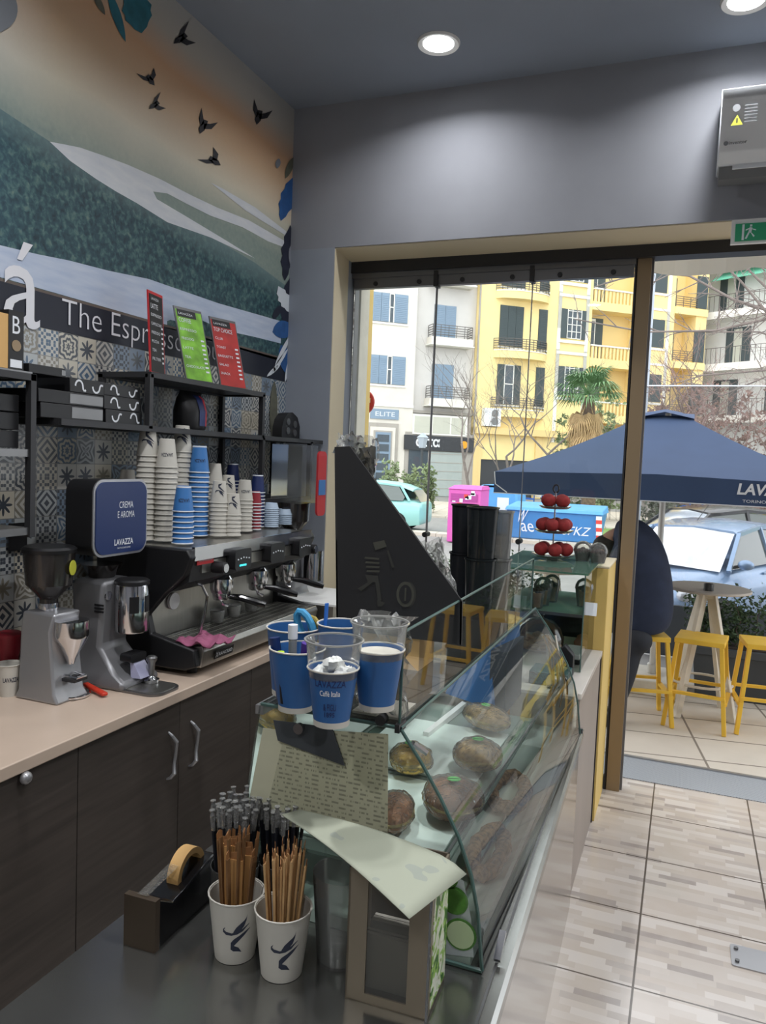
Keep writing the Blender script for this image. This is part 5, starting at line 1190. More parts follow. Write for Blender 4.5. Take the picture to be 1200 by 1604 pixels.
for q in ([(VX0, VY0, VZ0), (VX1, VY0, VZ0), (VX1, VY0, VZ1), (VX0, VY0, VZ1)],): mb.poly(q, 'glass')
mb.build('front_pane', t)
mb = MB(); mb.poly([(VX1, VY0, VZ0), (VX1, VY1, VZ0), (VX1, VY1, VZ1), (VX1, VY0, VZ1)], 'glass'); mb.build('side_pane', t)
mb = MB(); mb.poly([(VX0, VY0, VZ0), (VX0, VY1, VZ0), (VX0, VY1, VZ1), (VX0, VY0, VZ1)], 'glass'); mb.build('side_pane', t)
mb = MB(); mb.box(VX0, VX1, VY1-.01, VY1, VZ0, 1.12, 'black'); mb.build('back_panel', t)
mb = MB(); mb.box(VX0+.005, VX1-.005, VY0+.06, VY1-.01, 1.125, 1.131, 'glass_shelf'); mb.box(VX0+.005, VX1-.005, VY0+.055, VY0+.06, 1.120, 1.134, 'rail_grey'); mb.build('middle_shelf', t)
for x_, y_ in ((VX0, VY0), (VX1, VY0), (VX1, VY1)): MB().cyl((x_, y_, VZ0), (x_, y_, VZ1), .003, 'glass_edge').build('corner_edge', t)
# dessert cups
def dessert(px, py, z, y, lab, filling, dome, grp, r=.038, h=.085):
    p = P(px, py, y=y); t = thing('dessert_cup', lab, 'dessert cup', (p.x, y, z), grp)
    MB().lathe([(r*.72, 0), (r, h), (r*1.06, h+.001), (r*.97, h), (r*.68, .004)], (p.x, y, z), 'clear_plastic', 20).build('cup_wall', t)
    MB().lathe([(r*.66, .006), (r*.9, h*.86), (r*.5, h*.93)], (p.x, y, z), filling, 16).build('filling', t)
    mb = MB()
    for k in range(7): a = k*2.4; mb.ball((p.x+r*.55*math.cos(a)*(k > 0), y+r*.55*math.sin(a)*(k > 0), z+h*.95+.01*(k == 0)), .014, 'choc' if filling != 'choc' else 'choc', 8, 5, .1, k)
    mb.build('topping', t)
    if dome: MB().lathe([(r*1.05, 0), (r*1.0, .02), (r*.75, .038), (r*.3, .05)], (p.x, y, z+h), 'clear_plastic', 20, cap0=False).build('dome_lid', t)
dessert(724+126, 0+930, 1.133, 3.72, 'layered dessert cup in the middle of the vitrine shelf', 'cookie', True, None, .044)
dessert(724+140, 930, 1.133, 3.84, 'layered dessert cup behind the middle one on the vitrine shelf', 'cookie', True, None, .04)
dessert(842, 930, 1.133, 3.62, 'layered dessert cup at the left end of the vitrine shelf', 'cookie', False, None, .035)
dessert(915, 925, 1.133, 3.80, 'layered dessert cup with crumbs at the right end of the shelf', 'cookie', True, None, .042)
dessert(913, 872, VZ1+.009, 3.95, 'chocolate muffin cup with domed lid on the glass top, left of two', 'choc', True, None, .046, .05)
dessert(937, 872, VZ1+.009, 3.92, 'chocolate muffin cup with domed lid on the glass top, right of two', 'choc', True, None, .044, .05)
p = P(925, 945, y=3.58); MB().prism([(p.x-.03, 3.57, 1.133), (p.x+.03, 3.57, 1.133), (p.x+.03, 3.585, 1.19), (p.x-.03, 3.585, 1.19)], (0, .002, 0), 'label_white').build('price_card', label='small white price card on the vitrine shelf', cat='card')
# cookie dome
c = P(852, 1003, z=VZ0+.004)
cx_, cy_ = -.64, 3.86
t = thing('cake_dome', 'clear glass dome with knob over cookies inside the vitrine', 'cake dome', (cx_, cy_, VZ0+.002))
MB().lathe([(.105, 0), (.125, .008), (.13, .014), (.12, .014)], (cx_, cy_, VZ0+.002), 'chrome', 32).build('plate', t)
MB().lathe([(.118, .015), (.118, .06), (.10, .11), (.06, .145), (.015, .155), (.012, .163), (.02, .172), (.018, .182), (.005, .186)], (cx_, cy_, VZ0+.002), 'clear_dome', 32, cap0=False).build('dome', t)
k = 0
for r_, n_, z_ in ((.0, 1, .065), (.05, 6, .03), (.085, 9, .02), (.045, 5, .05)):
    for i in range(n_):
        a = i*2*PI/max(1, n_)+r_*20; x_, y_ = cx_+r_*math.cos(a), cy_+r_*math.sin(a)
        mb = MB(Matrix.Translation((x_, y_, VZ0+z_+.004)) @ Matrix.Rotation(.5*math.sin(a*3+r_*30), 4, 'X') @ Matrix.Rotation(.4*math.cos(a*2), 4, 'Y')); mb.lathe([(.024, -.006), (.028, 0), (.022, .008), (.008, .011)], (0, 0, 0), 'cookie', 12)
        mb.build('cookie', label='brown cookie piled under the glass dome', cat='cookie', group='cookies under the glass dome')
# pastry tray right of the dome
mb = MB().box(-.50, -.41, 3.62, 3.84, VZ0+.001, VZ0+.02, 'black'); mb.box(-.495, -.415, 3.63, 3.83, VZ0+.02, VZ0+.045, 'white'); mb.build('white_box', label='white packet on a black tray inside the right of the vitrine', cat='box', bevel=.004)
for i in range(3): MB().ball((-.45, 3.95+i*.06, VZ0+.03), (.035, .03, .025), 'bun_dark', 12, 8, .05, i).build('pastry', label='brown pastry on the floor of the vitrine behind the packet', cat='pastry', group='pastries in the vitrine')
# black house shaped card holder + teal box + cylinder + cable
p = P(896, 1010, z=.885); 
mb = MB(); hx = .035
out = [(-.04, 0, 0), (.04, 0, 0), (.04, 0, .09), (0, 0, .135), (-.04, 0, .09)]
Mx = Matrix.Translation((-.455, 3.40, .888))
mb = MB(Mx).prism(out, (0, .05, 0), 'black'); mb.build('house_shaped_box', label='black house shaped box standing in front of the vitrine', cat='box', bevel=.003)
mb = MB(Matrix.Translation((-.50, 3.28, .887))).box(-.07, .09, -.07, .07, 0, .055, 'teal_glitter'); mb.build('tip_box', label='dark teal glittering box in front of the black house shape', cat='box', bevel=.004)
MB().cyl((-.475, 3.13, .93), (-.415, 3.17, .92), .024, 'alu').build('metal_cylinder', label='short grey metal cylinder lying at the corner of the counter', cat='cylinder')
MB().box(-1.1, -.36, 3.02, 3.16, .75, .90, 'offwhite_wood').build('filler_board', label='pale filler board between display case and service counter', cat='board')
MB().tube([(-.44, 3.10, .97), (-.42, 3.09, .98), (-.395, 3.085, .95), (-.39, 3.08, .88), (-.385, 3.08, .80), (-.385, 3.09, .76)], .004, 'black').build('power_cable', label='thin black cable hanging beside the far end of the case', cat='cable')
# glassware/ladle tangle at the far end of the case
mb = MB(); rr = random.Random(4)
for k in range(10): mb.tube([(-.47+rr.uniform(-.03, .03), 3.02+rr.uniform(-.03, .03), 1.14), (-.44+rr.uniform(-.03, .03), 3.03, 1.05), (-.42+rr.uniform(-.03, .03), 3.04, .95), (-.42+rr.uniform(-.05, .02), 3.0, .87)], .004, 'offwhite_wood' if k % 2 else 'card')
mb.build('dried_flowers', label='bunch of pale dried grasses at the far end of the case', cat='dried flowers')
# three tier stand
cx_, cy_ = -.61, 3.92; Z0 = VZ1+.009
t = thing('cake_stand', 'three tier clear cake stand with black ring handle on the vitrine', 'cake stand', (cx_, cy_, Z0))
tiers = [(Z0+.012, .105), (Z0+.135, .095), (Z0+.255, .078)]
for z_, r_ in tiers: MB().lathe([(r_*.8, 0), (r_, .010), (r_*1.03, .014), (r_*.98, .012), (r_*.78, .004)], (cx_, cy_, z_), 'clear_plate', 32).build('tier_plate', t)
MB().cyl((cx_, cy_, Z0), (cx_, cy_, Z0+.34), .004, 'chrome').build('rod', t)
MB().tube([(cx_+.014*math.cos(k*PI/6), cy_, Z0+.355+.02*math.sin(k*PI/6)) for k in range(12)], .004, 'black', 6, True).build('ring_handle', t)
MB().lathe([(.03, 0), (.03, .012)], (cx_, cy_, Z0), 'clear_plate', 20).build('foot', t)
for ti, ((z_, r_), n_) in enumerate(zip(tiers, (5, 6, 4))):
    for i in range(n_):
        a = i*2*PI/n_+ti*.5; rr_ = r_*.62
        tt = thing('red_cake', 'round dark red cake on the %s tier of the cake stand' % ('bottom', 'middle', 'top')[ti], 'cake', (cx_+rr_*math.cos(a), cy_+rr_*math.sin(a), z_+.006), 'red cakes on the %s tier' % ('bottom', 'middle', 'top')[ti])
        MB().ball((cx_+rr_*math.cos(a), cy_+rr_*math.sin(a), z_+.04), (.036, .036, .033), 'cake_red', 16, 10, .02, i).build('cake_ball', tt)

# ---------------------------------------------------------------- air conditioner and exit sign
t = thing('air_conditioner', 'white wall air conditioner unit at the upper right of the front wall', 'air conditioner', (.45, 3.96, 3.14))
mb = MB(); pr_ = [(4.078, 3.20), (3.90, 3.19), (3.87, 3.24), (3.865, 3.47), (3.90, 3.53), (4.078, 3.54)]
mb.loft([[(x_, y_, z_) for y_, z_ in pr_] for x_ in (.035, .04, .90, .905)], 'ac_white'); mb.build('casing', t, bevel=.01)
mb = MB(); mb.loft([[(x_, y_, z_) for y_, z_ in [(4.05, 3.20), (3.91, 3.188), (3.93, 3.14), (4.05, 3.15)]] for x_ in (.045, .895)], 'ac_grey'); mb.build('air_outlet', t)
MB().beam((.10, 3.905, 3.188), (.88, 3.905, 3.188), .01, .03, 'ac_white').build('flap', t)
mb = MB(); a = (.105, 3.8635, 3.37); mb.poly([(a[0]-.025, a[1], a[2]-.02), (a[0]+.025, a[1], a[2]-.02), (a[0], a[1], a[2]+.025)], 'sticker_yellow'); mb.poly([(a[0]-.003, a[1]-.001, a[2]-.01), (a[0]+.003, a[1]-.001, a[2]-.01), (a[0]+.003, a[1]-.001, a[2]+.01), (a[0]-.003, a[1]-.001, a[2]+.01)], 'black')
mb.build('warning_sticker', t, label='yellow triangular warning sticker')
mb = MB(); mb.text('inventor', frame((.115, 3.8635, 3.275), (1, 0, 0), (0, 0, 1)), 'black', width=.075, height=.014, bold=.02); mb.lathe([(.010, 0), (.010, .001)], (.066, 3.8635, 3.275), 'black', 14, (0, -1, 0)); mb.build('maker_lettering', t)
mb = MB(); mb.lathe([(.016, 0), (.016, .001)], (.10, 3.8635, 3.425), 'ac_grey', 16, (0, -1, 0)); 
for k in range(6): mb.box(.135, .185, 3.863, 3.8645, 3.36+k*.014, 3.364+k*.014, 'ac_grey')
mb.build('rating_print', t)
t = thing('exit_sign', 'green emergency exit sign with running figure and arrow under the lintel', 'exit sign', (.28, 4.05, 2.87))
MB().box(.118, .46, 4.035, 4.06, 2.875, 2.985, 'white').build('sign_housing', t)
mb = MB(); mb.box(.135, .455, 4.031, 4.036, 2.885, 2.965, 'exit_green')
def ex(pts, z0=2.925, x0=.20): mb.poly([(x0+a*.012, 4.030, z0+b*.012) for a, b in pts], 'label_white')
ex([(-3, -3), (-2.2, -3), (-2.2, 3), (-3, 3)]); ex([(-.3, 2), (.5, 2), (.5, 2.8), (-.3, 2.8)]); ex([(-.8, -.2), (.3, -.4), (.6, 1.6), (-.4, 1.8)]); ex([(-.8, 0), (-.2, -.2), (-1.2, -2.6), (-1.9, -2.5)]); ex([(.0, -.2), (.5, -.4), (1.6, -1.6), (1.2, -2.1)]); ex([(.4, 1.3), (.6, .9), (1.9, .4), (1.9, .8)]); ex([(-.4, 1.6), (-.4, 1.1), (-1.7, .5), (-1.8, .9)])
ex([(8, 2.6), (8.7, 2.6), (8.7, -.6), (8, -.6)]); ex([(6.8, -.4), (9.9, -.4), (8.35, -2.6)]); mb.poly([(.36, 4.03, 2.90), (.44, 4.03, 2.90), (.44, 4.03, 2.95), (.36, 4.03, 2.95)], 'label_white')
mb.build('sign_face', t)

# ---------------------------------------------------------------- outside: bar stools, table, planters, umbrella
def stool(cx, cy, rz, lab, h=.63, grp='yellow bar stools on the pavement'):
    t = thing('bar_stool', lab, 'bar stool', (0, 0, 0), grp)
    s = .165; f = .20
    MB().box(-s, s, -s, s, h-.035, h, 'yellow').build('seat', t, bevel=.004)
    for a, b in ((-1, -1), (1, -1), (1, 1), (-1, 1)): MB().beam((a*f, b*f, 0), (a*(s-.02), b*(s-.02), h-.034), .036, .028, 'yellow').build('leg', t, bevel=.003)
    for (a, b), (c, d) in (((-1, -1), (1, -1)), ((1, -1), (1, 1)), ((1, 1), (-1, 1)), ((-1, 1), (-1, -1))):
        z = .21 if a == c else .25; k = f-.012; MB().beam((a*k, b*k, z), (c*k, d*k, z), .03, .02, 'yellow').build('stretcher', t)
    t.location = (cx, cy, 0); t.rotation_euler = (0, 0, rz); return t
stool(-.24, 5.86, .25, 'yellow bar stool on which the dark dressed person sits')
stool(.165, 5.93, -.12, 'yellow bar stool standing against the white legged table')
stool(.60, 6.02, .1, 'yellow bar stool cut by the right edge of the view')
stool(-1.36, 6.25, .2, 'yellow bar stool seen through the case glass beside the planter')
def trestle(cx, cy, lab, h=.93, r=.30):
    t = thing('bar_table', lab, 'table', (cx, cy, 0))
    MB().lathe([(r-.004, 0), (r, .004), (r, .016), (r-.004, .02)], (cx, cy, h), 'table_top', 40).build('table_top', t)
    for k in range(4):
        a = PI/4+k*PI/2+.15; ex, ey = math.cos(a), math.sin(a)
        MB().beam((cx+ex*.27, cy+ey*.27, 0), (cx+ex*.035, cy+ey*.035, h), .062, .032, 'offwhite_wood', up=(ey, -ex, 0)).build('leg', t, bevel=.003)
    MB().tube([(cx+.215*math.cos(k*PI/12), cy+.215*math.sin(k*PI/12), .24) for k in range(24)], .010, 'offwhite_wood', 8, True).build('foot_ring', t)
    MB().box(cx-.05, cx+.05, cy-.05, cy+.05, h-.06, h, 'offwhite_wood').build('leg_block', t)
trestle(.19, 6.20, 'round bar table with white trestle legs between the yellow stools')
trestle(-1.02, 6.55, 'second round bar table with white legs seen through the vitrine')
MB().lathe([(.035, 0), (.036, .05), (.032, .05), (.030, .008)], (.19, 6.02, .95), 'smoke', 20).build('ashtray', label='small dark glass ashtray on the round bar table', cat='ashtray')
def planter(x0, x1, y0, y1, h, lab):
    t = thing('planter_box', lab, 'planter', ((x0+x1)/2, (y0+y1)/2, 0))
    MB().loft([[(x0+.04, y0+.03, 0), (x1-.04, y0+.03, 0), (x1-.04, y1-.03, 0), (x0+.04, y1-.03, 0)], [(x0, y0, h), (x1, y0, h), (x1, y1, h), (x0, y1, h)]], 'planter_grey').build('box', t, bevel=.006)
    MB().box(x0-.012, x1+.012, y0-.012, y1+.012, h-.05, h+.01, 'planter_grey').build('rim', t, bevel=.005)
    MB().box(x0+.03, x1-.03, y0+.03, y1-.03, h+.005, h+.018, 'soil').build('soil', t)
planter(.12, 1.55, 6.62, 6.95, .40, 'dark grey planter box behind the white table, at right')
planter(-2.45, -1.02, 6.98, 7.3, .44, 'dark grey planter box seen left through the case glass')
def bush(x0, x1, y0, y1, z0, h, n_, lab, seed, leafs=.045, mt='foliage', name='shrub'):
    rr = random.Random(seed); cx, cy = (x0+x1)/2, (y0+y1)/2
    t = thing(name, lab, 'shrub', (cx, cy, z0)); st = MB(); lf = MB(); nb = max(3, int((x1-x0)/.07)); L = []
    for i in range(nb):
        bx, by = rr.uniform(x0, x1), rr.uniform(y0+.08, y1-.08); p = Vector((bx*.8+cx*.2, by, z0)); pts = [p.copy()]; hh = h*rr.uniform(.6, 1)
        for k in range(6): p = p+Vector((rr.uniform(-.035, .035), rr.uniform(-.03, .03), hh/6)); pts.append(p.copy())
        st.tube(pts, [.006*(1-.12*k) for k in range(7)], 'bark', 5); L.append(pts)
    vs = []; fs = []
    for i in range(n_):
        pts = rr.choice(L); k = rr.randrange(1, 7); p = pts[k]+Vector((rr.gauss(0, .05), rr.gauss(0, .045), rr.gauss(0, .03)))
        d = Vector((rr.uniform(-1, 1), rr.uniform(-1, 1), rr.uniform(-.5, .9))).normalized(); u = d.cross(Vector((rr.uniform(-1, 1), rr.uniform(-1, 1), rr.uniform(-1, 1)))).normalized(); s = leafs*rr.uniform(.6, 1.2); n_v = d.cross(u)*s*.12
        q = len(vs); vs += [p, p+d*s*.5+u*s*.28+n_v, p+d*s, p+d*s*.5-u*s*.28+n_v, p+d*s*.5]; fs += [(q, q+1, q+4), (q+1, q+2, q+4), (q+2, q+3, q+4), (q+3, q, q+4)]
    lf.add(vs, fs, mt); lf.build('foliage', t); st.build('stems', t)
bush(.0+.05, .62, 6.62, 6.95, .41, .44, 1500, 'leafy green shrub in the planter behind the white table', 1)
bush(.62, 1.15, 6.64, 6.93, .41, .52, 1300, 'leafy green shrub at the right edge in the planter', 2)
bush(1.1, 1.6, 6.64, 6.93, .41, .45, 700, 'leafy green shrub further right in the planter', 3)
bush(-1.75, -1.1, 7.0, 7.28, .45, .50, 1500, 'dense green shrub in the planter right of the left stool', 4)
bush(-2.4, -1.75, 7.0, 7.28, .45, .42, 1300, 'dense green shrub in the left planter behind the left stool', 5)
# umbrella
ux, uy, hw = -.20, 6.75, 1.13; ez, az = 1.745, 2.29
t = thing('parasol', 'large navy blue square parasol over the pavement tables', 'parasol', (ux, uy, 0))
mb = MB(); N = 8
cor = [(-1, -1), (0, -1), (1, -1), (1, 0), (1, 1), (0, 1), (-1, 1), (-1, 0)]
rings = []
for k in range(7):
    s = 1-k/6*.86; z = ez+(az-ez)*(1-s)/.86*.9; row = []
    for j, (a, b) in enumerate(cor): row.append((ux+a*hw*s, uy+b*hw*s, z-.0+(.03*s if j % 2 else -.0)-.03*math.sin(PI*k/6)))
    rings.append(row)
mb.loft(rings, 'navy_canvas', False, False); mb.build('canopy', t, sharp=.25)
mb = MB(); r0 = [(ux+a*.22, uy+b*.22, az-.075) for a, b in cor]; r1 = [(ux+a*.12, uy+b*.12, az-.02) for a, b in cor]; r2 = [(ux+a*.01, uy+b*.01, az+.01) for a, b in cor]
r0 = [(x, y, z+(.05 if i % 2 else 0)) for i, (x, y, z) in enumerate(r0)]
mb.loft([r0, r1, r2], 'navy_canvas', False, True); mb.build('top_vent_cap', t, sharp=.3)
mb = MB(); a = rings[0]
for j in range(8):
    p, q = Vector(a[j]), Vector(a[(j+1) % 8]); mb.poly([p, q, q+Vector((0, 0, -.155-(q.z-ez))), p+Vector((0, 0, -.155-(p.z-ez)))], 'navy_canvas')
mb.build('valance', t)
mb = MB()
for j in range(8):
    p, q = Vector(a[j]), Vector(a[(j+1) % 8]); p.z = q.z = ez-.156; mb.beam(p, q, .006, .006, 'label_white')
mb.build('hem', t, label='pale hem edging')
mb = MB(); lx = P(1157, 757, y=uy-hw).x
mb.text('LAVAZZA', frame((lx, uy-hw-.004, ez-.045), (1, 0, 0), (0, 0, 1)), 'label_white', width=.42, height=.075, align='l', bold=.03, shear=.15)
mb.text('TORINO, ITALIA, 1895', frame((lx+.03, uy-hw-.004, ez-.125), (1, 0, 0), (0, 0, 1)), 'label_white', width=.36, height=.022, align='l'); mb.build('valance_lettering', t)
MB().cyl((ux+.02, uy, .05), (ux+.02, uy, az-.02), .024, 'offwhite_metal', seg=16).build('pole', t)
mb = MB()
for a_, b_ in cor: mb.beam((ux, uy, az-.22), (ux+a_*hw*.97, uy+b_*hw*.97, ez-.02+(.02 if a_*b_ == 0 else 0)), .02, .012, 'offwhite_wood')
mb.build('ribs', t)
mb = MB().box(ux-.30, ux+.26, uy-.28, uy+.25, 0, .115, 'offwhite_wood'); mb.cyl((ux+.02, uy, .11), (ux+.02, uy, .2), .04, 'offwhite_metal'); mb.box(ux-.32, ux+.28, uy-.30, uy-.28, .0, .05, 'offwhite_wood'); mb.build('base_block', t, bevel=.01)
mb = MB(); mb.tube([Vector(rings[0][0])+Vector((0, 0, -.0)), Vector(rings[0][0])+Vector((.01, 0, -.09)), Vector(rings[0][0])+Vector((.10, .0, -.15))], .004, 'label_white'); mb.build('tie_cord', t)
# wind screen
t = thing('wind_screen', 'clear glass wind screen standing behind the parasol base', 'glass screen', (1.2, 7.98, -.0))
wx, wz = P(999, 605, y=7.98).x, P(999, 605, y=7.98).z
MB().box(wx, 2.9, 7.975, 7.985, .5, wz, 'clear_screen').build('pane', t); MB().box(wx, 2.9, 7.97, 7.99, wz, wz+.012, 'label_white').build('top_edge', t); MB().box(wx, 2.9, 7.96, 8.0, .0, .5, 'planter_grey').build('bottom_panel', t)

# ---------------------------------------------------------------- person sitting on the stool, bent forward
px_, py_ = -.31, 5.80
t = thing('person', 'person in dark navy jacket and trousers hunched on a yellow stool', 'person', (px_, py_, .0))
def skinmesh(name, verts, edges, radii, mt, parent, label=None, sub=2):
    me = bpy.data.meshes.new(name); o0 = wloc(parent); me.from_pydata([Vector(v)-o0 for v in verts], edges, []); me.materials.append(MATS[mt])
    o = bpy.data.objects.new(name, me); C.objects.link(o); o.parent = parent
    m = o.modifiers.new('skin', 'SKIN'); m.use_smooth_shade = True; s = o.modifiers.new('sub', 'SUBSURF'); s.levels = sub; s.render_levels = sub
    for i, r in enumerate(radii): me.skin_vertices[0].data[i].radius = (r, r) if not hasattr(r, '__len__') else r
    me.skin_vertices[0].data[0].use_root = True
    # bake the modifiers so the shape is one plain surface
    dg = bpy.context.evaluated_depsgraph_get(); bpy.context.view_layer.update(); nm = bpy.data.meshes.new_from_object(o.evaluated_get(dg)); o.modifiers.clear(); o.data = nm
    nm.polygons.foreach_set('use_smooth', [True]*len(nm.polygons))
    if label: o['label'] = label
    return o
X, Y = px_, py_
body_v = [(X+.02, Y, .72), (X+.03, Y, .86), (X-.0, Y, 1.05), (X-.03, Y, 1.26), (X-.10, Y, 1.35), (X-.17, Y, 1.33), (X-.215, Y-.0, 1.25), (X-.235, Y, 1.18),  # spine, neck, head
          (X-.08, Y-.16, 1.24), (X-.13, Y-.20, 1.02), (X-.24, Y-.17, .88), (X-.30, Y-.14, .86),  # near arm 8-11
          (X-.08, Y+.16, 1.24), (X-.13, Y+.20, 1.02), (X-.24, Y+.17, .88), (X-.30, Y+.14, .86),  # far arm 12-15
          (X-.0, Y-.10, .68), (X+.06, 5.68, .56), (X-.01, 5.60, .34), (X-.08, 5.55, .08), (X-.16, 5.52, .03),
          (X-.0, Y+.10, .68), (X+.03, 5.82, .56), (X-.03, 5.74, .34), (X-.08, 5.69, .08), (X-.16, 5.66, .03)]
# fingers
fing = []; ed = [(0, 1), (1, 2), (2, 3), (3, 4), (4, 5), (5, 6), (6, 7), (3, 8), (8, 9), (9, 10), (10, 11), (3, 12), (12, 13), (13, 14), (14, 15), (0, 16), (16, 17), (17, 18), (18, 19), (19, 20), (0, 21), (21, 22), (22, 23), (23, 24), (24, 25)]
rad = [.12, .115, .11, .10, .06, .048, .078, .07, .05, .045, .034, .030, .05, .045, .034, .030, .075, .035, .03, .022, .018, .075, .035, .03, .022, .018]
for base, sy in ((11, -1), (15, 1)):
    b = Vector(body_v[base])
    for k, ln in enumerate((.055, .062, .060, .050)):
        i = len(body_v); off = (k-1.5)*.019
        body_v += [tuple(b+Vector((-.030, off, -.004))), tuple(b+Vector((-.030-ln*.5, off*1.1, -.012))), tuple(b+Vector((-.030-ln*.85, off*1.1, -.034)))]
        ed += [(base, i), (i, i+1), (i+1, i+2)]; rad += [.010, .0085, .0075]
    i = len(body_v); body_v += [tuple(b+Vector((-.006, -sy*.028, .0))), tuple(b+Vector((-.034, -sy*.042, -.012)))]; ed += [(base, i), (i, i+1)]; rad += [.011, .009]
o = skinmesh('body', body_v, ed, rad, 'skin', t)
# face features on the head, looking down and left
hc = Vector((X-.228, Y, 1.205))
mb = MB(); mb.ball(hc+Vector((-.085, 0, -.03)), (.016, .012, .02), 'skin', 10, 6); mb.ball(hc+Vector((-.0, -.085, -.01)), (.018, .010, .026), 'skin', 10, 6); mb.ball(hc+Vector((0, .085, -.01)), (.018, .010, .026), 'skin', 10, 6); mb.build('nose_and_ears', t)
mb = MB(); mb.ball(hc+Vector((-.078, -.028, .0)), .008, 'hair', 8, 5); mb.ball(hc+Vector((-.078, .028, .0)), .008, 'hair', 8, 5); mb.build('eyes', t)
mb = MB(); mb.beam(hc+Vector((-.076, -.022, -.05)), hc+Vector((-.076, .022, -.05)), .006, .006, 'red_dull'); mb.build('mouth', t)
MB().ball(hc+Vector((.012, 0, .028)), (.092, .088, .088), 'hair', 20, 12, .01).build('hair', t)
# jacket: padded hump, seen from its back
def rings_y(data, mt, mb, n=20):
    rg = []
    for (x, z, rx, ry, tilt) in data:
        row = []
        for j in range(n):
            a = 2*PI*j/n; u = rx*math.cos(a); v = ry*math.sin(a); row.append((x+u*math.cos(tilt), Y+v, z+u*math.sin(tilt)))
        rg.append(row)
    mb.loft(rg, mt)
mb = MB()
rings_y([(X+.03, .62, .19, .19, .10), (X+.035, .68, .23, .215, .10), (X+.035, .80, .245, .225, .05), (X+.03, .95, .24, .225, .0), (X+.02, 1.10, .22, .22, .10), (X-.005, 1.22, .20, .21, .3), (X-.04, 1.31, .165, .19, .6), (X-.085, 1.36, .125, .15, .95), (X-.13, 1.365, .09, .11, 1.25), (X-.165, 1.35, .07, .08, 1.5)], 'navy_cloth', mb, 28)
o = mb.build('jacket', t); s = o.modifiers.new('s', 'SUBSURF'); s.levels = s.render_levels = 1
for sy in (-1, 1):
    skinmesh('jacket_sleeve', [(X-.05, Y+sy*.15, 1.27), (X-.10, Y+sy*.20, 1.12), (X-.15, Y+sy*.21, 1.00), (X-.20, Y+sy*.19, .93), (X-.27, Y+sy*.15, .865)], [(0, 1), (1, 2), (2, 3), (3, 4)], [.085, .075, .068, .058, .045], 'navy_cloth', t)
    kx = P(992, 1008, y=5.64); ax = P(966, 1098, y=5.52)
    L_ = [(X+.05, Y+sy*.10, .68), (X+.06, Y-.10+sy*.07, .60), (kx.x-.02+(.0 if sy < 0 else -.03), 5.68+(.0 if sy < 0 else .14), kx.z-.02), (ax.x+.04, 5.60+(.0 if sy < 0 else .14), .34), (ax.x-.01, 5.56+(.0 if sy < 0 else .14), .13)]
    skinmesh('trouser_leg', L_, [(0, 1), (1, 2), (2, 3), (3, 4)], [.12, .115, .10, .075, .055], 'trouser', t)
    fx, fy = X-.08, (5.55 if sy < 0 else 5.69)
    mb = MB(); mb.loft([[(fx+.06, fy-.045, 0), (fx+.06, fy+.045, 0), (fx+.05, fy+.035, .10), (fx+.05, fy-.035, .10)], [(fx-.04, fy-.05, 0), (fx-.04, fy+.05, 0), (fx-.04, fy+.04, .09), (fx-.04, fy-.04, .09)], [(fx-.17, fy-.04, 0), (fx-.17, fy+.04, 0), (fx-.16, fy+.03, .04), (fx-.16, fy-.03, .04)]], 'black'); mb.build('shoe', t, bevel=.012)

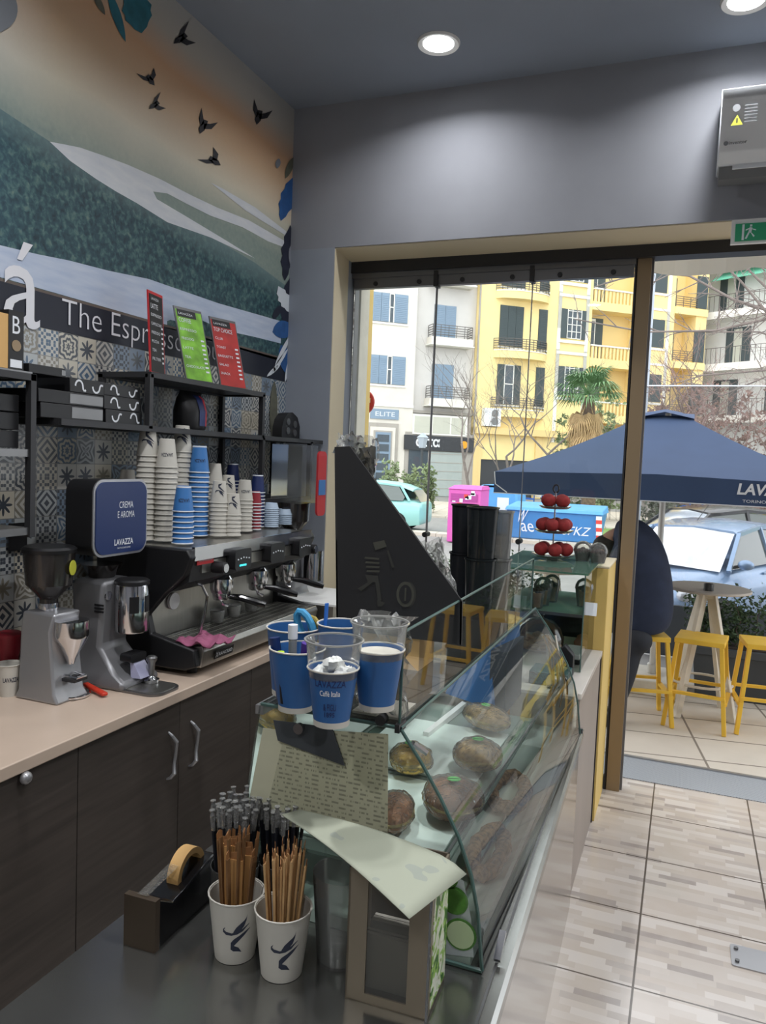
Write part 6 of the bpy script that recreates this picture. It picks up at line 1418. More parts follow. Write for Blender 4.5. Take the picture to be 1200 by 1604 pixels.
# ---------------------------------------------------------------- cars
def car(loc, rz, paint, lab, scale=1, taxi=False, white=False):
    t = thing('car', lab, 'car', (0, 0, 0)); Lc, Wc = 3.7, 1.62
    # stations along x (nose at +x): x, half width, belt z, bottom z
    def ring(x, w_, zb, zt, rnd_=.12):
        return [(x, -w_*.92, zb), (x, w_*.92, zb), (x, w_, zb+.12), (x, w_, zt-rnd_), (x, w_*.90, zt-.02), (x, w_*.6, zt+.015), (x, -w_*.6, zt+.015), (x, -w_*.90, zt-.02), (x, -w_, zt-rnd_), (x, -w_, zb+.12)]
    st = [(-1.85, .66, .32, .80), (-1.80, .76, .24, .86), (-1.5, .80, .2, .90), (-.5, .81, .18, .90), (.4, .81, .18, .90), (.95, .80, .18, .86), (1.35, .77, .2, .76), (1.65, .70, .22, .66), (1.80, .58, .26, .54), (1.85, .5, .32, .46)]
    MB().loft([ring(*s) for s in st], paint).build('body', t, sharp=.9)
    gh = [(-1.72, .60, .90, .93), (-1.45, .60, .90, 1.28), (-1.0, .60, .90, 1.38), (-.3, .60, .90, 1.42), (.25, .60, .90, 1.37), (.45, .60, .9, 1.32)]
    rb = []
    roof = [(-1.55, 1.22), (-1.2, 1.34), (-.6, 1.41), (.0, 1.40), (.38, 1.33)]
    mb = MB(); rg = [[(x, -.60, z-.05), (x, -.52, z), (x, 0, z+.03), (x, .52, z), (x, .60, z-.05), (x, .52, z-.05), (x, -.52, z-.05)] for x, z in roof]; mb.loft(rg, paint); mb.build('roof', t, sharp=1.0)
    ws = [(.40, -.545, 1.30), (.42, 0, 1.34), (.40, .545, 1.30), (1.02, .66, .86), (1.12, 0, .89), (1.02, -.66, .86)]
    MB().add(ws, [(0, 1, 4, 5), (1, 2, 3, 4)], 'car_glass').build('windscreen', t)
    MB().add([(-1.57, .53, 1.2), (-1.57, -.53, 1.2), (-1.80, -.64, .88), (-1.80, .64, .88)], [(0, 1, 2, 3)], 'car_glass').build('rear_window', t)
    for s in (-1, 1):
        def sp_(x, z): return (x, s*(.755-(z-.88)*.36), z)
        for nm, pts in (('front_side_window', [(.92, .89), (.40, 1.27), (-.25, 1.345), (-.28, .90)]), ('rear_side_window', [(-.36, .90), (-.33, 1.345), (-1.15, 1.28), (-1.35, 1.0), (-1.30, .90)])):
            MB().poly([sp_(*p) for p in (pts if s < 0 else pts[::-1])], 'side_glass').build(nm, t)
        mb = MB()
        for a_, b_ in (((1.0, .87), (.40, 1.30)), ((.40, 1.30), (-.3, 1.375)), ((-.3, 1.375), (-1.2, 1.31)), ((-1.2, 1.31), (-1.5, .9)), ((-.305, .9), (-.29, 1.37))): mb.beam(sp_(*a_), sp_(*b_), .05, .05, paint)
        mb.build('pillar_frame', t)
        m_ = MB().ball((.80, s*.88, .96), (.07, .10, .065), paint, 14, 8); m_.beam((.82, s*.75, .92), (.80, s*.82, .94), .04, .04, 'black'); m_.build('side_mirror', t)
        MB().beam((-.10, s*.815, .80), (.08, s*.815, .80), .03, .03, paint).build('door_handle', t, bevel=.006)
        MB().beam((-.22, s*.811, .80), (-.02, s*.811, .80), .004, .05, 'black').build('handle_recess', t)
        mb = MB(); mb.box(-.31, -.30, s*.806-.006, s*.806+.006, .3, .89, 'black'); mb.build('door_gap', t)
        MB().ball((1.62, s*.55, .60), (.16, .11, .10), 'lamp_glass', 14, 8).build('headlamp', t)
        for x in (1.2, -1.15):
            w_ = MB().lathe([(.12, 0), (.27, .01), (.29, .04), (.29, .16), (.27, .19)], (x, s*.64 if s > 0 else -.64, .29), 'black_rubber', 24, (0, s, 0)).build('wheel', t)
            MB().lathe([(.19, 0), (.17, .012), (.04, .008)], (x, s*.815, .29), 'alu', 20, (0, s, 0)).build('hub_cap', w_)
    MB().tube([(.1, -.1, 1.42), (-.25, -.12, 1.62)], .005, 'black').build('aerial', t)
    MB().lathe([(.045, 0), (.045, .012)], (1.76, 0, .58), 'chrome', 16, (1, 0, .3)).build('badge', t)
    if taxi: MB().rbox((-.2, 0, 1.49), (.3, .14, .10), .03, 'label_white', 'y').build('roof_sign', t)
    t.location = loc; t.rotation_euler = (0, 0, rz); t.scale = (scale,)*3
    return t
# nose towards the camera and left: local +x points to (-.44, -.9)
wc = P(1068, 865, y=9.6)
car((wc.x+.27, 10.16, -.03), math.atan2(-.9, -.44), 'car_blue', 'light blue metallic hatchback parked behind the planters at right', .88)
car((.35, 13.3, -.03), math.atan2(-.55, -.83), 'car_black', 'black car parked behind the light blue hatchback', .92)
car((3.0, 16.4, -.03), math.atan2(-.35, -.93), 'car_yellow', 'yellow taxi passing behind the parked cars', 1.0)
car((-7.9, 18.9, -.03), math.atan2(-.1, -1), 'car_mint', 'pale mint green car behind the black holder', .9)

# ---------------------------------------------------------------- bins
t = thing('recycling_bin', 'pink metal clothes collection bin left of the blue bins', 'bin', (-4.4, 17.4, 0))
a = P(707, 765, y=17); b = P(757, 762, y=17)
x0, x1 = a.x, b.x; 
MB().box(x0, x1, 16.8, 17.6, .0, a.z, 'bin_pink').build('body', t, bevel=.02)
mb = MB(); mb.box(x0+.06, x1-.06, 16.79, 16.80, a.z-.28, a.z-.10, 'bin_pink_dark')
rr = random.Random(3)
for k in range(22): x = rr.uniform(x0+.05, x1-.15); z = rr.uniform(.12, a.z-.1); mb.box(x, x+rr.uniform(.04, .12), 16.788, 16.792, z, z+rr.uniform(.02, .09), 'label_white' if k % 3 else 'bin_red')
mb.build('stickers', t); MB().loft([[(x0-.02, 16.78, a.z), (x1+.02, 16.78, a.z), (x1+.02, 17.62, a.z), (x0-.02, 17.62, a.z)], [(x0+.1, 16.9, a.z+.08), (x1, 16.9, a.z+.08), (x1, 17.5, a.z+.08), (x0+.1, 17.5, a.z+.08)]], 'bin_pink').build('lid', t)
t = thing('recycling_bin', 'light blue bell shaped glass recycling bin behind the pink one', 'bin', (-3.9, 18.8, 0))
a = P(745, 765, y=19.6); b = P(812, 800, y=19.6)
cx = (a.x+b.x)/2-.02; r = (b.x-a.x)/2*1.02
MB().loft([[(cx-r*w_, 19.55, z), (cx+r*w_, 19.55, z), (cx+r*w_, 20.7, z), (cx-r*w_, 20.7, z)] for z, w_ in ((0, 1.02), (.55, 1.0), (1.02, .95), (1.28, .62), (a.z, .5))], 'bin_blue').build('body', t, bevel=.05)
MB().lathe([(.09, 0), (.09, .02)], (cx-.28, 19.54, 1.16), 'black', 18, (0, -1, 0)).build('bottle_hole', t); MB().box(cx+.05, cx+.35, 19.53, 19.55, .62, .95, 'label_white').build('label_plate', t)
MB().tube([(cx+.0, 20.1, a.z+.02), (cx, 20.1, a.z+.14), (cx+.08, 20.1, a.z+.18), (cx+.14, 20.1, a.z+.12), (cx+.12, 20.1, a.z)], .015, 'steel').build('lifting_ring', t)
t = thing('waste_container', 'large blue waste container with white graffiti on the far kerb', 'bin', (-2.8, 18.6, 0))
a = P(793, 800, y=18.2); b = P(944, 800, y=18.2)
zt = P(870, 797, y=18.2).z
MB().loft([[(a.x+.06, 18.3, .06), (b.x-.10, 18.3, .06), (b.x-.10, 19.3, .06), (a.x+.06, 19.3, .06)], [(a.x, 18.2, zt-.08), (b.x, 18.2, zt-.08), (b.x, 19.4, zt-.08), (a.x, 19.4, zt-.08)]], 'bin_blue2').build('body', t, bevel=.03)
MB().loft([[(a.x-.03, 18.15, zt-.09), (b.x+.03, 18.15, zt-.09), (b.x+.03, 19.45, zt-.09), (a.x-.03, 19.45, zt-.09)], [(a.x, 18.2, zt), (b.x, 18.2, zt), (b.x, 19.4, zt+.08), (a.x, 19.4, zt+.08)]], 'bin_blue').build('lid', t, bevel=.02)
mb = MB()
mb.text('SFKZ', frame(tuple(P(903, 832, y=18.14)), (1, 0, 0), (0, 0, 1)), 'label_white', width=.6, height=.2, shear=.3); mb.text('ae', frame(tuple(P(826, 826, y=18.14)), (1, 0, 0), (0, 0, 1)), 'label_white', width=.3, height=.2, shear=-.2); mb.text('W', frame(tuple(P(818, 808, y=18.14)), (1, 0, 0), (0, 0, 1)), 'label_white', width=.2, height=.3, shear=.3)
mb.build('graffiti', t, label='white graffiti scrawls')
mb = MB()
for k in range(6): q = P(938, 812+k*6, y=18.15); mb.box(q.x-.06, q.x+.07, 18.14, 18.17, q.z-.045, q.z+.045, 'bin_red' if k % 2 else 'label_white')
mb.build('warning_stripes', t, label='red and white warning stripes')
# blue cafe chairs far away
def chair(x, y, rz, k):
    t = thing('cafe_chair', 'small blue metal cafe chair far across the street under the trees', 'chair', (0, 0, 0), 'blue cafe chairs across the street')
    MB().box(-.22, .22, -.22, .22, .44, .47, 'chair_blue').build('seat', t); mb = MB()
    mb.box(-.22, .22, .20, .23, .62, .68, 'chair_blue'); mb.box(-.22, .22, .20, .23, .80, .88, 'chair_blue'); mb.build('backrest', t)
    for a_, b_ in ((-1, -1), (1, -1)): MB().beam((a_*.2, b_*.2, 0), (a_*.2, b_*.2, .45), .03, .03, 'chair_blue').build('leg', t)
    for a_ in (-1, 1): MB().beam((a_*.2, .2, 0), (a_*.21, .215, .88), .03, .03, 'chair_blue').build('leg', t)
    return t
c0 = chair(0, 0, 0, 0); k = 0
for px, py, yy in ((802, 778, 26), (818, 776, 25.5), (836, 778, 26), (852, 777, 25), (905, 782, 25), (922, 780, 26), (1052, 778, 27), (1075, 778, 27), (1098, 780, 26.5), (1120, 778, 27), (790, 776, 27), (868, 776, 27)):
    q = P(px, py, y=yy); o = c0 if k == 0 else dup(c0, (0, 0, 0)); o.location = (q.x, yy, .04); o.rotation_euler = (0, 0, k*1.3); k += 1
for i, (px, yy) in enumerate(((860, 26.5), (915, 26.2), (1085, 28))):
    q = P(px, 790, y=yy); t = thing('cafe_table', ['small pale cafe table behind the blue container', 'small pale cafe table near the grass', 'small pale cafe table under the parasol edge'][i], 'table', (q.x, yy, .04)); MB().box(q.x-.4, q.x+.4, yy-.4, yy+.4, .74, .78, 'offwhite_wood').build('table_top', t); MB().cyl((q.x, yy, .04), (q.x, yy, .75), .04, 'planter_grey').build('leg', t)

# ---------------------------------------------------------------- lamp post, round sign
q = P(1018, 400, y=15); b = P(998, 800, y=15)
mb = MB().cyl((b.x-.02, 15, -.02), (b.x+.01, 15, 9), .085, 'lamp_grey', r2=.07, seg=14); mb.build('lamp_post', label='tall pale blue grey lamp post rising behind the parasol', cat='lamp post')
c = P(568, 630, y=5.05)
t = thing('round_sign', 'round red projecting sign at the left of the shop front', 'sign', (c.x, 5.05, c.z-.1))
MB().lathe([(.085, 0), (.09, .004), (.09, .02), (.085, .024)], (c.x, 5.06, c.z), 'red', 36, (0, -1, 0)).build('disc', t)
mb = MB(); mb.text('efood', frame((c.x+.012, 5.033, c.z+.012), (1, 0, 0), (0, 0, 1)), 'label_white', width=.11, height=.032, bold=.02); mb.text('ΔΙΑΝΟΜΗ', frame((c.x+.02, 5.033, c.z-.022), (1, 0, 0), (0, 0, 1)), 'label_white', width=.06, height=.009); mb.build('lettering', t)
MB().beam((c.x-.09, 5.05, c.z), (-2.12, 4.95, c.z), .02, .01, 'dark_metal').build('bracket', t)

# ---------------------------------------------------------------- buildings across the street (facade frame u, w, z)
S_ = 1.17; dF = Vector((.757, .653, 0)); nF = Vector((.653, -.757, 0)); QF = Vector((-14*S_, 30*S_, 0))
MF = Matrix(((dF.x, nF.x, 0, QF.x), (dF.y, nF.y, 0, QF.y), (0, 0, 1, 0), (0, 0, 0, 1)))
fz = lambda z: 1.8+(z-1.8)*S_
def FB(): return MB(MF)
U = lambda u: u*S_
def shutterwin(t, u0, u1, z0, z1, w_, openu=None, mt='shutter_blue', slats=True):
    f = FB().box(u0-.06, u1+.06, w_, w_+.06, z0-.12, z0-.04, 'trim_white'); f.box(u0, u1, w_-.02, w_+.02, z0, z1, 'pane_dark'); f = f.build('window', t)
    parts = [(u0, u1)] if openu is None else [(u0, openu[0]), (openu[1], u1)]
    mb = FB()
    for a, b in parts:
        n_ = max(1, round((b-a)/.55))
        for k in range(n_):
            aa, bb = a+(b-a)*k/n_, a+(b-a)*(k+1)/n_; mb.box(aa+.01, bb-.01, w_+.02, w_+.06, z0+.01, z1-.01, mt)
            zz_ = z0+.08
            while zz_ < z1-.1: mb.box(aa+.06, bb-.06, w_+.06, w_+.075, zz_, zz_+.045, mt); zz_ += .09
    mb.build('shutters', f)
    if openu:
        mb = FB(); a, b = openu; mb.box(a, a+.05, w_+.02, w_+.05, z0, z1, 'trim_white'); mb.box(b-.05, b, w_+.02, w_+.05, z0, z1, 'trim_white'); mb.box(a, b, w_+.02, w_+.05, z1-.05, z1, 'trim_white'); mb.box(a, b, w_+.02, w_+.05, (z0+z1)/2, (z0+z1)/2+.05, 'trim_white'); mb.build('white_casement', f)
def railing(t, pts, h, mt='rail_iron', rows=5, posts=.4, vertical=False):
    mb = FB()
    for k in range(rows if not vertical else 2): 
        z = h*(k+1)/rows if not vertical else (h if k else .06)
        for a, b in zip(pts, pts[1:]): mb.beam((a[0], a[1], a[2]+z), (b[0], b[1], b[2]+z), .03, .03, mt)
    for a, b in zip(pts, pts[1:]):
        L = math.hypot(b[0]-a[0], b[1]-a[1]); n_ = max(1, int(L/posts))
        for k in range(n_+1): u = a[0]+(b[0]-a[0])*k/n_; v = a[1]+(b[1]-a[1])*k/n_; mb.box(u-.012, u+.012, v-.012, v+.012, a[2], a[2]+h, mt)
    mb.build('railing', t)
# cream building
t = thing('apartment_building', 'cream apartment block with blue grey shutters seen through the left glass', 'building', tuple(MF @ Vector((2, -4, 0))))
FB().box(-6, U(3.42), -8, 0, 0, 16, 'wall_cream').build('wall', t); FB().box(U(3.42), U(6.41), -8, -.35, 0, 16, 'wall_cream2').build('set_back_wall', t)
for z0_, z1_ in ((7.71, 8.93), (5.06, 6.28), (10.36, 11.6)):
    shutterwin(t, U(1.38), U(2.98), fz(z0_), fz(z1_), 0, (U(2.12), U(2.36)))
    shutterwin(t, U(-1.6), U(0.0), fz(z0_), fz(z1_), 0)
for z0_, z1_ in ((7.28, 8.75), (4.63, 6.15), (9.93, 11.4)): shutterwin(t, U(4.36), U(5.41), fz(z0_), fz(z1_), -.35)
for zb_ in (6.95, 4.28, 9.6):
    z = fz(zb_); mb = FB(); mb.prism([(U(4.05), -.35, z-.1), (U(6.0), -.35, z-.1), (U(6.0), .3, z+.06), (U(4.05), .3, z+.06)], (0, 0, .0), 'trim_white'); mb.box(U(4.05), U(6.05), -.35, .35, z, z+.36, 'wall_cream'); mb.box(U(4.0), U(6.1), -.35, .40, z-.05, z, 'trim_white'); mb.build('balcony', t)
    railing(t, [(U(4.1), -.3, z+.36), (U(4.1), .3, z+.36), (U(6.0), .3, z+.36), (U(6.0), -.3, z+.36)], .62)
mb = FB(); mb.box(-6, U(3.42), 0, .06, fz(4.1), fz(4.22), 'trim_white'); mb.box(U(3.42), U(6.4), -.35, -.2, fz(3.93), fz(4.05), 'stone_grey'); mb.box(U(3.1), U(6.41), -.34, .02, 0, fz(2.3)+.9, 'stone_grey'); mb.build('cornice', t)
mb = FB(); mb.box(U(1.3), U(2.75), 0, .10, 0, fz(3.38), 'stone_grey'); mb.box(U(1.45), U(2.6), .10, .14, 0, fz(3.2), 'wall_cream'); mb.box(U(1.6), U(2.45), .14, .18, 0, fz(3.05), 'stone_grey'); mb.build('door_surround', t)
mb = FB(); mb.box(U(1.68), U(2.38), .16, .20, 0, fz(2.98), 'shutter_blue'); 
for k in range(6): mb.box(U(1.76), U(2.3), .20, .22, .3+k*.48, .66+k*.48, 'pane_dark')
mb.build('entrance_door', t)
mb = FB(); mb.box(U(1.45), U(2.75), .02, .06, fz(3.55), fz(3.98), 'shutter_blue'); mb.text('ELITE', frame((U(2.12), .065, fz(3.77)), (1, 0, 0), (0, 0, 1)), 'label_white', width=1.05, height=.22); mb.build('house_sign', t)
w_ = FB().box(U(3.42), U(6.05), -.0, .06, fz(2.98), fz(3.86), 'trim_white').build('shop_window', t)
mb = FB()
for a, b in ((3.5, 4.3), (4.38, 5.2), (5.28, 5.95)): mb.box(U(a), U(b), .05, .08, fz(3.06), fz(3.78), 'curtain')
mb.build('panes', w_)
s_ = FB().box(U(3.05), U(6.4), .02, .14, fz(2.28), fz(2.93), 'shop_dark').build('shop_sign', t); 
mb = FB(); mb.text('οττα', frame((U(4.15), .15, fz(2.62)), (1, 0, 0), (0, 0, 1)), 'label_white', width=1.35, height=.42, bold=.03); mb.lathe([(.2, 0), (.2, .05)], (U(5.9), .15, fz(2.6)), 'orange_flower', 10, (0, 1, 0)); mb.build('lettering', s_)
mb = FB(); mb.box(U(3.3), U(4.2), .01, .06, .3, fz(2.28), 'pane_dark'); mb.build('shop_glass', t)
mb = FB(); mb.box(U(4.3), U(5.9), .01, .07, .0, fz(2.25), 'roller'); 
for k in range(5): mb.box(U(4.3), U(5.9), .07, .085, .4+k*.45, .43+k*.45, 'stone_grey')
mb.build('roller_shutter', t)
# yellow building
t = thing('apartment_building', 'yellow apartment block with rounded balconies across the street', 'building', tuple(MF @ Vector((15, -4, 0))))
E_ = 6.42
FB().box(U(E_), U(12.3), -9, 0, fz(2.0), 17, 'wall_yellow').build('wall', t)
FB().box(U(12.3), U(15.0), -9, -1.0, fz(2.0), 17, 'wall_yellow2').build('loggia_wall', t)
FB().box(U(15.0), U(17.0), -9, .05, fz(2.0), 17, 'wall_yellow').build('wall', t)
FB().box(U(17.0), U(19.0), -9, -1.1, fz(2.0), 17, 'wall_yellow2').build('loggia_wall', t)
mb = FB(); mb.box(U(18.35), U(19.0), -9, .0, fz(5.8), 15.8, 'wall_yellow'); mb.build('corner_pier', t)
for zb_ in (4.2, 6.85, 9.5, 12.15):
    z = fz(zb_)
    N = 14; out = [(U(7.2)+(U(9.95)-U(7.2))*k/N, .0+.62*math.sin(PI*k/N)**.5) for k in range(N+1)]
    mb = FB(); mb.loft([[(a, b, z-.28) for a, b in out], [(a, b, z+.10) for a, b in out]], 'wall_yellow'); mb.loft([[(a, b+.03, z+.10) for a, b in out], [(a, b+.03, z+.15) for a, b in out]], 'trim_white'); mb.build('balcony', t)
    railing(t, [(a, b, z+.13) for a, b in out], .60, posts=.5)
for z0_, z1_, op in ((7.18, 9.0, None), (4.55, 6.35, (7.82, 8.25)), (9.85, 11.6, None)):
    shutterwin(t, U(7.45), U(8.65), fz(z0_), fz(z1_), 0, (U(7.80), U(8.30)) if op else None, 'shutter_grey'); shutterwin(t, U(9.45), U(9.9), fz(z0_), fz(z1_), 0, None, 'shutter_grey')
for z0_, z1_ in ((7.8, 9.15), (5.15, 6.5), (10.45, 11.8)):
    mb = FB(); mb.box(U(10.45), U(10.62), 0, .05, fz(z0_)-2.6, fz(z1_)+.9, 'trim_white'); mb.box(U(11.95), U(12.12), 0, .05, fz(z0_)-2.6, fz(z1_)+.9, 'trim_white'); mb.box(U(10.45), U(12.12), 0, .07, fz(z1_)+.65, fz(z1_)+.8, 'trim_white'); mb.box(U(10.5), U(12.05), 0, .10, fz(z0_)-.25, fz(z0_)-.10, 'trim_white'); mb.build('window_surround', t)
    f = FB().box(U(10.9), U(11.75), .0, .04, fz(z0_), fz(z1_), 'pane_dark').build('window', t)
    mb = FB(); mb.box(U(10.62), U(10.93), .03, .08, fz(z0_), fz(z1_), 'shutter_grey'); mb.box(U(11.74), U(11.95), .03, .08, fz(z0_), fz(z1_), 'shutter_grey'); mb.build('shutters', f)
    mb = FB()
    for k in range(4): mb.box(U(10.95)+k*.29, U(10.95)+k*.29+.04, .04, .07, fz(z0_), fz(z1_), 'trim_white')
    for k in range(5): mb.box(U(10.95), U(11.72), .04, .07, fz(z0_)+k*.37, fz(z0_)+k*.37+.035, 'trim_white')
    mb.build('glazing_bars', f)
    # loggia door and balustrade
    f = FB().box(U(12.7), U(13.5), -1.0, -.95, fz(z0_)-.9, fz(z1_)-.1, 'shutter_grey').build('window', t); mb = FB(); mb.box(U(12.75), U(13.05), -.95, -.92, fz(z0_)-.9, fz(z1_)-.15, 'trim_white'); mb.box(U(12.8), U(13.0), -.92, -.90, fz(z0_)-.7, fz(z1_)-.3, 'pane_dark'); mb.build('white_casement', f)
    mb = FB(); zf = fz(z0_)-.98; mb.box(U(12.3), U(15.0), -1.0, .05, zf-.40, zf-.05, 'wall_yellow'); mb.box(U(12.3), U(15.0), -.12, .08, zf+.72, zf+.80, 'trim_white'); mb.box(U(12.3), U(15.0), -.08, .04, zf-.05, zf+.06, 'wall_yellow')
    for k in range(13): u = U(12.38)+k*(U(2.54))/12.5; mb.box(u, u+.11, -.08, .02, zf, zf+.74, 'wall_yellow')
    mb.build('balustrade', t)
    # right bay window
    f = FB().box(U(15.75), U(16.45), .05, .08, fz(z0_), fz(z1_), 'shutter_grey').build('window', t); mb = FB(); mb.box(U(15.45), U(15.62), .05, .09, fz(z0_)-.9, fz(z1_)+.6, 'trim_white'); mb.box(U(16.55), U(16.72), .05, .09, fz(z0_)-2.4, fz(z1_)+.6, 'trim_white'); mb.box(U(15.45), U(16.72), .05, .1, fz(z1_)+.5, fz(z1_)+.62, 'trim_white'); mb.box(U(15.6), U(16.6), .05, .12, fz(z0_)-.16, fz(z0_)-.04, 'trim_white'); mb.build('window_surround', t)
    zf = fz(z0_)-.65; mb = FB(); mb.box(U(17.0), U(19.0), -1.1, .1, zf-.4, zf+.0, 'wall_yellow'); mb.build('balcony', t)
    railing(t, [(U(17.05), .05, zf), (U(18.35), .05, zf)], .6)
    for a, b in ((17.25, 17.8), (18.3, 18.95)): f = FB().box(U(a), U(b), -1.1 if a < 18 else -.02, -1.02 if a < 18 else .03, zf+.05, zf+1.9, 'shutter_grey').build('window', t)
mb = FB(); mb.box(U(6.42), U(19), -.5, .35, fz(3.15), fz(3.45), 'wall_yellow2'); mb.box(U(6.42), U(19), -8, -.1, 0, fz(3.1), 'shop_dark'); mb.build('shop_floor_band', t)
for k, u in enumerate((6.42, 9.6, 11.9, 14.6, 17.0)): FB().box(U(u), U(u)+.45, -.1, .1, 0, fz(3.15), 'wall_yellow2').build('shop_pier', t)
mb = FB(); mb.box(U(6.9), U(7.0), 0, .05, fz(3.5), fz(4.1), 'trim_white'); mb.box(U(6.75), U(7.55), .05, .45, fz(3.5), fz(4.3), 'ac_white'); 
for q in (3.72, 4.08): mb.lathe([(.2, 0), (.2, .02)], (U(7.25), .46, fz(q)), 'ac_grey', 20, (0, 1, 0))
mb.build('outdoor_cooling_unit', t)
mb = FB(); mb.cyl((U(6.42), .03, 0), (U(6.42), .03, 16), .05, 'stone_grey'); mb.build('drain_pipe', t)
# white building further right
d2 = Vector((.848, -.53, 0)); n2 = Vector((-.53, -.848, 0)); q0 = P(1098, 560, y=52)
M2_ = Matrix(((d2.x, n2.x, 0, q0.x), (d2.y, n2.y, 0, q0.y), (0, 0, 1, 0), (0, 0, 0, 1)))
FB = lambda: MB(M2_)
t = thing('apartment_building', 'white apartment block with long railed balconies and green awnings at right', 'building', (q0.x, q0.y, 0))
FB().box(-8, 26, -10, 0, 0, 24, 'wall_white').build('wall', t)
for k in range(7):
    z = P(1108, 577, y=51.5).z+(k-1)*3.05
    mb = FB(); mb.box(-1, 26, 0, 1.3, z-.35, z, 'wall_white'); mb.box(-1, 26, 1.2, 1.32, z-.35, z+.08, 'trim_white'); mb.build('balcony', t)
    railing(t, [(-1, 1.25, z), (-1, 1.25, z), (14, 1.25, z)], 1.0, vertical=True, posts=.3)
    for j in range(6):
        u = 1.0+j*3.2+(k % 2)*.6; f = FB().box(u, u+1.5, .0, .06, z, z+2.3, 'shutter_grey').build('window', t); FB().box(u+.5, u+1.0, .06, .09, z+.1, z+2.2, 'curtain').build('pane', f)
    if k in (3, 2):
        mb = FB(); mb.loft([[(1.2, .1, z+2.6), (9.5, .1, z+2.6), (9.5, .13, z+2.6), (1.2, .13, z+2.6)], [(1.2, 1.4, z+1.85), (9.5, 1.4, z+1.85), (9.5, 1.42, z+1.88), (1.2, 1.42, z+1.88)]], 'green_awning'); mb.build('awning', t)
# street lantern on the cream facade
q = P(662, 690, y=30); t = thing('street_lantern', 'old style grey street lantern in front of the dark shop sign', 'lantern', (q.x, 30, 0))
MB().cyl((q.x, 30, 0), (q.x, 30, q.z-.35), .05, 'planter_grey').build('post', t); MB().lathe([(.14, 0), (.22, .4), (.26, .42), (.04, .6)], (q.x, 30, q.z-.3), 'lamp_grey', 6).build('lantern_head', t)

# ---------------------------------------------------------------- trees
def baretree(name, lab, base, h, spread, depth, seed, mt='bark_grey', r0=.08, first=.35, dirv=None, lean=(0, 0)):
    rr = random.Random(seed); mb = MB()
    def grow(p, d, L, r, k):
        n_ = 4; pts = [p.copy()]; q = p.copy(); dd = d.copy()
        for i in range(n_):
            dd = (dd+Vector((rr.uniform(-.22, .22), rr.uniform(-.22, .22), rr.uniform(-.08, .18)))).normalized(); q = q+dd*L/n_; pts.append(q.copy())
        mb.tube(pts, [r*(1-.4*i/n_) for i in range(n_+1)], mt, 5 if k > 1 else 8)
        if k >= depth: return
        for i in range(3 if k < 2 else 3):
            a = rr.uniform(0, 2*PI); s = spread*rr.uniform(.6, 1.2); side = Vector((math.cos(a), math.sin(a), .2)); nd = (dd*(1-.3*s)+side*s).normalized(); st = pts[rr.randrange(2, n_+1)] if i < 2 else pts[-1]
            grow(st.copy(), nd, L*rr.uniform(.6, .82), r*.52, k+1)
    grow(Vector(base), Vector((lean[0], lean[1], 1)).normalized(), h*first, r0, 0)
    return mb.build(name, label=lab, cat='tree', origin=base)
b = P(860, 790, y=25); baretree('bare_tree', 'bare pale branched tree in front of the yellow building shops', (b.x, 25, 0), 6.4, .9, 5, 11, first=.34, r0=.07)
b = P(735, 790, y=27); baretree('bare_tree', 'small bare tree beside the dark shop sign of the cream building', (b.x, 27, 0), 5.6, .6, 4, 12, first=.45, r0=.07)
b = P(800, 790, y=24); baretree('bare_tree', 'bare tree with wide thin twigs left of the parasol', (b.x, 24, 0), 5.8, 1.0, 5, 21, first=.36, r0=.06)
b = P(1120, 790, y=23); baretree('bare_tree', 'bare reddish tree behind the parasol right of its peak', (b.x, 23, 0), 6.6, .8, 5, 13, 'bark_red', first=.32, r0=.09)
b = P(1190, 790, y=20); baretree('bare_tree', 'bare reddish tree at the right edge behind the parasol', (b.x, 20, 0), 6.2, .8, 5, 14, 'bark_red', first=.34, r0=.08)
b = P(1060, 790, y=27); baretree('bare_tree', 'bare twiggy tree right of the palm behind the parasol peak', (b.x, 27, 0), 7.0, .9, 5, 15, 'bark_red', first=.3, r0=.09)
b = P(1240, 790, y=25); baretree('bare_tree', 'bare twiggy tree mostly beyond the right edge', (b.x, 25, 0), 7.4, .9, 5, 16, 'bark_red', first=.3, r0=.09)
# overhanging branches of a street tree standing right of the view
mb = MB(); rr = random.Random(8); yb = 11
tb = Vector((4.2, yb+.5, 0))
mb.tube([tb, tb+Vector((-.1, 0, 2)), tb+Vector((-.2, 0, 3.5)), tb+Vector((-.3, 0, 5.2)), tb+Vector((-.2, 0, 7))], [.16, .14, .12, .09, .05], 'bark_grey')
mains = [([(1300, 440), (1200, 500), (1120, 518), (1010, 520), (900, 500)], .022), ([(1300, 490), (1200, 485), (1150, 470), (1080, 432), (1010, 425), (930, 450)], .024), ([(1300, 520), (1200, 488), (1160, 440), (1110, 392)], .022), ([(1300, 600), (1200, 580), (1100, 588), (1060, 600)], .016),
         ([(1300, 480), (1200, 450), (1150, 400), (1120, 370)], .02), ([(1300, 420), (1230, 430), (1200, 420), (1165, 385)], .02), ([(1300, 560), (1190, 520), (1090, 520)], .014), ([(1300, 620), (1200, 590), (1130, 620), (1080, 600), (1020, 612)], .014)]
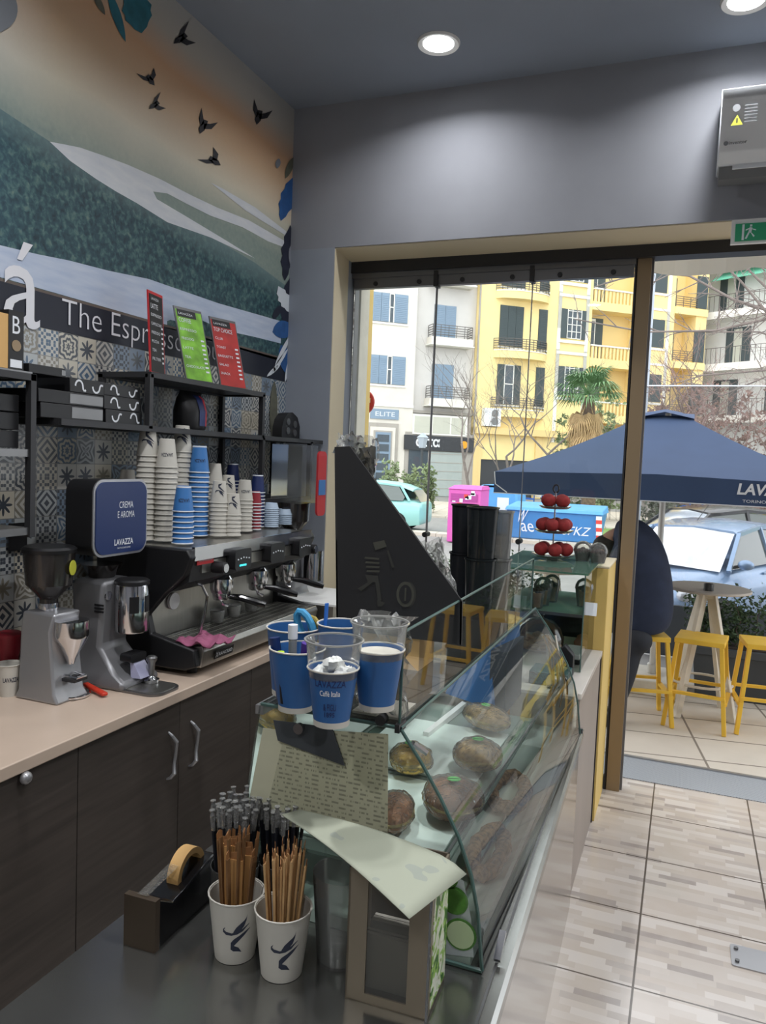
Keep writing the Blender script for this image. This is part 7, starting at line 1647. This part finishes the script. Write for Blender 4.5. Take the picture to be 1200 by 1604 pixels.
for pts, r in mains:
    w3 = [P(a, b, y=yb+.3*math.sin(i)) for i, (a, b) in enumerate(pts)]; w3 = [tb+Vector((-.25, 0, min(6.5, w3[0].z)))]+w3
    mb.tube(w3, [r*1.3]+[r*(1-.75*i/len(pts)) for i in range(len(pts))], 'bark_grey', 6)
    for k in range(len(w3)-1):
        for j in range(5):
            p = w3[k].lerp(w3[k+1], rr.random()); d = Vector((rr.uniform(-1, .3), rr.uniform(-.6, .6), rr.uniform(-.7, .9))).normalized(); L = rr.uniform(.25, .7)
            q1 = p+d*L*.5+Vector((0, 0, rr.uniform(-.05, .05))); q2 = p+d*L+Vector((0, 0, rr.uniform(-.1, .1))); mb.tube([p, q1, q2], [r*.35, r*.25, r*.12], 'bark_grey', 4)
            for m_ in range(2): d2_ = (d+Vector((rr.uniform(-.8, .8), rr.uniform(-.5, .5), rr.uniform(-.8, .8)))).normalized(); mb.tube([q1, q1+d2_*L*.4], [r*.2, r*.08], 'bark_grey', 4)
mb.build('bare_tree', label='bare budding tree branches hanging in from the upper right', cat='tree', origin=tuple(tb))
# palm
yy = 24; top = P(922, 612, y=yy); bx = P(925, 720, y=yy)
t = thing('palm_tree', 'fan palm with green crown and brown dead skirt before the yellow block', 'palm tree', (bx.x, yy, 0))
mb = MB().tube([(bx.x, yy, 0), (bx.x+.02, yy, 2.2), (top.x, yy, top.z-.2)], [.22, .2, .17], 'palm_bark', 12); mb.build('trunk', t)
def fan(mb, o, d, L, mt, droop, rr):
    d = d.normalized(); side = d.cross(Vector((0, 0, 1))).normalized() if abs(d.z) < .95 else Vector((1, 0, 0)); up = side.cross(d)
    hub = o+d*L*.45; mb.tube([o, o+d*L*.25, hub], [.018, .014, .010], mt, 4)
    for k in range(15):
        a = (k/14-.5)*3.6; dd = (d*math.cos(a)+side*math.sin(a)).normalized(); l_ = L*.55*(1-.25*abs(k/7-1)); p1 = hub+dd*l_*.6+up*.02; p2 = hub+dd*l_+Vector((0, 0, -droop*l_)); wv = up.cross(dd).normalized()*.024
        mb.add([hub, p1+wv, p2, p1-wv], [(0, 1, 2, 3)], mt)
mb = MB(); rr = random.Random(6)
for k in range(38):
    a = k*2.4; el = rr.uniform(-.25, 1.25); fan(mb, Vector((top.x, yy, top.z-.1)), Vector((math.cos(a)*math.cos(el), math.sin(a)*math.cos(el), math.sin(el))), rr.uniform(1.0, 1.35), 'palm_green', .35, rr)
mb.build('green_crown', t)
mb = MB()
for k in range(44):
    a = k*2.4; z = top.z-.25-rr.uniform(0, 1.5); el = rr.uniform(-1.35, -.95); fan(mb, Vector((top.x+.12*math.cos(a), yy+.12*math.sin(a), z)), Vector((math.cos(a)*math.cos(el), math.sin(a)*math.cos(el), math.sin(el))), rr.uniform(.7, 1.0), 'palm_dead', .6, rr)
mb.build('dead_skirt', t)
# hedge masses
for (px, y_, wd, h_, n_, mt, lab, sd) in ((905, 26, 1.7, 3.4, 2600, 'foliage_pale', 'olive green shrub standing beside the palm trunk', 31), (955, 27.5, 1.6, 4.3, 2600, 'foliage_pale', 'tall pale green shrub right of the palm crown', 32), (640, 25, 2.2, 1.7, 2200, 'foliage_pale', 'low green bush in front of the cream building', 33), (1035, 21.5, 1.0, 1.25, 1200, 'twig_grey', 'grey twiggy shrub on the grass beside the parasol pole', 34), (1165, 31, 6, 4.9, 6000, 'twig_red', 'reddish brown thicket behind the parasol at right', 35), (1050, 33, 4.2, 5.2, 4500, 'twig_red', 'reddish brown thicket right of the palm behind the parasol peak', 36)):
    b = P(px, 790, y=y_); bush(b.x-wd/2, b.x+wd/2, y_-.7, y_+.7, 0.02, h_, n_, lab, sd, leafs=.16, mt=mt)
